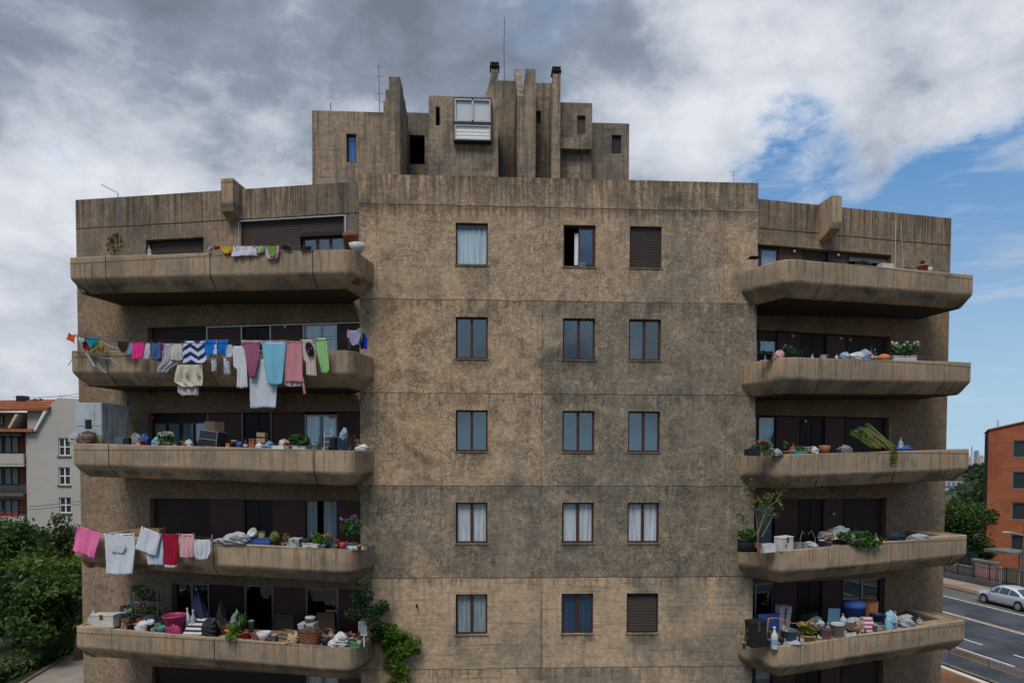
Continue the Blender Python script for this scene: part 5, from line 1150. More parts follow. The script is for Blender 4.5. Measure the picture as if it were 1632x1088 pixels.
# shelf of plants, first floor left
pos, mpp, P = local_frame('L', 1, 236, .95, -.9); zt = z_at(P, 930); H = zt - pos[2]; W_ = 46 * mpp
e = empty('plant_shelf', pos, L.rz, 'steel shelf crowded with hanging green plants before the first-floor window', 'shelf')
m = MB()
for x in (-W_ / 2, W_ / 2): m.box(x - .015, x + .015, -.16, -.13, 0, H); m.box(x - .015, x + .015, .13, .16, 0, H)
m.build('posts', STEEL, e); m = MB(); m.tube([(-W_ / 2 - .05, -.2, H), (-W_ / 2 + .12, -.2, .6)], .015, 6); m.build('teal_pole', M_('teal'), e)
for zz in (H * .55, H * .75): m = MB(); m.box(-W_ / 2, W_ / 2, -.16, .16, zz - .02, zz); m.build('shelf_board', STEEL, e)
rnd = random.Random(5)
for cx, cz, r1, r2, n_, c in ((-.25, H * .93, .3, .14, 120, 'leaf'), (.05, H * .84, .45, .18, 200, 'leaf'), (-.1, H * .62, .35, .16, 120, 'olive'), (.2, H * .58, .3, .2, 150, 'leaf'), (-.2, H * .48, .25, .14, 80, 'lime')):
    m = MB(); leaves(m, (cx, -.05, cz), (r1, .16, r2), n_, .06, rnd, .5, 2); m.build('plant', leafmat(c), e)
m = MB(); leaves(m, (-.1, -.1, H * .72), (.35, .1, .12), 36, .05, rnd, .5, 3); m.build('flowers', M_('rose'), e)
# sign-like white framed mirror on a stand
pos, mpp, P = local_frame('L', 1, 578, .42, -.035); zt = z_at(P, 990); H = zt - pos[2]
e = empty('framed_mirror', pos, L.rz, 'small white framed mirror on a stand at the first-floor left corner', 'mirror')
m = MB(); framebox(m, -.13, .13, H * .45, H, -.01, .015, .025); m.build('frame', WHITE, e); m = MB(); m.box(-.105, .105, 0, .008, H * .45 + .025, H - .025); m.build('mirror_glass', plain('mirror', (.5, .62, .66), .12, .05, 3, .8), e)
m = MB(); m.box(.03, .06, -.005, .02, 0, H * .45); m.build('stand', WHITE, e)
# bundle of canes
e = empty('cane_bundle', (0, 0, 0), 0, 'long bundle of green canes leaning across the third-floor right balcony', 'canes')
rnd = random.Random(3)
for g_ in range(44):
    q0 = rnd.random(); u0, v0 = 1353 + q0 * 30 + rnd.uniform(-2, 2), 690 - q0 * 14 + rnd.uniform(-4, 4); u1, v1 = 1378 + q0 * 42 + rnd.uniform(-3, 3), 716
    off = rnd.uniform(.08, .35); s0, P0, _ = spot('R', 3, u0, off + .3); s1, P1, _ = spot('R', 3, u1 + 8, off); A = Vector((P0[0], P0[1], z_at(P0, v0))); B = Vector((P1[0], P1[1], rim(3) + .15 + rnd.uniform(-.04, .05)))
    mid_ = (A + B) / 2 + Vector((0, 0, rnd.uniform(-.03, .05)))
    m = MB(); m.tube([A, A * .6 + mid_ * .4, mid_, mid_ * .4 + B * .6, B], [.006, .010, .011, .011, .009], 5); m.build('cane', plain('pale_green_cane', (.24, .25, .09), .6, .3, 6) if g_ % 3 else leafmat('lime'), e)
m = MB(); s0, P0, _ = spot('R', 3, 1372, .4); leaves(m, (P0[0], P0[1], z_at(P0, 692)), (.20, .15, .14), 120, .05, rnd, .5, 2.5); m.build('leaf_tuft', leafmat('leaf'), e)
s0, P0, mpp = spot('R', 3, 1424, -.06); zt, zb_ = z_at(P0, 712), z_at(P0, 736)
e = empty('net_bag', (P0[0], P0[1], zb_), Rr.rz, 'olive net bag hanging over the parapet below the cane bundle', 'bag')
m = MB(); n_ = 9
for i in range(n_): x = -.14 + .28 * i / (n_ - 1); m.tube([(x * .7, 0, zt - zb_), (x, -.03, (zt - zb_) * .4), (x * .9, 0, 0.01)], .009, 4)
for j in range(6): z = (zt - zb_) * j / 5 + .01; m.tube([(-.14, -.01, z), (0, -.05, z), (.14, -.01, z)], .009, 4)
m.build('mesh_netting', leafmat('olive'), e); m = MB(); m.tube([(-.14, -.01, .0), (0, -.04, -.02), (.14, -.01, .0)], .025, 6); m.build('hem', leafmat('olive'), e)
# round table with lace cloth, second floor right
pos, mpp, P = local_frame('R', 2, 1338, .95, -.9); zt = z_at(P, 846)
e = empty('round_table', pos, Rr.rz, 'round table under a patterned lace cloth on the second-floor right balcony', 'table'); Ht = zt - pos[2] - .05
m = MB(); m.lathe([(0, Ht - .03), (.62, Ht - .03), (.62, Ht), (0, Ht)], 28); m.build('tabletop', M_('wood'), e)
for k in range(4): a = .8 + k * 1.57; m = MB(); m.tube([(.45 * math.cos(a), .45 * math.sin(a), Ht - .03), (.5 * math.cos(a), .5 * math.sin(a), 0)], .02, 6); m.build('leg', M_('brown'), e)
m = MB(); seg = 40
for i, (r, dz_) in enumerate(((0, .006), (.64, .006), (.67, -.05), (.69, -.18))):
    for k in range(seg): q = 1 + (.05 * math.sin(k * 1.9) if i > 2 else 0); m.v.append((max(r, .01) * q * math.cos(6.283 * k / seg), max(r, .01) * q * math.sin(6.283 * k / seg), Ht + dz_ + (.03 * math.sin(k * 1.3) if i == 3 else 0)))
for i in range(3):
    for k in range(seg): m.f.append((i * seg + k, i * seg + (k + 1) % seg, (i + 1) * seg + (k + 1) % seg, (i + 1) * seg + k))
o = m.build('lace_tablecloth', plain('lace_pattern', (.42, .40, .36), .9, .6, 16), None); o.location = pos; o.rotation_euler = (0, 0, Rr.rz); setp(o, 'pale patterned lace cloth draped over the round balcony table', 'tablecloth')
I('tray', 'tray', 'tray', 'silver tray of small things on the lace tablecloth', 'R', 2, 1322, 1352, 842, off=.9, base=Ht - .9 + .01, col='silver', fill='silver', hmin=.04)
# printed cloth over the parapet
# thin creeping tree, second floor right
e = empty('creeping_plant', (0, 0, 0), 0, 'thin climbing plant in a small red pot reaching the balcony above', 'plant')
def pt(sd, fl, u, v, off): s_, P_, _ = spot(sd, fl, u, off); return Vector((P_[0], P_[1], z_at(P_, v)))
pts = [pt('R', 2, u, v, o_) for u, v, o_ in ((1207, 866, .3), (1208, 850, .3), (1213, 832, .35), (1220, 812, .4), (1234, 800, .4), (1245, 782, .35), (1252, 768, .2))]
pts2 = [pt('R', 2, u, v, o_) for u, v, o_ in ((1207, 860, .3), (1206, 835, .32), (1204, 812, .3), (1198, 792, .1), (1188, 780, .0), (1180, 768, -.05))]
pts3 = [pt('R', 2, u, v, o_) for u, v, o_ in ((1214, 855, .3), (1222, 840, .35), (1232, 820, .4), (1228, 800, .4), (1222, 788, .4))]
m = MB(); m.tube(pts, [.022, .02, .018, .015, .012, .01, .006], 6); m.tube(pts2, [.018, .016, .014, .012, .009, .006], 6); m.tube(pts3, [.012, .012, .01, .008, .006], 5); m.build('stem', M_('wood'), e)
m = MB(); rnd = random.Random(8)
for q_ in pts[2:] + pts2[2:] + pts3[2:]: leaves(m, q_, (.22, .12, .12), 15, .075, rnd)
for u, v in ((1206, 800), (1216, 797), (1226, 792), (1176, 822), (1182, 830), (1240, 808)): leaves(m, pt('R', 2, u, v, .3), (.2, .1, .1), 22, .07, rnd)
m.build('foliage', leafmat('olive'), e); q_ = pts[0]; m = MB(); m.lathe([(0, -.12), (.08, -.12), (.11, .03), (.09, .03), (.08, 0), (0, 0)], 12, tuple(q_)); m.build('pot', M_('terracotta'), e)
# orange hose
s0 = [pt('R', 1, u, v, o_) for u, v, o_ in ((1222, 1020, .3), (1223, 1000, .3), (1224, 985, .4), (1236, 984, .6), (1252, 988, .6), (1262, 993, .6), (1284, 991, .6), (1300, 986, .7))]
m = MB(); m.tube(s0, .016, 6); o = m.build('garden_hose', M_('orange'), None, True); setp(o, 'orange hose looping over the clutter of the first-floor right balcony', 'hose')
# climbing and hanging shrubs at the facade corner
e = empty('hanging_shrub', (0, 0, 0), 0, 'bright yellow-green shrub hanging on the wall beside the first-floor balcony corner', 'shrub'); rnd = random.Random(21)
m = MB(); stems = MB()
path = [((614, 1003), 12, .30), ((625, 1012), 16, .38), ((636, 1022), 20, .45), ((642, 1040), 20, .42), ((634, 1052), 16, .38), ((630, 1066), 15, .32), ((633, 1078), 14, .3), ((628, 1092), 13, .3), ((652, 1030), 14, .3), ((620, 1035), 10, .3), ((612, 1018), 8, .25), ((630, 1108), 10, .3)]
for (u, v), r, dpt in path:
    c_ = at(u, v, -.28); rr = r / 49 * 1.1
    for _ in range(7): q_ = (c_[0] + rnd.gauss(0, rr * .5), -.06 - abs(rnd.gauss(.15, .16)), c_[2] + rnd.gauss(0, rr * .5)); leaves(m, q_, (rr * .55, .15, rr * .42), 95, .062, rnd, .6)
stems.tube([tuple(at(u, v, -.1)) for (u, v), _, _ in path[:8]], .02, 5); stems.build('stem', M_('brown'), e); m.build('foliage', leafmat('lime'), e)
m = MB(); r2_ = random.Random(77)
for (u, v), r, dpt in path[:9]: c_ = at(u, v, -.4); leaves(m, tuple(c_), (r / 49, .12, r / 60), 42, .05, r2_, .6)
m.build('yellow_leaves', leafmat('yellowgreen'), e)
e = empty('climbing_shrub', (0, 0, 0), 0, 'dark climbing shrub between the first-floor left balcony and the one above', 'shrub')
m = MB(); m2 = MB(); pth = [(583, 938), (580, 950), (575, 962), (588, 968), (600, 975), (590, 985), (604, 968), (596, 995), (606, 1004), (572, 975), (598, 1015)]
for u, v in pth:
    c_ = pt('L', 1, min(u, 592), v, .15) if u < 592 else Vector(tuple(at(u, v, -.35)))
    for _ in range(4): leaves(m, c_ + Vector((rnd.gauss(0, .12), rnd.gauss(0, .1), rnd.gauss(0, .13))), (.22, .14, .18), 75, .058, rnd)
leaves(m2, tuple(at(606, 970, -.4)), (.10, .1, .18), 60, .06, rnd); leaves(m2, tuple(at(597, 1000, -.4)), (.16, .1, .12), 60, .06, rnd)
m.build('foliage', leafmat('darkgreen'), e); m2.build('young_leaves', leafmat('leaf'), e)
m = MB(); m.tube([pt('L', 1, 590, 1030, .2), pt('L', 1, 588, 990, .15), pt('L', 1, 580, 950, .15), pt('L', 1, 584, 925, .1)], .018, 5); m.build('stem', M_('brown'), e)

# ------------------------------------------------------------------ laundry
def clothmat(name, col, col2=None, scale=12, kind='noise', thr=.5):
    key = ('cloth', name)
    if key in MATS: return MATS[key]
    m, n, b, o = mat_base(name, .85, .15); uv = n.new('ShaderNodeTexCoord').outputs['UV']; p = n.new('ShaderNodeTexCoord').outputs['Object']
    c = col
    if col2:
        if kind == 'noise': f = n.ss(n.noise(p, scale, 2, .5), thr, thr + .06)
        elif kind == 'hex':
            v = n.new('ShaderNodeTexVoronoi', feature='F1'); v.inputs['Randomness'].default_value = .12; n.put(v.inputs['Vector'], n.scl(uv, (scale, scale * .9, 0))); v.inputs['Scale'].default_value = 1
            q = n.sep(v.outputs['Color']); row = n.m('FRACT', n.m('MULTIPLY', n.m('ADD', n.sep(uv)[1], n.m('MULTIPLY', n.m('ABSOLUTE', n.m('SUBTRACT', n.m('FRACT', n.m('MULTIPLY', n.sep(uv)[0], 1.5)), .5)), .5)), 2.7))
            f = n.ss(row, .48, .52)
        elif kind == 'stripe': f = n.ss(n.m('SINE', n.m('MULTIPLY', n.sep(uv)[0], scale)), -.1, .1)
        elif kind == 'check': f = n.m('MULTIPLY', n.ss(n.m('SINE', n.m('MULTIPLY', n.sep(uv)[0], scale)), -.2, .6, 0, .7), n.ss(n.m('SINE', n.m('MULTIPLY', n.sep(uv)[1], scale * 1.6)), -.2, .6, .4, 1.))
        elif kind == 'hem': f = n.ss(n.sep(uv)[1], .085, .075)
        c = n.mix(f, col, col2)
    t = n.noise(p, 160, 2, .6); t = n.ss(t, .2, .8, .93, 1.05); c = n.mix(1., c, n.comb(t, t, t), 'MULTIPLY')
    n.put(b.inputs['Base Color'], c)
    bb = n.new('ShaderNodeBump'); bb.inputs['Strength'].default_value = .8; bb.inputs['Distance'].default_value = .03; n.put(bb.inputs['Height'], n.m('ADD', n.noise(n.scl(p, (9, 9, 2.5)), 1.2, 4, .6, .8), n.m('MULTIPLY', n.noise(p, 14, 3, .6), .4))); n.l.new(bb.outputs[0], b.inputs['Normal'])
    tl = n.new('ShaderNodeBsdfTranslucent'); n.put(tl.inputs[0], c); mx = n.new('ShaderNodeMixShader'); mx.inputs[0].default_value = .2
    n.l.new(b.outputs[0], mx.inputs[1]); n.l.new(tl.outputs[0], mx.inputs[2]); n.l.new(mx.outputs[0], o.inputs[0]); MATS[key] = m; return m
CW_ = clothmat('white_cotton', (.66, .69, .74)); 
def garment(name, cat, label, sd, fl, rows, out, mat, fold=.025, nf=3.2, seed=0, parent=None, group=None):
    """rows: (y, xleft, xright) in the photo, or four corners TL TR BR BL; hung on the plane 'out' metres before the parapet"""
    F = FR[sd]; rnd = random.Random(seed or zlib.crc32(label.encode()) % 9999); nx, ny = 22, 22
    if len(rows[0]) == 2: TL, TR, BR, BL = rows; get = lambda a, t: tuple((1 - t) * ((1 - a) * TL[k] + a * TR[k]) + t * ((1 - a) * BL[k] + a * BR[k]) for k in (0, 1))
    else:
        ys = [r[0] for r in rows]
        def get(a, t):
            y = ys[0] + (ys[-1] - ys[0]) * t; xl = np.interp(y, ys, [r[1] for r in rows]); xr = np.interp(y, ys, [r[2] for r in rows]); return xl + (xr - xl) * a, y
    ph = [rnd.uniform(0, 6) for _ in range(5)]; mb = MB(); uvs = []
    for j in range(ny + 1):
        for i in range(nx + 1):
            a, t = i / nx, j / ny; u, v = get(a, t)
            v += (.9 * math.sin(a * 5 + ph[3]) + .35 * math.sin(a * 11 + ph[4])) * t * t * .8 + .5 * math.sin(a * math.pi) * (1 - t)
            s_, P_, mpp = spot(sd, fl, u, -out)
            g = fold * (.25 + .75 * t) * (math.sin(a * nf * 6.28 + ph[0] + 1.2 * t) + .5 * math.sin(a * nf * 2.3 * 6.28 + ph[1] - 2 * t) ) + fold * .7 * math.sin(4 * t + 3 * a + ph[2]) * t
            nn = F.nb(s_) + out + g; q = F.w(s_, nn, 0); mb.v.append((q[0], q[1], z_at(P_, v))); uvs.append((a, 1 - t))
    for j in range(ny):
        for i in range(nx): k = j * (nx + 1) + i; mb.f.append((k, k + 1, k + nx + 2, k + nx + 1))
    c = np.mean(np.array(mb.v), axis=0) if parent is None else np.array(parent.location); mb.v = [(p[0] - c[0], p[1] - c[1], p[2] - c[2]) for p in mb.v]
    f0 = list(mb.f); o = mb.build(name, mat, parent, True)
    if parent is None: o.location = c
    ul = o.data.uv_layers.new(name='UVMap'); lv = [0] * len(o.data.loops); o.data.loops.foreach_get('vertex_index', lv)
    for i, vi in enumerate(lv): ul.data[i].uv = uvs[vi]
    md = o.modifiers.new('thickness', 'SOLIDIFY'); md.thickness = .008; md.offset = 0
    if parent is None:
        setp(o, label, cat, group)
        if abs(get(1, 0)[0] - get(0, 0)[0]) > 7:
            for a in (.08, .92):
                u, v = get(a, 0); s_, P_, _ = spot(sd, fl, u, -out - .015); q = Vector((P_[0], P_[1], z_at(P_, v))) - Vector(tuple(c)); m = MB(); m.box(q.x - .008, q.x + .008, q.y - .02, q.y + .02, q.z - .035, q.z + .03); m.build('clothes_peg', M_('wood'), o)
    return o
def cord(name, label, sd, fl, ends, out, r=.006, mat=None, cat='clothesline'):
    pts = []
    for k in range(len(ends) - 1):
        (u0, v0), (u1, v1) = ends[k], ends[k + 1]
        for i in range(7): t = i / 6; u = u0 + (u1 - u0) * t; s_, P_, _ = spot(sd, fl, u, -out); pts.append((P_[0], P_[1], z_at(P_, v0 + (v1 - v0) * t) - .01 * math.sin(math.pi * t)))
    m = MB(); m.tube(pts, r, 5); o = m.build(name, mat or WIRE); return setp(o, label, cat)
A4 = .34
cord('clothesline', 'front dark clothesline strung along the fourth-floor left balcony', 'L', 4, [(124, 536), (190, 544), (290, 546), (440, 546), (560, 538)], A4 + .02)
cord('clothesline', 'second clothesline running just behind the hung fourth-floor laundry', 'L', 4, [(124, 533), (250, 542), (400, 543), (555, 534)], A4 - .16)
cord('clothesline', 'clothesline of the second-floor left balcony holding the pink towel', 'L', 2, [(119, 834), (166, 849), (214, 852), (264, 850), (340, 857)], .30, .010)
cord('clothesline', 'washing line drawn tight along the rim of the top left balcony', 'L', 5, [(196, 402), (262, 401), (330, 395), (440, 393), (500, 392)], .03)
for lab, sd, fl, u, v, o1 in (('outer white bracket arm holding the fourth-floor clotheslines', 'L', 4, 124, 535, .5), ('inner white bracket arm holding the fourth-floor clotheslines', 'L', 4, 556, 536, .5),
                       ('white bracket arm beside the pink towel on the second floor', 'L', 2, 119, 834, .45), ('grey bracket arm by the white shorts on the second floor', 'L', 2, 338, 856, .4), ('dark bracket arm in the middle of the fourth-floor clotheslines', 'L', 4, 345, 545, .5)):
    s_, P_, _ = spot(sd, fl, u, -o1); s2_, P2, _ = spot(sd, fl, u + 1, .1); m = MB(); m.tube([(P_[0], P_[1], z_at(P_, v)), (P2[0], P2[1], rim(fl) + .02)], .014, 6); m.tube([(P_[0], P_[1], z_at(P_, v) - .05), (P_[0], P_[1], z_at(P_, v) + .08)], .012, 6)
    o = m.build('line_bracket', M_('silver')); setp(o, lab, 'bracket')
g = lambda *a, **k: garment(*a, **k)
F4 = ('L', 4)
g('scarf', 'scarf', 'orange red cloth at the far outer end of the fourth-floor line', *F4, [(110, 531), (121, 534), (119, 547), (107, 540)], A4, clothmat('orange_cloth', (.75, .13, .03)))
g('cloth', 'cloth', 'white rag between the orange cloth and the teal pennant', *F4, [(122, 535), (137, 540), (133, 546), (127, 543)], A4, CW_)
g('pennant', 'cloth', 'teal cloth folded to a triangle on the fourth-floor line', *F4, [(537, 136, 160), (545, 139, 157), (555, 146, 149)], A4, clothmat('teal_cloth', (.02, .25, .34)))
g('cloth', 'cloth', 'dark red cloth behind the teal triangle', *F4, [(540, 133, 142), (555, 133, 145), (558, 140, 146)], A4 - .08, clothmat('dark_red_cloth', (.32, .02, .025)))
g('cloth', 'cloth', 'olive yellow cap-shaped cloth right of the teal triangle', *F4, [(544, 156, 163), (552, 152, 166), (560, 145, 164)], A4, clothmat('olive_cloth', (.30, .25, .06)))
g('cloth', 'cloth', 'dark brown cloth left of the hot pink towel', *F4, [(543, 188, 206), (553, 189, 204), (561, 194, 200)], A4 - .1, clothmat('brown_cloth', (.05, .03, .025)))
g('shirt', 'shirt', 'light blue shirt edge behind the hot pink towel', *F4, [(546, 206, 214), (566, 203, 211)], A4 - .12, clothmat('pale_blue_cloth', (.24, .42, .66)))
g('towel', 'towel', 'hot pink towel on the fourth-floor line', *F4, [(545, 211, 231), (560, 210, 229), (572, 209, 226)], A4, clothmat('hot_pink_cloth', (.85, .05, .30)))
g('shirt', 'shirt', 'small white shirt between the pink towel and the teal patterned shirt', *F4, [(546, 232, 240), (560, 231, 239), (572, 230, 237)], A4, CW_)
g('shirt', 'shirt', 'teal and purple patterned shirt on the fourth-floor line', *F4, [(546, 242, 256), (560, 241, 256), (573, 240, 255)], A4, clothmat('teal_purple_pattern', (.02, .20, .33), (.16, .05, .35), 14))
g('cloth', 'cloth', 'magenta strip at the right edge of the teal patterned shirt', *F4, [(546, 256, 260), (575, 248, 258)], A4 - .05, clothmat('magenta_cloth', (.65, .03, .28)))
g('shirt', 'shirt', 'grey and white striped shirt hanging slanted under the white cloth', *F4, [(547, 260, 272), (565, 262, 290), (576, 256, 292), (587, 250, 272), (594, 249, 267)], A4 - .06, clothmat('grey_stripe_cloth', (.58, .60, .62), (.26, .28, .32), 60, 'stripe'))
g('cloth', 'cloth', 'plain off-white cloth left of the navy and white towel', *F4, [(547, 273, 291), (574, 271, 291)], A4, clothmat('off_white_cloth', (.60, .58, .55)))
g('towel', 'towel', 'navy and white honeycomb patterned towel on the fourth-floor line', *F4, [(543, 292, 326), (565, 291, 328), (579, 291, 331)], A4, clothmat('navy_white_pattern', (.02, .035, .14), (.66, .72, .82), 8, 'hex'))
bt = g('towel', 'towel', 'royal blue cloth with a white figure printed in its middle', *F4, [(541, 326, 365), (553, 324, 363), (565, 328, 360)], A4, clothmat('royal_blue_cloth', (.01, .17, .62)))
g('printed_figure', None, 'print', *F4, [(549, 341.5, 347), (554, 342.5, 345), (558, 341, 346), (564, 338, 345.5)], A4 + .03, CW_, fold=.003, parent=bt)
g('leggings', 'leggings', 'narrow white printed legging below the royal blue cloth', *F4, [(566, 333, 350), (572, 335, 345), (592, 337, 344)], A4 - .08, clothmat('printed_white_cloth', (.68, .70, .74), (.22, .24, .32), 24))
g('leggings', 'leggings', 'longer white printed legging beside the white shorts', *F4, [(564, 356, 364), (580, 357, 366), (597, 358, 367)], A4 - .08, clothmat('printed_white_cloth', (.68, .70, .74)))
cs = g('skirt', 'skirt', 'cream gathered skirt with two embroidered emblems hanging below the line', *F4, [(581, 283, 321), (595, 279, 322), (608, 276, 323), (616, 290, 322)], A4 + .06, clothmat('cream_cloth', (.62, .56, .44)), fold=.045, nf=3)
for u in (296, 315): g('emblem', None, 'emblem', *F4, [(593, u - 2, u + 2.2), (597, u - 3, u + 2.6), (600, u - 1, u + 2)], A4 + .12, clothmat('emblem_thread', (.60, .54, .42), (.10, .03, .02), 30), fold=.003, parent=cs)
g('towel', 'towel', 'grey white towel end showing under the cream skirt', *F4, [(612, 283, 315), (624, 282, 316), (630, 290, 314)], A4 - .02, clothmat('grey_white_cloth', (.50, .49, .48)))
g('shorts', 'shorts', 'small white shorts left of the white shirt', *F4, [(549, 362, 370), (560, 359, 370), (569, 358, 369)], A4, CW_)
g('shirt', 'shirt', 'white shirt with one long hanging sleeve', *F4, [(551, 370, 388), (570, 371, 391), (585, 371, 393), (588, 377, 393), (618, 375.5, 394)], A4, CW_)
g('cloth', 'cloth', 'pale pink cloth laid along the line over the mauve towel', *F4, [(542, 385, 456), (548, 386, 454)], A4 - .12, clothmat('pale_pink_cloth', (.55, .40, .40)))
g('towel', 'towel', 'mauve checked towel narrowing downwards', *F4, [(546, 388, 415), (560, 390, 413), (585, 395, 409), (602, 397, 406)], A4, clothmat('mauve_check', (.36, .10, .20), (.48, .20, .32), 60, 'check'))
g('sheet', 'sheet', 'long white sheet hanging lowest on the fourth-floor line', *F4, [(572, 404, 428), (590, 400, 442), (603, 398, 441), (650, 397.5, 439)], A4 - .12, clothmat('white_sheet', (.62, .66, .74)), nf=1.5)
g('sheet', 'sheet', 'light sky blue sheet in the middle of the fourth-floor line', *F4, [(545, 417, 457), (580, 420, 453), (600, 424, 451), (613, 427, 449)], A4 + .03, clothmat('sky_blue_cloth', (.22, .52, .68)), nf=1.6)
g('towel', 'towel', 'wide dusty pink towel right of the sky blue sheet', *F4, [(543, 457, 481), (580, 454, 482), (609, 452, 483)], A4, clothmat('dusty_pink_check', (.60, .24, .28), (.70, .34, .37), 70, 'check'), nf=2)
g('towel', 'towel', 'white hem hanging under the wide dusty pink towel', *F4, [(604, 451, 482), (615, 455, 481)], A4 - .05, clothmat('pinkish_white', (.60, .54, .56)))
g('cloth', 'cloth', 'thin pink strap dangling from the dusty pink towel', *F4, [(600, 480, 483), (628, 483.5, 487)], A4, clothmat('dusty_pink', (.60, .27, .30)), fold=.006)
g('shirt', 'shirt', 'cream t-shirt behind the black socks', *F4, [(541, 479, 500), (560, 482, 503), (573, 483, 503), (576, 487, 503), (599, 488, 505)], A4 - .03, clothmat('cream_pink_cloth', (.60, .50, .47)))
g('socks', 'socks', 'pair of black and white socks clipped over the cream t-shirt', *F4, [(545, 489, 494), (552, 486, 499), (560, 488, 499), (567, 492, 498)], A4 + .06, clothmat('black_sock', (.02, .016, .02), (.45, .42, .42), 20, 'noise', .62))
g('shirt', 'shirt', 'light green t-shirt at the right of the fourth-floor line', *F4, [(538, 504, 521), (556, 505, 522), (575, 509, 524), (589, 512, 525), (595, 514, 521)], A4, clothmat('light_green_cloth', (.32, .60, .24)))
g('shirt', 'shirt', 'multicoloured striped shirt hung at the inner corner of the fourth floor', *F4, [(526, 554, 573), (535, 553, 575), (550, 560, 572)], A4 - .2, clothmat('rainbow_pattern', (.20, .42, .62), (.62, .30, .50), 26, 'stripe'), nf=4, fold=.04)
g('shirt', 'shirt', 'deep blue shirt behind the multicoloured one', *F4, [(530, 573, 581), (540, 574, 585), (556, 574, 585)], A4 - .4, clothmat('deep_blue_cloth', (.02, .04, .45)))
g('cloth', 'cloth', 'bright green cloth between the multicoloured and the deep blue shirts', *F4, [(523, 570, 577), (545, 571, 578)], A4 - .3, clothmat('bright_green_cloth', (.10, .45, .10)))
F5 = ('L', 5)
g('cloth', 'cloth', 'grey lace cloth at the left of the top-floor washing', *F5, [(392, 329, 341), (400, 331, 337)], .06, clothmat('lace_grey', (.45, .43, .40), (.2, .19, .18), 30))
g('cloth', 'cloth', 'dark red sock left of the yellow cloth', *F5, [(392, 340, 351), (397, 342, 350)], .06, clothmat('dark_red_cloth', (.3, .02, .03)))
g('cloth', 'cloth', 'yellow bunched cloth draped on the top left parapet', *F5, [(392, 349, 371), (398, 353, 371), (404, 360, 368)], .06, clothmat('yellow_cloth', (.55, .42, .03), (.25, .14, .05), 22, 'noise', .58), fold=.03)
g('shorts', 'shorts', 'lilac white shorts draped on the top left parapet', *F5, [(392, 372, 406), (400, 369, 409), (408, 369, 410)], .08, clothmat('lilac_white', (.66, .62, .70)))
g('cloth', 'cloth', 'green and white floral cloth right of the lilac white shorts', *F5, [(392, 405, 421), (398, 409, 421), (404, 412, 418)], .06, clothmat('green_floral', (.45, .55, .38), (.12, .30, .06), 26))
g('top', 'top', 'green vest with a pink and white border on the top left parapet', *F5, [(392, 422, 446), (402, 423, 444), (410, 425, 443), (413, 430, 440)], .09, clothmat('pink_border', (.62, .40, .52)))
g('top', 'cloth', 'plain green inner panel of the pink-bordered vest', *F5, [(392, 427, 440), (404, 428, 440), (409, 431, 438)], .13, clothmat('grass_green', (.20, .36, .05)), fold=.01)
g('socks', 'socks', 'black sock left of the grey pair on the top left parapet', *F5, [(391, 447, 462), (398, 452, 464)], .06, clothmat('black_cloth', (.02, .02, .025)))
g('socks', 'socks', 'black underwear bunched at the right of the top-floor washing', *F5, [(392, 476, 498), (399, 480, 494)], .06, clothmat('black_cloth', (.02, .02, .025)), fold=.04)
F2 = ('L', 2)
g('towel', 'towel', 'bubblegum pink towel at the outer end of the second-floor line', *F2, [(123, 836), (163.4, 847.5), (149.6, 890.5), (115.6, 876.5)], .30, clothmat('bubblegum_pink', (.85, .20, .42)), nf=1.6, fold=.03)
ws = g('shirt', 'shirt', 'large white printed t-shirt hung upside down on the second-floor line', *F2, [(849, 167, 214), (870, 168, 216), (900, 169, 213), (915, 169, 211)], .30, CW_, nf=2)
g('chest_print', None, 'print', *F2, [(866, 178, 198), (873, 175, 200), (880, 178, 196)], .345, clothmat('faint_print', (.60, .63, .68)), fold=.004, parent=ws)
g('sheet', 'sheet', 'white cloth folded to a point on the second-floor line', *F2, [(226, 838), (257, 850), (249, 886), (216, 874)], .34, CW_, nf=1.5)
g('sheet', 'sheet', 'white cloth end hanging behind the folded pointed cloth', *F2, [(852, 244, 260), (880, 232, 261), (900, 237, 259)], .26, clothmat('cool_white', (.56, .61, .70)))
g('trousers', 'trousers', 'crimson trousers with a white hem on the second-floor line', *F2, [(850, 258, 284), (870, 260, 284), (900, 261, 281), (904, 261, 280)], .30, clothmat('crimson_cloth', (.36, .012, .04), (.66, .68, .74), 1, 'hem'))
g('shirt', 'shirt', 'light pink vest on the second-floor line', *F2, [(850, 285, 310), (870, 286.5, 309.5), (888, 286, 309)], .30, clothmat('light_pink_cloth', (.72, .38, .42)))
g('shorts', 'shorts', 'white shorts at the inner end of the second-floor line', *F2, [(859, 310, 336), (880, 311, 336), (891, 313, 331)], .30, CW_, fold=.035)
g('cloth', 'cloth', 'grey black printed cloth hung over the parapet under the fern', 'R', 2, [(1357, 860), (1375, 857), (1380, 868), (1369, 876)], .05, clothmat('printed_grey', (.40, .38, .38), (.08, .07, .08), 45, 'stripe'))
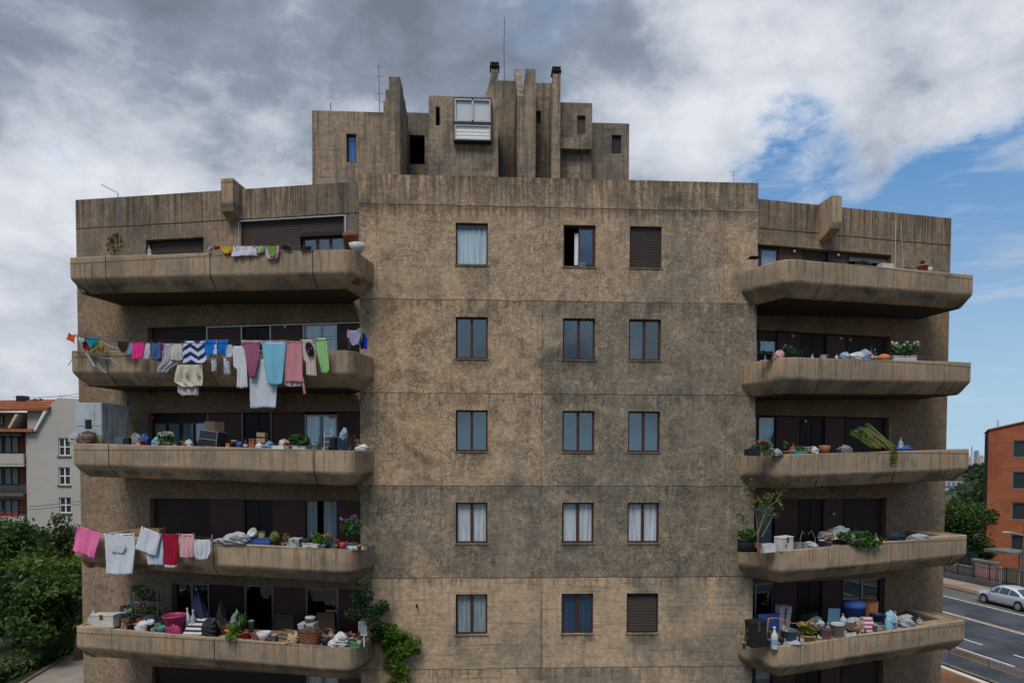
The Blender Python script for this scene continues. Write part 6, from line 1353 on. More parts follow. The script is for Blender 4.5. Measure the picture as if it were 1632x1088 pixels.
# wooden sticks that hold the outer end of the fourth-floor lines
for lab, pts_ in (('long silver fish-shaped foil hanging at the outer fourth-floor corner', [(122, 535), (135, 558), (150, 583), (152, 584)]), ('white driftwood stick pointing down right at the outer corner', [(160, 543), (178, 552), (190, 556)]),
            ('forked bare branch low on the outer fourth-floor parapet', [(108, 583), (115, 572), (124, 564)]), ('thin pale twig hanging under the olive cloth', [(150, 566), (160, 570), (174, 571)]), ('pale twig dangling below the long twig', [(156, 580), (163, 590), (170, 594)]), ('small pale twig by the first parapet joint', [(176, 570), (182, 576), (185, 578)])):
    m = MB(); P3 = []
    for u, v in pts_: s_, P_, _ = spot('L', 4, u, -.2); P3.append((P_[0], P_[1], z_at(P_, v)))
    m.tube(P3, [.012 + .02 * (('foil' in lab) and 0 < i < len(P3) - 1) for i in range(len(P3))], 6); m.tube([P3[1], (P3[1][0] + .08, P3[1][1], P3[1][2] + .06)], .008, 5)
    setp(m.build('foil_streamer' if 'foil' in lab else 'twig', M_('silver')), lab, 'streamer' if 'foil' in lab else 'twig')

# ------------------------------------------------------------------ masts, aerials, lamps, rails
def mast(label, pts, r=.012, arms=(), mat=None, name='aerial', cat='aerial'):
    e = empty(name, tuple(pts[0]), 0, label, cat); c = np.array(pts[0]); m = MB(); m.tube([tuple(np.array(p) - c) for p in pts], r, 6); m.build('mast', mat or STEEL, e)
    for (z, w_, h_) in arms: m = MB(); m.tube([(-w_ / 2, 0, z), (w_ / 2, 0, z + h_)], r * .6, 5); m.build('crossbar', mat or STEEL, e)
    return e
def A3(u, v, y): return tuple(at(u, v, y))
b, t = A3(804, 130, 5.6), A3(804, 28, 5.6); mast('tall thin lightning rod on the highest rooftop block', [b, ((b[0] + t[0]) / 2 - .02, 5.6, (b[2] + t[2]) / 2), t], .022, name='lightning_rod', cat='rod')
b, t = A3(605, 178, 4.2), A3(603.5, 99, 4.2); z = lambda v: A3(604, v, 4.2)[2] - b[2]
mast('stacked television aerial beside the stepped pillar', [b, t], .016, [(z(108), .25, .03), (z(122), .22, 0), (z(149), .3, 0), (z(157), .34, -.14)])
b, t = A3(527, 176, 4.0), A3(527, 164, 4.0); mast('short stub rod on the left rooftop block', [b, t], .02)
def WA(F, u, v, n): s_, z_ = F.back(u, v, n); return F.w(s_, n, z_)
mast('slim grey pole with a slanting rod on the top left balcony', [WA(L, 191, 404, 2.0), WA(L, 188, 308, 2.0), WA(L, 183, 305, 2.0), WA(L, 161, 294, 2.0)], .013, name='pole', cat='pole')
mast('twin thin poles with rungs at the inner end of the top left balcony', [WA(L, 560, 372, 1.2), WA(L, 557, 285, 1.2), WA(L, 555, 274, 1.2)], .012, [(.9, .12, 0), (1.5, .12, 0)], name='pole', cat='pole')
mast('thinner pole right of the rung pole on the top left balcony', [WA(L, 566, 372, 1.2), WA(L, 561, 288, 1.2)], .011, name='pole', cat='pole')
b, t = A3(1169, 294, .2), A3(1169, 272, .2); mast('small rooftop aerial at the right end of the central parapet', [b, t], .010, [(.42, .3, -.03), (.30, .2, 0)], M_('silver'))
for u0, u1, lab in ((1427, 1427, 'left of two thin white rods against the top right wall'), (1436, 1440, 'right of two thin white rods against the top right wall')):
    mast(lab, [WA(Rr, u1, 427, 1.0), WA(Rr, u0, 352, .6)], .010, [(1.45, .12, .04)], M_('silver'), 'rod', 'rod')
for (F, u, v, lab, fl) in ((Rr, 1264, 401, 'round white wall lamp beside the top right window', 5), (Rr, 1334, 407, 'small white wall lamp on the right panel of the top floor', 5), (Rr, 1262, 535.5, 'white wall lamp left of the fourth-floor right door', 4), (Rr, 1338, 539.5, 'white wall lamp right of the fourth-floor right door', 4), (Rr, 1353, 541.5, 'tiny white wall lamp beside the fourth-floor right shutter', 4), (Rr, 1282, 671, 'white wall lamp left of the third-floor right door', 3), (Rr, 1327, 818, 'white wall lamp right of the second-floor right door', 2), (L, 456, 521, 'white wall lamp on the brown panel of the fourth-floor left balcony', 4)):
    p_ = WA(F, u, v, -.18); e = empty('wall_lamp', p_, F.rz, lab, 'lamp'); m = MB(); m.box(-.03, .03, -.03, 0.0, -.05, .05, .01); m.build('lamp_bracket', STEEL, e); m = MB(); m.lathe([(0, -.05), (.035, -.04), (.05, 0), (.035, .04), (0, .05)], 12, (0, -.07, 0)); m.build('globe', WHITE, e, True)
p_ = WA(L, 202, 631, .02); q_ = WA(L, 202, 712, .02); m = MB(); m.tube([p_, q_], .03, 8); o = m.build('drainpipe', STEEL); setp(o, 'grey drainpipe down the left wing wall behind the metal cabinet', 'pipe')
p_ = WA(Rr, 1419, 668, .03); q_ = WA(Rr, 1417, 712, .03); m = MB(); m.tube([p_, q_], .022, 6); o = m.build('chain_light', M_('silver')); setp(o, 'thin pale chain hanging at the edge of the third-floor right opening', 'chain')
a_ = (WX[1][0] + .62, .05, 4.29 + 12); e = empty('wire_basket', (a_[0], .02, a_[2]), 0, 'small wire basket on the sill of the half-open top window', 'basket')
m = MB()
for i in range(7): m.tube([(-.10 + i * .033, -.01, 0), (-.10 + i * .033, -.01, .12)], .005, 4)
m.tube([(-.10, -.01, .12), (.10, -.01, .12)], .008, 5); m.tube([(-.10, -.01, .0), (.10, -.01, .0)], .008, 5); m.build('wires', M_('silver'), e)
m = MB(); m.box(-.06, .0, .0, .04, .0, .06); m.build('contents', M_('rose'), e)

#@@PART3
# ------------------------------------------------------------------ surroundings
def groundmat(name, col, col2, sc=1.2, rough=.95, bump=.3, fine=14):
    m, n, b, o = mat_base(name, rough, .2); p = n.new('ShaderNodeNewGeometry').outputs['Position']
    a = n.noise(p, sc, 5, .6); f = n.noise(p, fine, 4, .65); c = n.mix(n.ss(a, .35, .65), col, col2); v = n.m('ADD', n.m('MULTIPLY', n.m('SUBTRACT', f, .5), .5), 1.)
    n.put(b.inputs['Base Color'], n.mix(1., c, n.comb(v, v, v), 'MULTIPLY')); bb = n.new('ShaderNodeBump'); bb.inputs['Strength'].default_value = bump; bb.inputs['Distance'].default_value = .05; n.put(bb.inputs['Height'], f); n.l.new(bb.outputs[0], b.inputs['Normal']); return m
ASPH = groundmat('asphalt', (.030, .034, .042), (.062, .066, .076), .45, .8, .2, 30); PAVE = groundmat('pavement_concrete', (.20, .17, .14), (.27, .23, .19), .5); DIRT = groundmat('dry_earth', (.08, .065, .045), (.04, .05, .025), .15, .95, .4, 2)
LANE = groundmat('parking_lane', (.085, .08, .075), (.12, .11, .10), .6); PAINT = groundmat('road_paint', (.62, .61, .56), (.50, .48, .42), 1.5, .7, .1); PAINTY = groundmat('yellow_paint', (.55, .36, .10), (.42, .28, .09), 1.5, .7, .1)
EARTHR = groundmat('orange_earth_wall', (.22, .10, .045), (.13, .065, .03), .8)
m = MB(); R0 = 60
rings_ = [0, 60, 160, 400, 900, 2200, 6000]; seg = 48
for r in rings_:
    for k in range(seg): m.v.append((max(r, .1) * math.cos(6.283185 * k / seg), max(r, .1) * math.sin(6.283185 * k / seg), 0.0))
for i in range(len(rings_) - 1):
    for k in range(seg): m.f.append((i * seg + k, i * seg + (k + 1) % seg, (i + 1) * seg + (k + 1) % seg, (i + 1) * seg + k))
struct(m.build('ground', DIRT))
rd = np.array([.14, -.99]); rd = -rd / np.linalg.norm(rd); re = np.array([-rd[1] * -1, 0]); re = np.array([rd[1], -rd[0]])     # rd runs away from the camera, re to its right
def RP(p, q, z=0.): P_ = rd * p + re * q; return (P_[0], P_[1], z)
def strip(name, q0, q1, p0, p1, z, mat, label=None): m = MB(); m.add([RP(p0, q0, z), RP(p1, q0, z), RP(p1, q1, z), RP(p0, q1, z)], [(0, 1, 2, 3)]); return struct(m.build(name, mat))
def qof(x, y): return float(np.dot(re, (x, y)))
def pof(x, y): return float(np.dot(rd, (x, y)))
qE = qof(33.6, 25.); qC = qof(30.1, 19.5); qD = qof(24.85, 12); qK = qof(35.6, 30.); qD2 = qof(26.7, 11.8); qR = qof(22.5, 10.3)
strip('road', qR - 1.0, qE + .1, -70, 260, .012, ASPH); strip('parking_lane', qE + .1, qK, -70, 260, .010, LANE)
strip('road_marking', qE - .07, qE + .07, -70, 260, .016, PAINT); strip('road_marking', qC - .20, qC - .08, -70, 260, .016, PAINT); strip('road_marking', qC + .06, qC + .18, -70, 260, .016, PAINTY)
pD = pof(24.7, 13.8)
for k in range(-6, 12):
    a = pD - 3.8 + k * 4.6; strip('road_marking', qD - .07, qD + .07, a, a + 3.8, .016, PAINT); a = pof(26.7, 12.1) - 2.6 + k * 4.6; strip('road_marking', qD2 - .06, qD2 + .06, a, a + 2.6, .016, PAINT)
def rbox(name, q0, q1, p0, p1, z0, z1, mat, parent=None):
    m = MB(); P8 = [RP(p, q, z) for p in (p0, p1) for q in (q0, q1) for z in (z0, z1)]; m.add(P8, [(0, 1, 3, 2), (4, 6, 7, 5), (0, 4, 5, 1), (2, 3, 7, 6), (0, 2, 6, 4), (1, 5, 7, 3)]); return m.build(name, mat, parent)
struct(rbox('kerb', qK, qK + .18, -70, 260, .0, .15, CS)); struct(rbox('verge', qK + .18, qK + 1.0, -70, 260, .0, .13, EARTHR)); struct(rbox('pavement', qK + 1.0, qK + 3.2, -70, 260, .0, .14, PAVE))
struct(rbox('kerb', qR - .9, qR - .62, -70, 120, .0, .14, CS))
# retaining wall and railing beside the block
p0_, p1_ = pof(23.0, 4), pof(22.3, 26)
o = rbox('retaining_wall', qR - 1.35, qR - 1.05, p0_ - 12, p1_, 0, .12, CREAM); setp(o, 'low pale wall that carries the metal railing beside the road', 'wall')
struct(rbox('earth_bank', qR - 4.2, qR - 1.36, p0_ - 12, p1_, 0, .05, EARTHR))
rl = empty('railing', (0, 0, 0), 0, 'grey metal railing with close uprights between the block and the road', 'railing'); qq = qR - .95
npan = 0
for k in range(12):
    a = pof(23.4, 12.9) + 4 - k * 2.3; b = a - 2.3
    if a < -25: break
    m = MB(); m.tube([RP(a, qq, .0), RP(a, qq, 1.15)], .035, 6); m.build('post', M_('bluegrey', .4), rl)
    m = MB(); m.tube([RP(a, qq, 1.10), RP(b, qq, 1.10)], .022, 5); m.tube([RP(a, qq, .82), RP(b, qq, .82)], .018, 5); m.tube([RP(a, qq, .22), RP(b, qq, .22)], .022, 5)
    for j in range(1, 20): t = j / 20; m.tube([RP(a + (b - a) * t, qq, .82), RP(a + (b - a) * t, qq, 1.10)], .016, 4)
    m.build('rail_panel', M_('card', .6), rl)
# trees
def tree(label, x, y, h, r, rnd, col='leaf', n=9000, size=.22, zc=.62, name='broadleaf_tree', group=None, low=.25, cat='tree'):
    e = empty(name, (x, y, 0), 0, label, cat, group)
    m = MB(); lean = (rnd.uniform(-.3, .3), rnd.uniform(-.3, .3)); m.tube([(0, 0, -.1), (lean[0] * .4, lean[1] * .4, h * .3), (lean[0], lean[1], h * .6)], [.16 + h * .012, .12 + h * .01, .07], 8)
    clumps = []
    for k in range(26):
        a = rnd.uniform(0, 6.28); rr = r * rnd.uniform(.15, .85) ; z_ = min(h * (low + (1 - low) * rnd.uniform(.12, .92)), h - r * .30); f = 1 - abs((z_ / h - .55) / .6) ** 2 * .6; c_ = (rr * math.cos(a) * f, rr * math.sin(a) * f, z_); clumps.append((c_, r * rnd.uniform(.22, .42)))
        if k < 9: m.tube([(lean[0] * .6, lean[1] * .6, h * .35), (c_[0] * .6, c_[1] * .6, c_[2] * .85), c_], [.07, .05, .02], 5)
    m.build('trunk', plain('bark', (.06, .045, .03), .9, .3, 6), e)
    V = []; 
    per = n // len(clumps); g_ = np.random.default_rng(rnd.randint(0, 99999))
    for c_, cr_ in clumps:
        d = g_.normal(size=(per, 3)); d /= np.linalg.norm(d, axis=1)[:, None]; d *= (g_.random(per) ** .45)[:, None] * np.array([1.15, 1.15, .8]) * cr_ * g_.uniform(.8, 1.25, (per, 1)); p = d + np.array(c_)
        a = g_.normal(size=(per, 3)); a /= np.linalg.norm(a, axis=1)[:, None]; b_ = np.cross(a, g_.normal(size=(per, 3))); b_ /= np.linalg.norm(b_, axis=1)[:, None]; s = size * g_.uniform(.5, 1.3, (per, 1))
        V.append(np.stack([p - a * s * .75, p + b_ * s * .4, p + a * s * .75, p - b_ * s * .4], 1).reshape(-1, 3))
    V = np.concatenate(V); me = bpy.data.meshes.new('crown'); nf = len(V) // 4; me.vertices.add(len(V)); me.vertices.foreach_set('co', V.ravel().astype(np.float32)); me.loops.add(nf * 4); me.loops.foreach_set('vertex_index', np.arange(nf * 4, dtype=np.int32)); me.polygons.add(nf)
    me.polygons.foreach_set('loop_start', np.arange(0, nf * 4, 4, dtype=np.int32)); me.update(calc_edges=True); me.materials.append(treeleaf(col)); link(bpy.data.objects.new('crown', me), e); return e
def treeleaf(c):
    key = ('tl', c)
    if key in MATS: return MATS[key]
    m, n, b, o = mat_base(c + '_tree_leaf', .6, .25); P_ = n.new('ShaderNodeNewGeometry').outputs['Position']; v = n.noise(P_, .9, 3, .6); v2 = n.noise(P_, 6, 2, .5); col = TC[c]
    f = n.m('ADD', n.ss(v, .34, .66, .35, 1.6), n.m('MULTIPLY', n.m('SUBTRACT', v2, .5), .9)); n.put(b.inputs['Base Color'], n.mix(1., col, n.comb(f, f, n.m('MULTIPLY', f, .8)), 'MULTIPLY'))
    tl = n.new('ShaderNodeBsdfTranslucent'); n.put(tl.inputs[0], (col[0] * 1.3, col[1] * 1.4, col[2])); mx = n.new('ShaderNodeMixShader'); mx.inputs[0].default_value = .22; n.l.new(b.outputs[0], mx.inputs[1]); n.l.new(tl.outputs[0], mx.inputs[2]); n.l.new(mx.outputs[0], o.inputs[0]); MATS[key] = m; return m
TC = dict(a=(.038, .078, .016), b=(.070, .108, .018), c=(.022, .045, .014), d=(.060, .085, .024))
rnd = random.Random(11)
GT = 'trees between the block and the pale house'
def tpos(u, y): P_ = at(u, 900, y); return P_[0], y
for (lab, u, y, vt, r, c, n_) in (('broad dark green tree filling the left edge of the photo below the ornate balcony', 5, 20, 826, 3.3, 'a', 11000), ('feathery young tree in front of the pale gable windows', 104, 24, 812, 1.9, 'd', 3200),
        ('rounded yellowish tree beside the outer end of the second-floor balcony', 88, 17, 880, 3.2, 'b', 12000), ('dark tree low behind the first-floor left balcony', 122, 13, 905, 2.6, 'a', 9000), ('shaded tree low at the left edge above the hedge', 30, 15, 905, 3.0, 'c', 9000), ('second-row dark tree between the pale house and the yellowish tree', 55, 30, 856, 3.4, 'c', 9000)):
    x_, y_ = tpos(u, y); h = z_at((x_, y_, 5), vt); tree(lab, x_, y_, h, r, rnd, c, n_, .20, group=GT, low=.28)
hx0, hy0 = -21.6, 4.
e = empty('hedge', (0, 0, 0), 0, 'low dark hedge along the path at the lower left', 'hedge'); m = MB(); rr_ = random.Random(4)
for i in range(34): y_ = 6 + i * .75; x_ = -22.4 - .0 * i + rr_.uniform(-.3, .3) + (y_ - 10) * .05; leaves(m, (x_, y_, .55), (.9, .6, .65), 170, .12, rr_)
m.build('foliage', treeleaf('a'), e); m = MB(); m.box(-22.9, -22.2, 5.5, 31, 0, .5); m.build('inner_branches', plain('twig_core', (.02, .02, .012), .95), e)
struct(strip('path', qof(-21.3, 10), qof(-14.5, 10), -30, 45, .008, PAVE))
struct(rbox('kerb', qof(-21.45, 10), qof(-21.3, 10), -30, 45, 0, .10, CS))
m = MB(); rr_ = random.Random(9)
for i in range(60): leaves(m, (-26 - rr_.uniform(0, 22), rr_.uniform(8, 36), .25), (1.4, 1.2, .45), 90, .16, rr_)
o = m.build('undergrowth', treeleaf('c')); setp(o, 'dark undergrowth below the trees at the left', 'undergrowth', kind='stuff')
# parked dark car end at far lower left: just a bonnet shows under the trees
# right-hand tree
P_ = ground(1545, 915); tree('dense dark street tree in front of the orange building', P_[0] + .5, P_[1] + 1.5, z_at((P_[0], P_[1], 5), 800), 4.2, rnd, 'a', 15000, .20, low=.30, name='street_tree')
P_ = ground(1520, 918); tree('lower dark street tree close to the corner of the block', P_[0] - .5, P_[1] + 5, z_at((P_[0] - .5, P_[1] + 5, 5), 812), 3.0, rnd, 'b', 11000, .20, low=.30, name='street_tree')
P_ = ground(1592, 912); tree('small tree against the orange wall', P_[0], P_[1] + 3, z_at((P_[0], P_[1] + 3, 5), 862), 1.8, rnd, 'a', 6000, .16, low=.3, name='street_tree')

# --- pale house at the left
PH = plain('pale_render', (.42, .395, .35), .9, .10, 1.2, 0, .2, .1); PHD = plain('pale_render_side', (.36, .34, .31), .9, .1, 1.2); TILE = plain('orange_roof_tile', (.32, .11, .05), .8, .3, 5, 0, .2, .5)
YB = 50.
def PB(u, v, y=YB): p_ = at(u, v, y); return (p_[0], p_[2])
hs = empty('pale_house', (0, 0, 0), 0, 'pale rendered apartment house with an orange tiled roof and white-barred windows', 'house')
def polyface(name, pts, y0, y1, mat, parent): m = MB(); m.prism([PB(u, v) for u, v in pts], y0, y1); return m.build(name, mat, parent)
x0h, _ = PB(41, 700); x1h, zt_ = PB(190, 640)
hl = []
for (a, b_, c_, d_) in ((92.5, 112, 697.5, 726), (93, 112, 744, 772.5), (94, 113.5, 792, 817), (95, 114, 837, 862)):
    xa, zt = PB(a, c_); xb, zb_ = PB(b_, d_); hl.append((xa, xb, zb_, zt))
wg = wall_grid([x0h, x1h], [0, PB(100, 690)[1]], hl, .3, YB); wg.build('gable_wall', PH, hs)
polyface('upper_gable', [(56, 690), (56, 686), (66, 668), (75, 650), (92, 633.5), (190, 640), (190, 690)], YB, YB + .3, PH, hs)
for (xa, xb, zb_, zt) in hl:
    m = MB(); framebox(m, xa, xb, zb_, zt, YB + .12, YB + .2, .09); c_ = (xa + xb) / 2; m.box(c_ - .06, c_ + .06, YB + .11, YB + .2, zb_ + .09, zt - .09); zc_ = (zb_ + zt) / 2; m.box(xa + .09, c_ - .06, YB + .11, YB + .2, zc_ - .05, zc_ + .05); m.box(c_ + .06, xb - .09, YB + .11, YB + .2, zc_ - .05, zc_ + .05)
    wn = m.build('window', WHITE, hs); m = MB(); m.box(xa + .02, xb - .02, YB + .22, YB + .24, zb_, zt); m.build('pane', plain('dark_pane', (.03, .035, .04), .15, .2, 1), wn); m = MB(); m.box(xa - .1, xb + .1, YB - .12, YB + .1, zb_ - .14, zb_ - .002); m.build('sill', CS, wn)
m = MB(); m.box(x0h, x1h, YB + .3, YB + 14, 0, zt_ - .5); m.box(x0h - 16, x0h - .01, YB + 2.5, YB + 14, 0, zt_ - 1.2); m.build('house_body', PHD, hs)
# tiled roof strip and dormer terrace
m = MB(); a0, a1, a2, a3 = PB(-120, 640), PB(91, 634), PB(80, 649.5), PB(-120, 653)
m.add([(a0[0], YB + 4, a0[1] + .4), (a1[0], YB + 2.5, a1[1] + .1), (a2[0], YB - .4, a2[1]), (a3[0], YB - .4, a3[1]), (a0[0], YB + 4, a0[1] + .1), (a1[0], YB + 2.5, a1[1] - .2), (a2[0], YB - .35, a2[1] - .3), (a3[0], YB - .35, a3[1] - .3)], [(0, 1, 2, 3), (4, 5, 6, 7), (0, 1, 5, 4), (1, 2, 6, 5), (2, 3, 7, 6), (3, 0, 4, 7)])
for k in range(5): t = (k + .5) / 5; m.tube([(a0[0], YB + 4 - 4.4 * t, a0[1] + .42 + (a3[1] - a0[1] - .4) * t), (a1[0] + (a2[0] - a1[0]) * t, YB + 2.5 - 2.9 * t, a1[1] + .13 + (a2[1] - a1[1] - .1) * t)], .06, 5)
m.build('roof', TILE, hs)
m = MB(); b0, b1 = PB(-120, 683), PB(57, 688); m.box(b0[0], b1[0], YB - .5, YB + 2, b1[1] - .02, b1[1] + .28); m.build('roof', TILE, hs)
m = MB(); b0, b1 = PB(-120, 654), PB(58, 690); m.box(b0[0], b1[0], YB + 2.0, YB + 2.2, b1[1], b0[1]); m.build('terrace_wall', plain('terrace_ochre', (.34, .22, .12), .9), hs)  # terrace wall in one plain ochre colour
for (u0, u1, v0, v1) in ((38, 60, 662, 678), (-8, 6, 662, 678)):
    xa, zt = PB(u0, v0, YB + 1.9); xb, zb_ = PB(u1, v1, YB + 1.9); m = MB(); framebox(m, xa, xb, zb_, zt, YB + 1.85, YB + 1.97, .08); m.box((xa + xb) / 2 - .05, (xa + xb) / 2 + .05, YB + 1.85, YB + 1.97, zb_ + .08, zt - .08); wn = m.build('window', BLK, hs); m = MB(); m.box(xa + .05, xb - .05, YB + 1.96, YB + 1.99, zb_ + .05, zt - .05); m.build('pane', plain('pale_pane', (.30, .33, .36), .15), wn)
polyface('sloping_fin', [(15, 682), (19, 682), (32, 660), (27, 660)], YB - .3, YB + 2, PH, hs)
polyface('sloping_fin', [(56, 687), (59, 687), (80, 650), (75, 650)], YB - .32, YB + .0, WHITE, hs)
# stacked balconies on its front
for (v0, v1, kind) in ((694, 722, 0), (745, 772, 1), (796, 821, 2)):
    for (u0, u1) in ((-12, 4), (6, 30)):
        xa, zt = PB(u0, v0, YB + 2.4); xb, zb_ = PB(u1, v1, YB + 2.4); m = MB(); framebox(m, xa, xb, zb_, zt, YB + 2.38, YB + 2.48, .07); m.box((xa + xb) / 2 - .04, (xa + xb) / 2 + .04, YB + 2.38, YB + 2.48, zb_ + .07, zt - .07); wn = m.build('window', BLK, hs); m = MB(); m.box(xa + .04, xb - .04, YB + 2.46, YB + 2.495, zb_ + .04, zt - .04); m.build('pane', plain('pale_pane', (.30, .33, .36), .15), wn)
    xa, zt = PB(31, v0, YB + 2.3); xb, zb_ = PB(37, v1); m = MB(); m.box(xa, xb, YB + 2.30, YB + 2.46, zb_, zt); m.build('shutter', plain('rust_shutter', (.28, .07, .03), .7), hs)
for (v0, v1) in ((722, 743), (822, 842)):
    xa, zt = PB(-120, v0); xb, zb_ = PB(41, v1); m = MB(); m.box(xa, xb - .02, YB - .25, YB + 2.4, zb_, zb_ + .25); m.box(xa, xb - .02, YB - .28, YB - .1, zb_ + .25, zt); m.build('balcony', PH, hs)
xa, zt = PB(-120, 772); xb, zb_ = PB(40, 790); m = MB(); m.box(xa, xb, YB - .3, YB + 2.4, zb_, zb_ + .25); bb_ = m.build('balcony', CS, hs); m = MB()
for k in range(44): x_ = xa + (xb - xa) * k / 43; m.tube([(x_, YB - .28, zb_ + .25), (x_ + .06, YB - .42, zb_ + .7), (x_, YB - .28, zt)], .02, 4)
m.tube([(xa, YB - .28, zt), (xb, YB - .28, zt)], .04, 5); m.build('balustrade', BLK, bb_)
m = MB(); xa, zt = PB(-120, 692); xb, _ = PB(40, 692); m.box(xa, xb, YB - .6, YB + 2.4, zt - .1, zt + .12); m.build('canopy', BLK, hs)
xa, zt = PB(6, 630); m = MB(); m.box(xa - .3, xa + .5, YB + 2.2, YB + 3.2, zt - 1.2, zt + .2, .05); m.build('chimney', BLK, hs)
m = MB(); leaves(m, (PB(10, 820)[0], YB - .3, PB(10, 820)[1]), (1.6, .2, .3), 160, .12, random.Random(2)); m.build('red_flowers', leafmat('red'), hs)
for u in (30, 40, 70, 78): b_ = PB(u, 637); m = MB(); m.tube([(b_[0], YB + 2.4, b_[1] - .3), (b_[0], YB + 2.4, b_[1] + .35)], .06, 5); m.tube([(b_[0] - .5, YB + 2.4, b_[1] + .2), (b_[0] + .3, YB + 2.4, b_[1] + .3)], .03, 4); o = m.build('roof_vent', BLK, hs)
b_ = PB(103, 640); t_ = PB(103, 610); mast('tall thin rake aerial on the pale house', [(b_[0], YB + 3, b_[1] - .5), (t_[0], YB + 3, t_[1])], .025, [(t_[1] - b_[1] + .4, 1.2, 0), (t_[1] - b_[1] + .1, .8, 0)], M_('silver'))
# overhead cables
for lab, a, b_, y, sag in (('upper dark telephone cable crossing in front of the pale house', (-20, 812), (150, 795), 40, .1), ('lower dark telephone cable crossing in front of the pale house', (-20, 815), (150, 800), 40, .15), ('thin cable above the roof of the pale house', (20, 632), (150, 622), 48, .3), ('second thin cable sagging over the pale roof', (60, 634), (150, 636), 48, -.2)):
    A, B = at(*a, y), at(*b_, y); m = MB(); m.tube([tuple(A + (B - A) * t - np.array([0, 0, sag * 4 * t * (1 - t)])) for t in np.linspace(0, 1, 12)], .022, 4); setp(m.build('overhead_cable', WIRE), lab, 'cable')

# --- orange building at the right
ORG = None
def orange():
    m, n, b, o = mat_base('orange_render', .9, .2); p = n.new('ShaderNodeNewGeometry').outputs['Position']; bd = n.noise(n.scl(p, (.3, .3, 1.3)), 1.1, 7, .7, .5); a = n.noise(p, .35, 4, .6); f = n.noise(p, 9, 4, .6)
    c = n.mix(n.ss(bd, .30, .70), (.36, .120, .055), (.27, .085, .040)); c = n.mix(n.m('MULTIPLY', n.ss(a, .5, .7), .5), c, (.20, .05, .025)); v = n.m('ADD', n.m('MULTIPLY', n.m('SUBTRACT', f, .5), .4), 1.); n.put(b.inputs['Base Color'], n.mix(1., c, n.comb(v, v, v), 'MULTIPLY')); return m
ORG = orange(); ob = empty('orange_building', (0, 0, 0), 0, 'orange brick-coloured building with a sloping roofline and grey-framed windows', 'building')
P0 = np.array([47.3, 42.4]); fd = np.array([.84, -.54]); fd /= np.linalg.norm(fd); dd = np.array([.56, .83]); dd /= np.linalg.norm(dd)
def OW(s, dpt, z): P_ = P0 + fd * s + dd * dpt; return (P_[0], P_[1], z)
def oback(u, v):
    d = ray(u, v); nn = np.array([fd[1], -fd[0]]); t = ((P0 - C0[:2]) @ nn) / (d[:2] @ nn); P_ = C0 + d * t; return float((P_[:2] - P0) @ fd), float(P_[2])
oh = []
for (u0, v0, v1) in ((1614, 701, 729), (1613.5, 751, 779), (1612.5, 799.5, 828), (1611, 851, 876)):
    for k in range(3): s0, zt = oback(u0, v0); _, zb_ = oback(u0, v1); oh.append((s0 + k * 4.2, s0 + k * 4.2 + 2.6, zb_, zt))
s1_, z1_ = oback(1576, 686); s2_, z2_ = oback(1632, 673); slope = (z2_ - z1_) / (s2_ - s1_)
wg = wall_grid([s1_, 16], [0, z1_ - .05], oh, .3); wg.v = [OW(a, b, c) for a, b, c in wg.v]; wg.build('facade_wall', ORG, ob)
m = MB(); q_ = [(s1_, z1_ - .05), (16, z1_ - .05), (16, z1_ + slope * 5), (9, z1_ + slope * 9), (s1_, z1_)]
m.v = [OW(a, 0, c) for a, c in q_] + [OW(a, .3, c) for a, c in q_]; m.f = [(0, 1, 2, 3, 4), (5, 6, 7, 8, 9)] + [(i, (i + 1) % 5, 5 + (i + 1) % 5, 5 + i) for i in range(5)]; m.build('gable', ORG, ob)
m = MB(); q_ = [(s1_ - .1, z1_ + .03), (9, z1_ + slope * 9 + .03), (16.1, z1_ + slope * 5 + .03)]
m.v = [OW(a, -.15, c) for a, c in q_] + [OW(a, 12, c) for a, c in q_] + [OW(a, -.15, c + .12) for a, c in q_] + [OW(a, 12, c + .12) for a, c in q_]
m.f = [(0, 1, 4, 3), (1, 2, 5, 4), (6, 7, 10, 9), (7, 8, 11, 10), (0, 1, 7, 6), (1, 2, 8, 7), (0, 3, 9, 6), (2, 5, 11, 8)]; m.build('roof', ORG, ob)
m = MB(); m.v = [OW(a, b, c) for a in (s1_, 16) for b in (.8, 12) for c in (0, z1_ - .06)]; m.f = [(0, 1, 3, 2), (4, 6, 7, 5), (0, 4, 5, 1), (2, 3, 7, 6), (1, 5, 7, 3)]; m.build('house_body', INT, ob)
m = MB()
for a, b_ in ((s1_, s1_ + .3), (15.7, 16)): m = MB(); m.v = [OW(x, y, c) for x in (a, b_) for y in (.3, 12) for c in (0, z1_ - .05)]; m.f = [(0, 1, 3, 2), (4, 6, 7, 5), (0, 4, 5, 1), (2, 3, 7, 6), (1, 5, 7, 3)]; m.build('side_wall', ORG, ob)
for (a, b_, c_, d_) in oh:
    m = MB(); framebox(m, a, b_, c_, d_, .08, .2, .10); m.box((a + b_) / 2 - .06, (a + b_) / 2 + .06, .08, .2, c_ + .1, d_ - .1); wn = m.build('window', STEEL, ob, xf=lambda p: OW(*p)); m = MB(); m.box(a + .05, b_ - .05, .2, .22, c_ + .05, d_ - .05); m.build('pane', plain('dark_pane', (.03, .035, .04), .15, .2, 1), wn, xf=lambda p: OW(*p))
    if abs(d_ - oh[6][3]) < .1: m = MB(); m.box((a + b_) / 2 + .08, b_ - .12, .185, .195, c_ + .1, d_ - .12); m.build('curtain', CURT, wn, xf=lambda p: OW(*p))
mast('stub aerial on the roof edge of the orange building', [OW(.4, 2, z1_), OW(.4, 2, z1_ + 1.1)], .04)
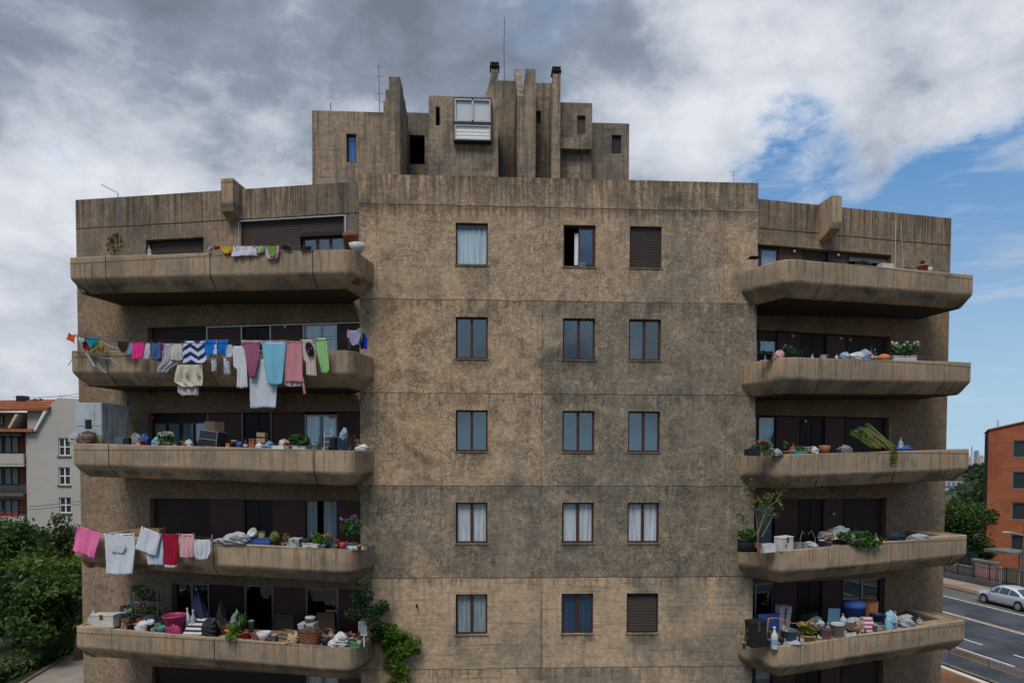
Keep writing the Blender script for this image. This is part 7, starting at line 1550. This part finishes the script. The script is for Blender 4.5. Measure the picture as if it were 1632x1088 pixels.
# --- street frontage: dark railings, sheet gate, canopy, poles
fw = empty('street_fence', (0, 0, 0), 0, 'dark wall with iron railings along the far pavement', 'fence'); qF = qK + 3.3
rbox('base_wall', qF, qF + .25, -20, 90, 0, .55, plain('dirty_wall', (.10, .09, .085), .9, .4, 2), fw)
for k in range(46):
    a = -10 + k * 1.6; m = MB(); m.tube([RP(a, qF + .12, .5), RP(a, qF + .12, 1.9)], .05, 5)
    for j in range(1, 9): m.tube([RP(a + j * .18, qF + .12, .55), RP(a + j * .18, qF + .12, 1.75)], .018, 4)
    m.tube([RP(a, qF + .12, 1.75), RP(a + 1.6, qF + .12, 1.75)], .025, 4); m.tube([RP(a, qF + .12, .75), RP(a + 1.6, qF + .12, .75)], .025, 4); m.build('railing_panel', BLK, fw)
def fbox(u, v, w_, d_, h_, name, lab, cat, mat, q=None, lid=None):
    P_ = ground(u, v); pp = pof(P_[0], P_[1]); q = q or qof(P_[0], P_[1]); e = empty(name, RP(pp, q, .14), math.atan2(rd[1], rd[0]), lab, cat); m = MB(); m.box(-w_ / 2, w_ / 2, -d_ / 2, d_ / 2, 0, h_ * .9, .03); m.build('body', mat, e); m = MB(); m.box(-w_ / 2 - .03, w_ / 2 + .03, -d_ / 2 - .03, d_ / 2 + .03, h_ * .9, h_, .03); m.build('lid', lid or mat, e); return e
fbox(1543, 934, 1.9, .7, 1.5, 'utility_cabinet', 'faded pink utility cabinet behind the railings', 'cabinet', plain('faded_pink', (.45, .24, .24), .7, .4, 3), qF + 1.0)
fbox(1524, 924, 3.2, .3, 1.2, 'sheet_gate', 'grey sheet-metal gate left of the pink cabinet', 'gate', plain('grey_sheet', (.18, .17, .16), .6, .3, 2), qF + .9)
fbox(1576, 932, 2.4, .4, 1.9, 'notice_board', 'weathered grey board between the railings and the canopy post', 'board', plain('weathered_grey', (.15, .15, .14), .7, .4, 3), qF + .9)
P_ = ground(1522, 906); e = empty('parked_van', RP(pof(P_[0], P_[1]), qF + 5, 0), math.atan2(rd[1], rd[0]) , 'dark vehicle with a bright windscreen parked in the yard under the trees', 'van')
m = MB(); m.prism([(-2.2, .4), (2.2, .4), (2.3, .9), (1.5, 1.1), (.8, 1.75), (-2.1, 1.8), (-2.25, .9)], -.85, .85); m.build('body', plain('dark_vehicle_paint', (.03, .035, .045), .3), e)
m = MB(); m.add([(1.46, -.75, 1.14), (1.46, .75, 1.14), (.84, .7, 1.72), (.84, -.7, 1.72)], [(0, 1, 2, 3)]); m.build('windscreen', plain('bright_screen', (.4, .45, .5), .1), e)
for sx in (-1.4, 1.4):
    for sy in (-.86, .66): m = MB(); m.lathe([(0, 0), (.34, 0), (.34, .2), (0, .2)], 16); m.v = [(sx + x, sy + z, .34 + y) for x, y, z in m.v]; m.build('wheel', BLK, e)
# canopy
A = at(1584, 880, 31); e = empty('canopy', (0, 0, 0), 0, 'flat grey canopy on a slim white post by the orange building', 'canopy'); pc = pof(A[0], A[1]); qc = qof(A[0], A[1])
m = MB(); m.v = [RP(pc + a, qc + b, A[2] + c) for a in (-1.0, 1.6) for b in (.6, 2.8) for c in (-.1, .12)]; m.f = [(0, 1, 3, 2), (4, 6, 7, 5), (0, 4, 5, 1), (2, 3, 7, 6), (0, 2, 6, 4), (1, 5, 7, 3)]; m.build('roof_sheet', plain('canopy_grey', (.13, .12, .11), .7, .2, 2), e)
P_ = ground(1623.5, 935); t_ = z_at((P_[0], P_[1], 3), 883); m = MB(); m.tube([(P_[0], P_[1], 0), (P_[0], P_[1], t_)], .07, 8); m.build('post', M_('silver'), e)
P_ = ground(1630.5, 940); lp = empty('street_lamp', (P_[0], P_[1], 0), 0, 'concrete street lamp post at the right edge with a long thin arm', 'street lamp'); zt = z_at((P_[0], P_[1], 5), 832); m = MB(); m.tube([(0, 0, 0), (0, 0, zt)], [.16, .10], 10); m.build('pole', CS, lp)
Q_ = at(1597, 849, P_[1]); m = MB(); m.tube([(0, 0, Q_[2] - .2), (Q_[0] - P_[0] + .6, 0, Q_[2] + .1)], .035, 6); m.build('arm', M_('silver'), lp); m = MB(); m.lathe([(0, 0), (.12, .05), (.16, .25), (.1, .7), (0, .75)], 10); m.v = [(Q_[0] - P_[0] + z, y, Q_[2] + x * .5 + .05) for x, y, z in m.v]; m.build('lamp_head', M_('silver'), lp)
P_ = ground(1572, 935); m = MB(); P_2 = (P_[0] + 1, P_[1] + 3); z_ = z_at((P_2[0], P_2[1], 3), 905); m.tube([(P_2[0], P_2[1], 0), (P_2[0], P_2[1], z_)], .08, 8)
setp(m.build('bollard', CS), 'short grey post on the far pavement left of the silver car', 'post')

# --- silver car
def car(loc, rz, label):
    e = empty('parked_car', loc, rz, label, 'car'); Lc, Wc = 4.7, 1.78
    PAINTC = plain('silver_car_paint', (.50, .53, .57), .28, .03, 20, .35, .5)
    # longitudinal stations: x, half width, z bottom, z belt, z top (roof line), half width of roof
    st = [(-2.35, .62, .42, .66, .70, .60), (-2.30, .76, .30, .80, .88, .70), (-2.0, .86, .24, .90, 1.00, .80), (-1.62, .88, .22, .93, 1.04, .80), (-1.15, .89, .22, .93, 1.28, .66), (-.65, .89, .22, .92, 1.42, .60), (0., .89, .22, .91, 1.46, .60),
          (.45, .89, .22, .90, 1.42, .61), (.95, .89, .22, .88, 1.20, .67), (1.32, .88, .22, .86, .95, .76), (1.75, .86, .24, .80, .86, .76), (2.15, .78, .28, .70, .75, .66), (2.33, .60, .36, .58, .62, .52)]
    m = MB()
    for x, wv, zb_, zm_, zt, wr in st: m.v += [(x, -wv * .92, zb_), (x, -wv, zb_ + .15), (x, -wv, zm_ - .12), (x, -wv * .96, zm_), (x, -wr, zt - .05), (x, -wr * .8, zt), (x, 0, zt + .015), (x, wr * .8, zt), (x, wr, zt - .05), (x, wv * .96, zm_), (x, wv, zm_ - .12), (x, wv, zb_ + .15), (x, wv * .92, zb_)]
    k = 13
    for i in range(len(st) - 1):
        for j in range(k - 1): m.f.append((i * k + j, i * k + j + 1, (i + 1) * k + j + 1, (i + 1) * k + j))
        m.f.append((i * k + k - 1, i * k, (i + 1) * k, (i + 1) * k + k - 1))
    m.f.append(tuple(range(k))); m.f.append(tuple((len(st) - 1) * k + j for j in range(k))[::-1]); m.build('body', PAINTC, e, True)
    GL = plain('car_glass', (.03, .05, .07), .08, .05, 2, 0, .8)
    def sidewin(sy):
        for (xa, xb, za, zb2, name) in ((-1.45, -.62, 1.0, 0, 'rear_side_window'), (-.56, .18, 1.0, 0, 'side_window'), (.24, 1.02, 1.0, 0, 'front_side_window')):
            q = MB(); ztop = lambda x: np.interp(x, [s[0] for s in st], [s[4] for s in st]) - .10; zbelt = lambda x: np.interp(x, [s[0] for s in st], [s[3] for s in st]) + .03; wr = lambda x: np.interp(x, [s[0] for s in st], [s[5] for s in st]); wb = lambda x: np.interp(x, [s[0] for s in st], [s[1] for s in st]) * .96
            xs_ = np.linspace(xa, xb, 6); 
            for x in xs_:
                zb_, zt = zbelt(x), max(zbelt(x) + .02, ztop(x)); zfull = np.interp(x, [s[0] for s in st], [s[4] for s in st]) - .05; zm_ = zbelt(x) - .03
                f = lambda z: wb(x) + (wr(x) - wb(x)) * (z - zm_) / max(.05, zfull - zm_)
                q.v += [(x, sy * (f(zb_) + .012), zb_), (x, sy * (f(zt) + .012), zt)]
            q.f = [(2 * i, 2 * i + 2, 2 * i + 3, 2 * i + 1) for i in range(5)]; q.build('side_window', GL, e)
    sidewin(-1); sidewin(1)
    m = MB(); m.add([(-1.66, -.70, 1.075), (-1.66, .70, 1.075), (-.98, .54, 1.372), (-.98, -.54, 1.372)], [(0, 1, 2, 3)]); m.build('rear_window', GL, e)
    m = MB(); m.add([(1.30, -.68, .99), (1.30, .68, .99), (.62, .54, 1.392), (.62, -.54, 1.392)], [(0, 1, 2, 3)]); m.build('windscreen', GL, e)
    for sy in (-1, 1):
        m = MB(); m.add([(-2.31, sy * .48, .66), (-2.29, sy * .74, .68), (-2.02, sy * .868, .74), (-2.02, sy * .860, .90), (-2.27, sy * .70, .86), (-2.31, sy * .48, .82)], [(0, 1, 4, 5), (1, 2, 3, 4)]); m.v = [(x - .02, y * 1.015, z) for x, y, z in m.v]; m.build('tail_light', M_('red', .25), e)
        m = MB(); m.add([(2.16, sy * .46, .58), (2.18, sy * .64, .58), (1.92, sy * .83, .62), (1.92, sy * .82, .74), (2.16, sy * .62, .70), (2.16, sy * .46, .70)], [(0, 1, 4, 5), (1, 2, 3, 4)]); m.v = [(x + .05, y * 1.02, z) for x, y, z in m.v]; m.build('headlight', M_('silver', .2), e)
        m = MB(); m.box(.78, .92, sy * .90, sy * 1.06, .92, 1.04, .02); m.build('wing_mirror', PAINTC, e)
        for xw in (-1.42, 1.40):
            arch = MB(); arch.lathe([(0, 0), (.37, 0), (.37, .02), (0, .02)], 24); arch.v = [(xw + x, sy * (.895) + (z - .01) * sy, .34 + y) for x, y, z in arch.v]; arch.build('wheel_arch', BLK, e)
            t = MB(); t.lathe([(0, 0), (.19, 0), (.21, .02), (.32, .02), (.325, .05), (.325, .18), (0, .18)], 24); t.v = [(xw + x, sy * (.925 - z), .325 + y) for x, y, z in t.v]; wh = t.build('wheel', plain('tyre_rubber', (.015, .015, .016), .8), e)
            r_ = MB(); r_.lathe([(0, 0), (.04, 0), (.05, .01), (.045, .02)], 10)
            for a in range(8): a_ = a * .785; r_.tube([(.04 * math.cos(a_), .04 * math.sin(a_), .01), (.185 * math.cos(a_), .185 * math.sin(a_), .012)], .018, 4)
            r_.tube([(.195 * math.cos(a_), .195 * math.sin(a_), .01) for a_ in np.linspace(0, 6.283, 25)], .016, 5, False); r_.v = [(xw + x, sy * (.932 + .0) + sy * z * .5, .325 + y) for x, y, z in r_.v]; r_.build('rim', M_('silver', .3), wh)
    m = MB(); m.box(-2.375, -2.33, -.26, .26, .50, .62); m.build('number_plate', M_('straw'), e)
    return e
P_ = ground(1600, 958); qcar = qof(35.9, 24.6) - .0; fr = ground(1556, 953); pf = pof(fr[0], fr[1])
car(RP(pf - 3.05, qK - 1.02, .010), math.atan2(rd[1], rd[0]), 'silver saloon car parked at the kerb of the far side')

# --- far things
def farbox(name, lab, cat, u0, u1, vt, y, depth, mat, vb=None, group=None):
    A, B = at(u0, vt, y), at(u1, vt, y); e = empty(name, (A[0], y, 0), 0, lab, cat, group); m = MB(); m.box(0, B[0] - A[0], 0, depth, 0 if vb is None else at(u0, vb, y)[2], A[2]); m.build('body', mat, e); return e, A, B
FW = plain('far_white_render', (.55, .50, .44), .9, .15, .3); FG = plain('far_grey_tower', (.32, .36, .42), .9, .1, .1)
e, A, B = farbox('apartment_block', 'cream far apartment block with blue balcony bands beside the corner of the building', 'building', 1495, 1536, 763, 220, 14, FW)
for k, v in enumerate((768, 780, 793)):
    zt = at(1500, v, 220)[2]; m = MB(); m.box(.0, B[0] - A[0] - .5, -.35, -.02, zt - 1.4, zt, 0); m.build('balcony_band', plain('far_blue_grey', (.20, .24, .32), .5, .5, .5), e)
    for j in range(5): m = MB(); x_ = (B[0] - A[0]) * (j + .3) / 5; m.box(x_, x_ + .5, -.5, -.36, zt - 1.4, zt); m.build('pier', FW, e)
m = MB(); m.box(-.4, B[0] - A[0] + .4, -.6, 14.4, A[2] - .01, A[2] + .5); m.build('roof', CS, e)
e, A, B = farbox('low_house', 'low grey-roofed house right of the cream apartment block', 'house', 1535, 1550, 768, 260, 12, plain('far_grey_roof', (.20, .21, .24), .9)); m = MB(); m.prism([(-.5, A[2]), (B[0] - A[0] + .5, A[2]), ((B[0] - A[0]) / 2, A[2] + 1.6)], -.3, 12.3); m.build('roof', FG, e)
e, A, B = farbox('long_shed', 'long low shed with a blue roof in the far trees', 'building', 1538, 1580, 780, 200, 8, plain('far_dark_wall', (.06, .07, .09), .9)); m = MB(); m.box(-.4, B[0] - A[0] + .4, -.5, 8.4, A[2], A[2] + .35); m.build('roof', plain('far_blue_roof', (.08, .12, .30), .6), e)
for (lab, u0, u1, vt, y, mt) in (('pale stepped high-rise leftmost on the far skyline', 1541, 1547, 725, 2300, FW), ('slim dark glass tower in the middle of the far skyline', 1558, 1561, 719, 2400, FG), ('short pale block right of the slim dark tower', 1562.5, 1565, 731, 2300, FW), ('pale ridged block at the right end of the far skyline', 1566, 1570, 727, 2300, FW), ('low pale block below the lattice mast', 1548, 1551, 731, 2200, FW)):
    e, A, B = farbox('tower_block', lab, 'tower', u0, u1, vt, y, 20, mt); w_ = B[0] - A[0]; m = MB(); m.box(w_ * .25, w_ * .75, 2, 18, A[2], A[2] + 4); m.build('plant_room', mt, e)
A, T = at(1548.5, 735, 2350), at(1548.5, 709, 2350); m = MB(); z0_ = 0; hT = T[2]
for sx in (-1, 1): m.tube([(A[0] + sx * 3, 2350, 0), (A[0] + sx * 1.2, 2350, hT * .8), (A[0], 2350, hT)], .9, 4)
for k in range(5): z_ = hT * (.3 + .12 * k); m.tube([(A[0] - 4, 2350, z_), (A[0] + 4, 2350, z_)], .8, 4)
setp(m.build('lattice_mast', FG), 'tall lattice mast on the far skyline', 'mast')
# far wood as one mass, on rolling hills
def hill(u0, u1, vt, y, amp, seed):
    A, B = at(u0, vt, y), at(u1, vt, y); nx, ny = 60, 8; m = MB(); r_ = random.Random(seed); ph = [r_.uniform(0, 6) for _ in range(4)]
    for j in range(ny + 1):
        for i in range(nx + 1):
            t = i / nx; q = j / ny; x_ = A[0] + (B[0] - A[0]) * t; hgt = A[2] * math.sin(math.pi * min(1, q * 1.0)) ** .7 * (1 + amp * (math.sin(7 * t + ph[0]) + .5 * math.sin(17 * t + ph[1]))) * min(1, 8 * t, 8 * (1 - t)); m.v.append((x_, y + (q - .5) * y * .35, hgt - .05))
    for j in range(ny):
        for i in range(nx): k = j * (nx + 1) + i; m.f.append((k, k + 1, k + nx + 2, k + nx + 1))
    return struct(m.build('hill', groundmat('hill_green', (.025, .05, .022), (.045, .07, .03), .02, .95, .2, .3), smooth=True))
hill(1380, 1760, 742, 900, .02, 1); hill(-300, 1800, 739.5, 1900, .03, 3)
rr_ = np.random.default_rng(5); V = []
for _ in range(900):
    y_ = rr_.uniform(75, 520); u = rr_.uniform(1480, 1640)
    if u < 1546 and y_ < 236: continue
    P_ = at(u, 760, y_); r_ = rr_.uniform(2.2, 4.5); h_ = min(rr_.uniform(4, 9.0), 9.4); h_ = h_ if y_ > 250 else min(h_, max(2.2, 9.2 - .027 * y_)); d = rr_.normal(size=(46, 3)); d /= np.linalg.norm(d, axis=1)[:, None]; p = d * np.array([r_, r_, h_ * .5]) * rr_.uniform(.6, 1.05, (46, 1)) + np.array([P_[0], y_, h_ * .5]); p[:, 2] = np.maximum(p[:, 2], .2)
    a = rr_.normal(size=(46, 3)); a /= np.linalg.norm(a, axis=1)[:, None]; b_ = np.cross(a, rr_.normal(size=(46, 3))); b_ /= np.linalg.norm(b_, axis=1)[:, None]; s = .55 + y_ * .0018; V.append(np.stack([p - a * s, p + b_ * s * .7, p + a * s, p - b_ * s * .7], 1).reshape(-1, 3))
V = np.concatenate(V); me = bpy.data.meshes.new('wood'); nf = len(V) // 4; me.vertices.add(len(V)); me.vertices.foreach_set('co', V.ravel().astype(np.float32)); me.loops.add(nf * 4); me.loops.foreach_set('vertex_index', np.arange(nf * 4, dtype=np.int32)); me.polygons.add(nf); me.polygons.foreach_set('loop_start', np.arange(0, nf * 4, 4, dtype=np.int32)); me.update(calc_edges=True); me.materials.append(treeleaf('c'))
setp(link(bpy.data.objects.new('far_wood', me)), 'far wood of dark trees reaching to the hills', 'wood', kind='stuff')
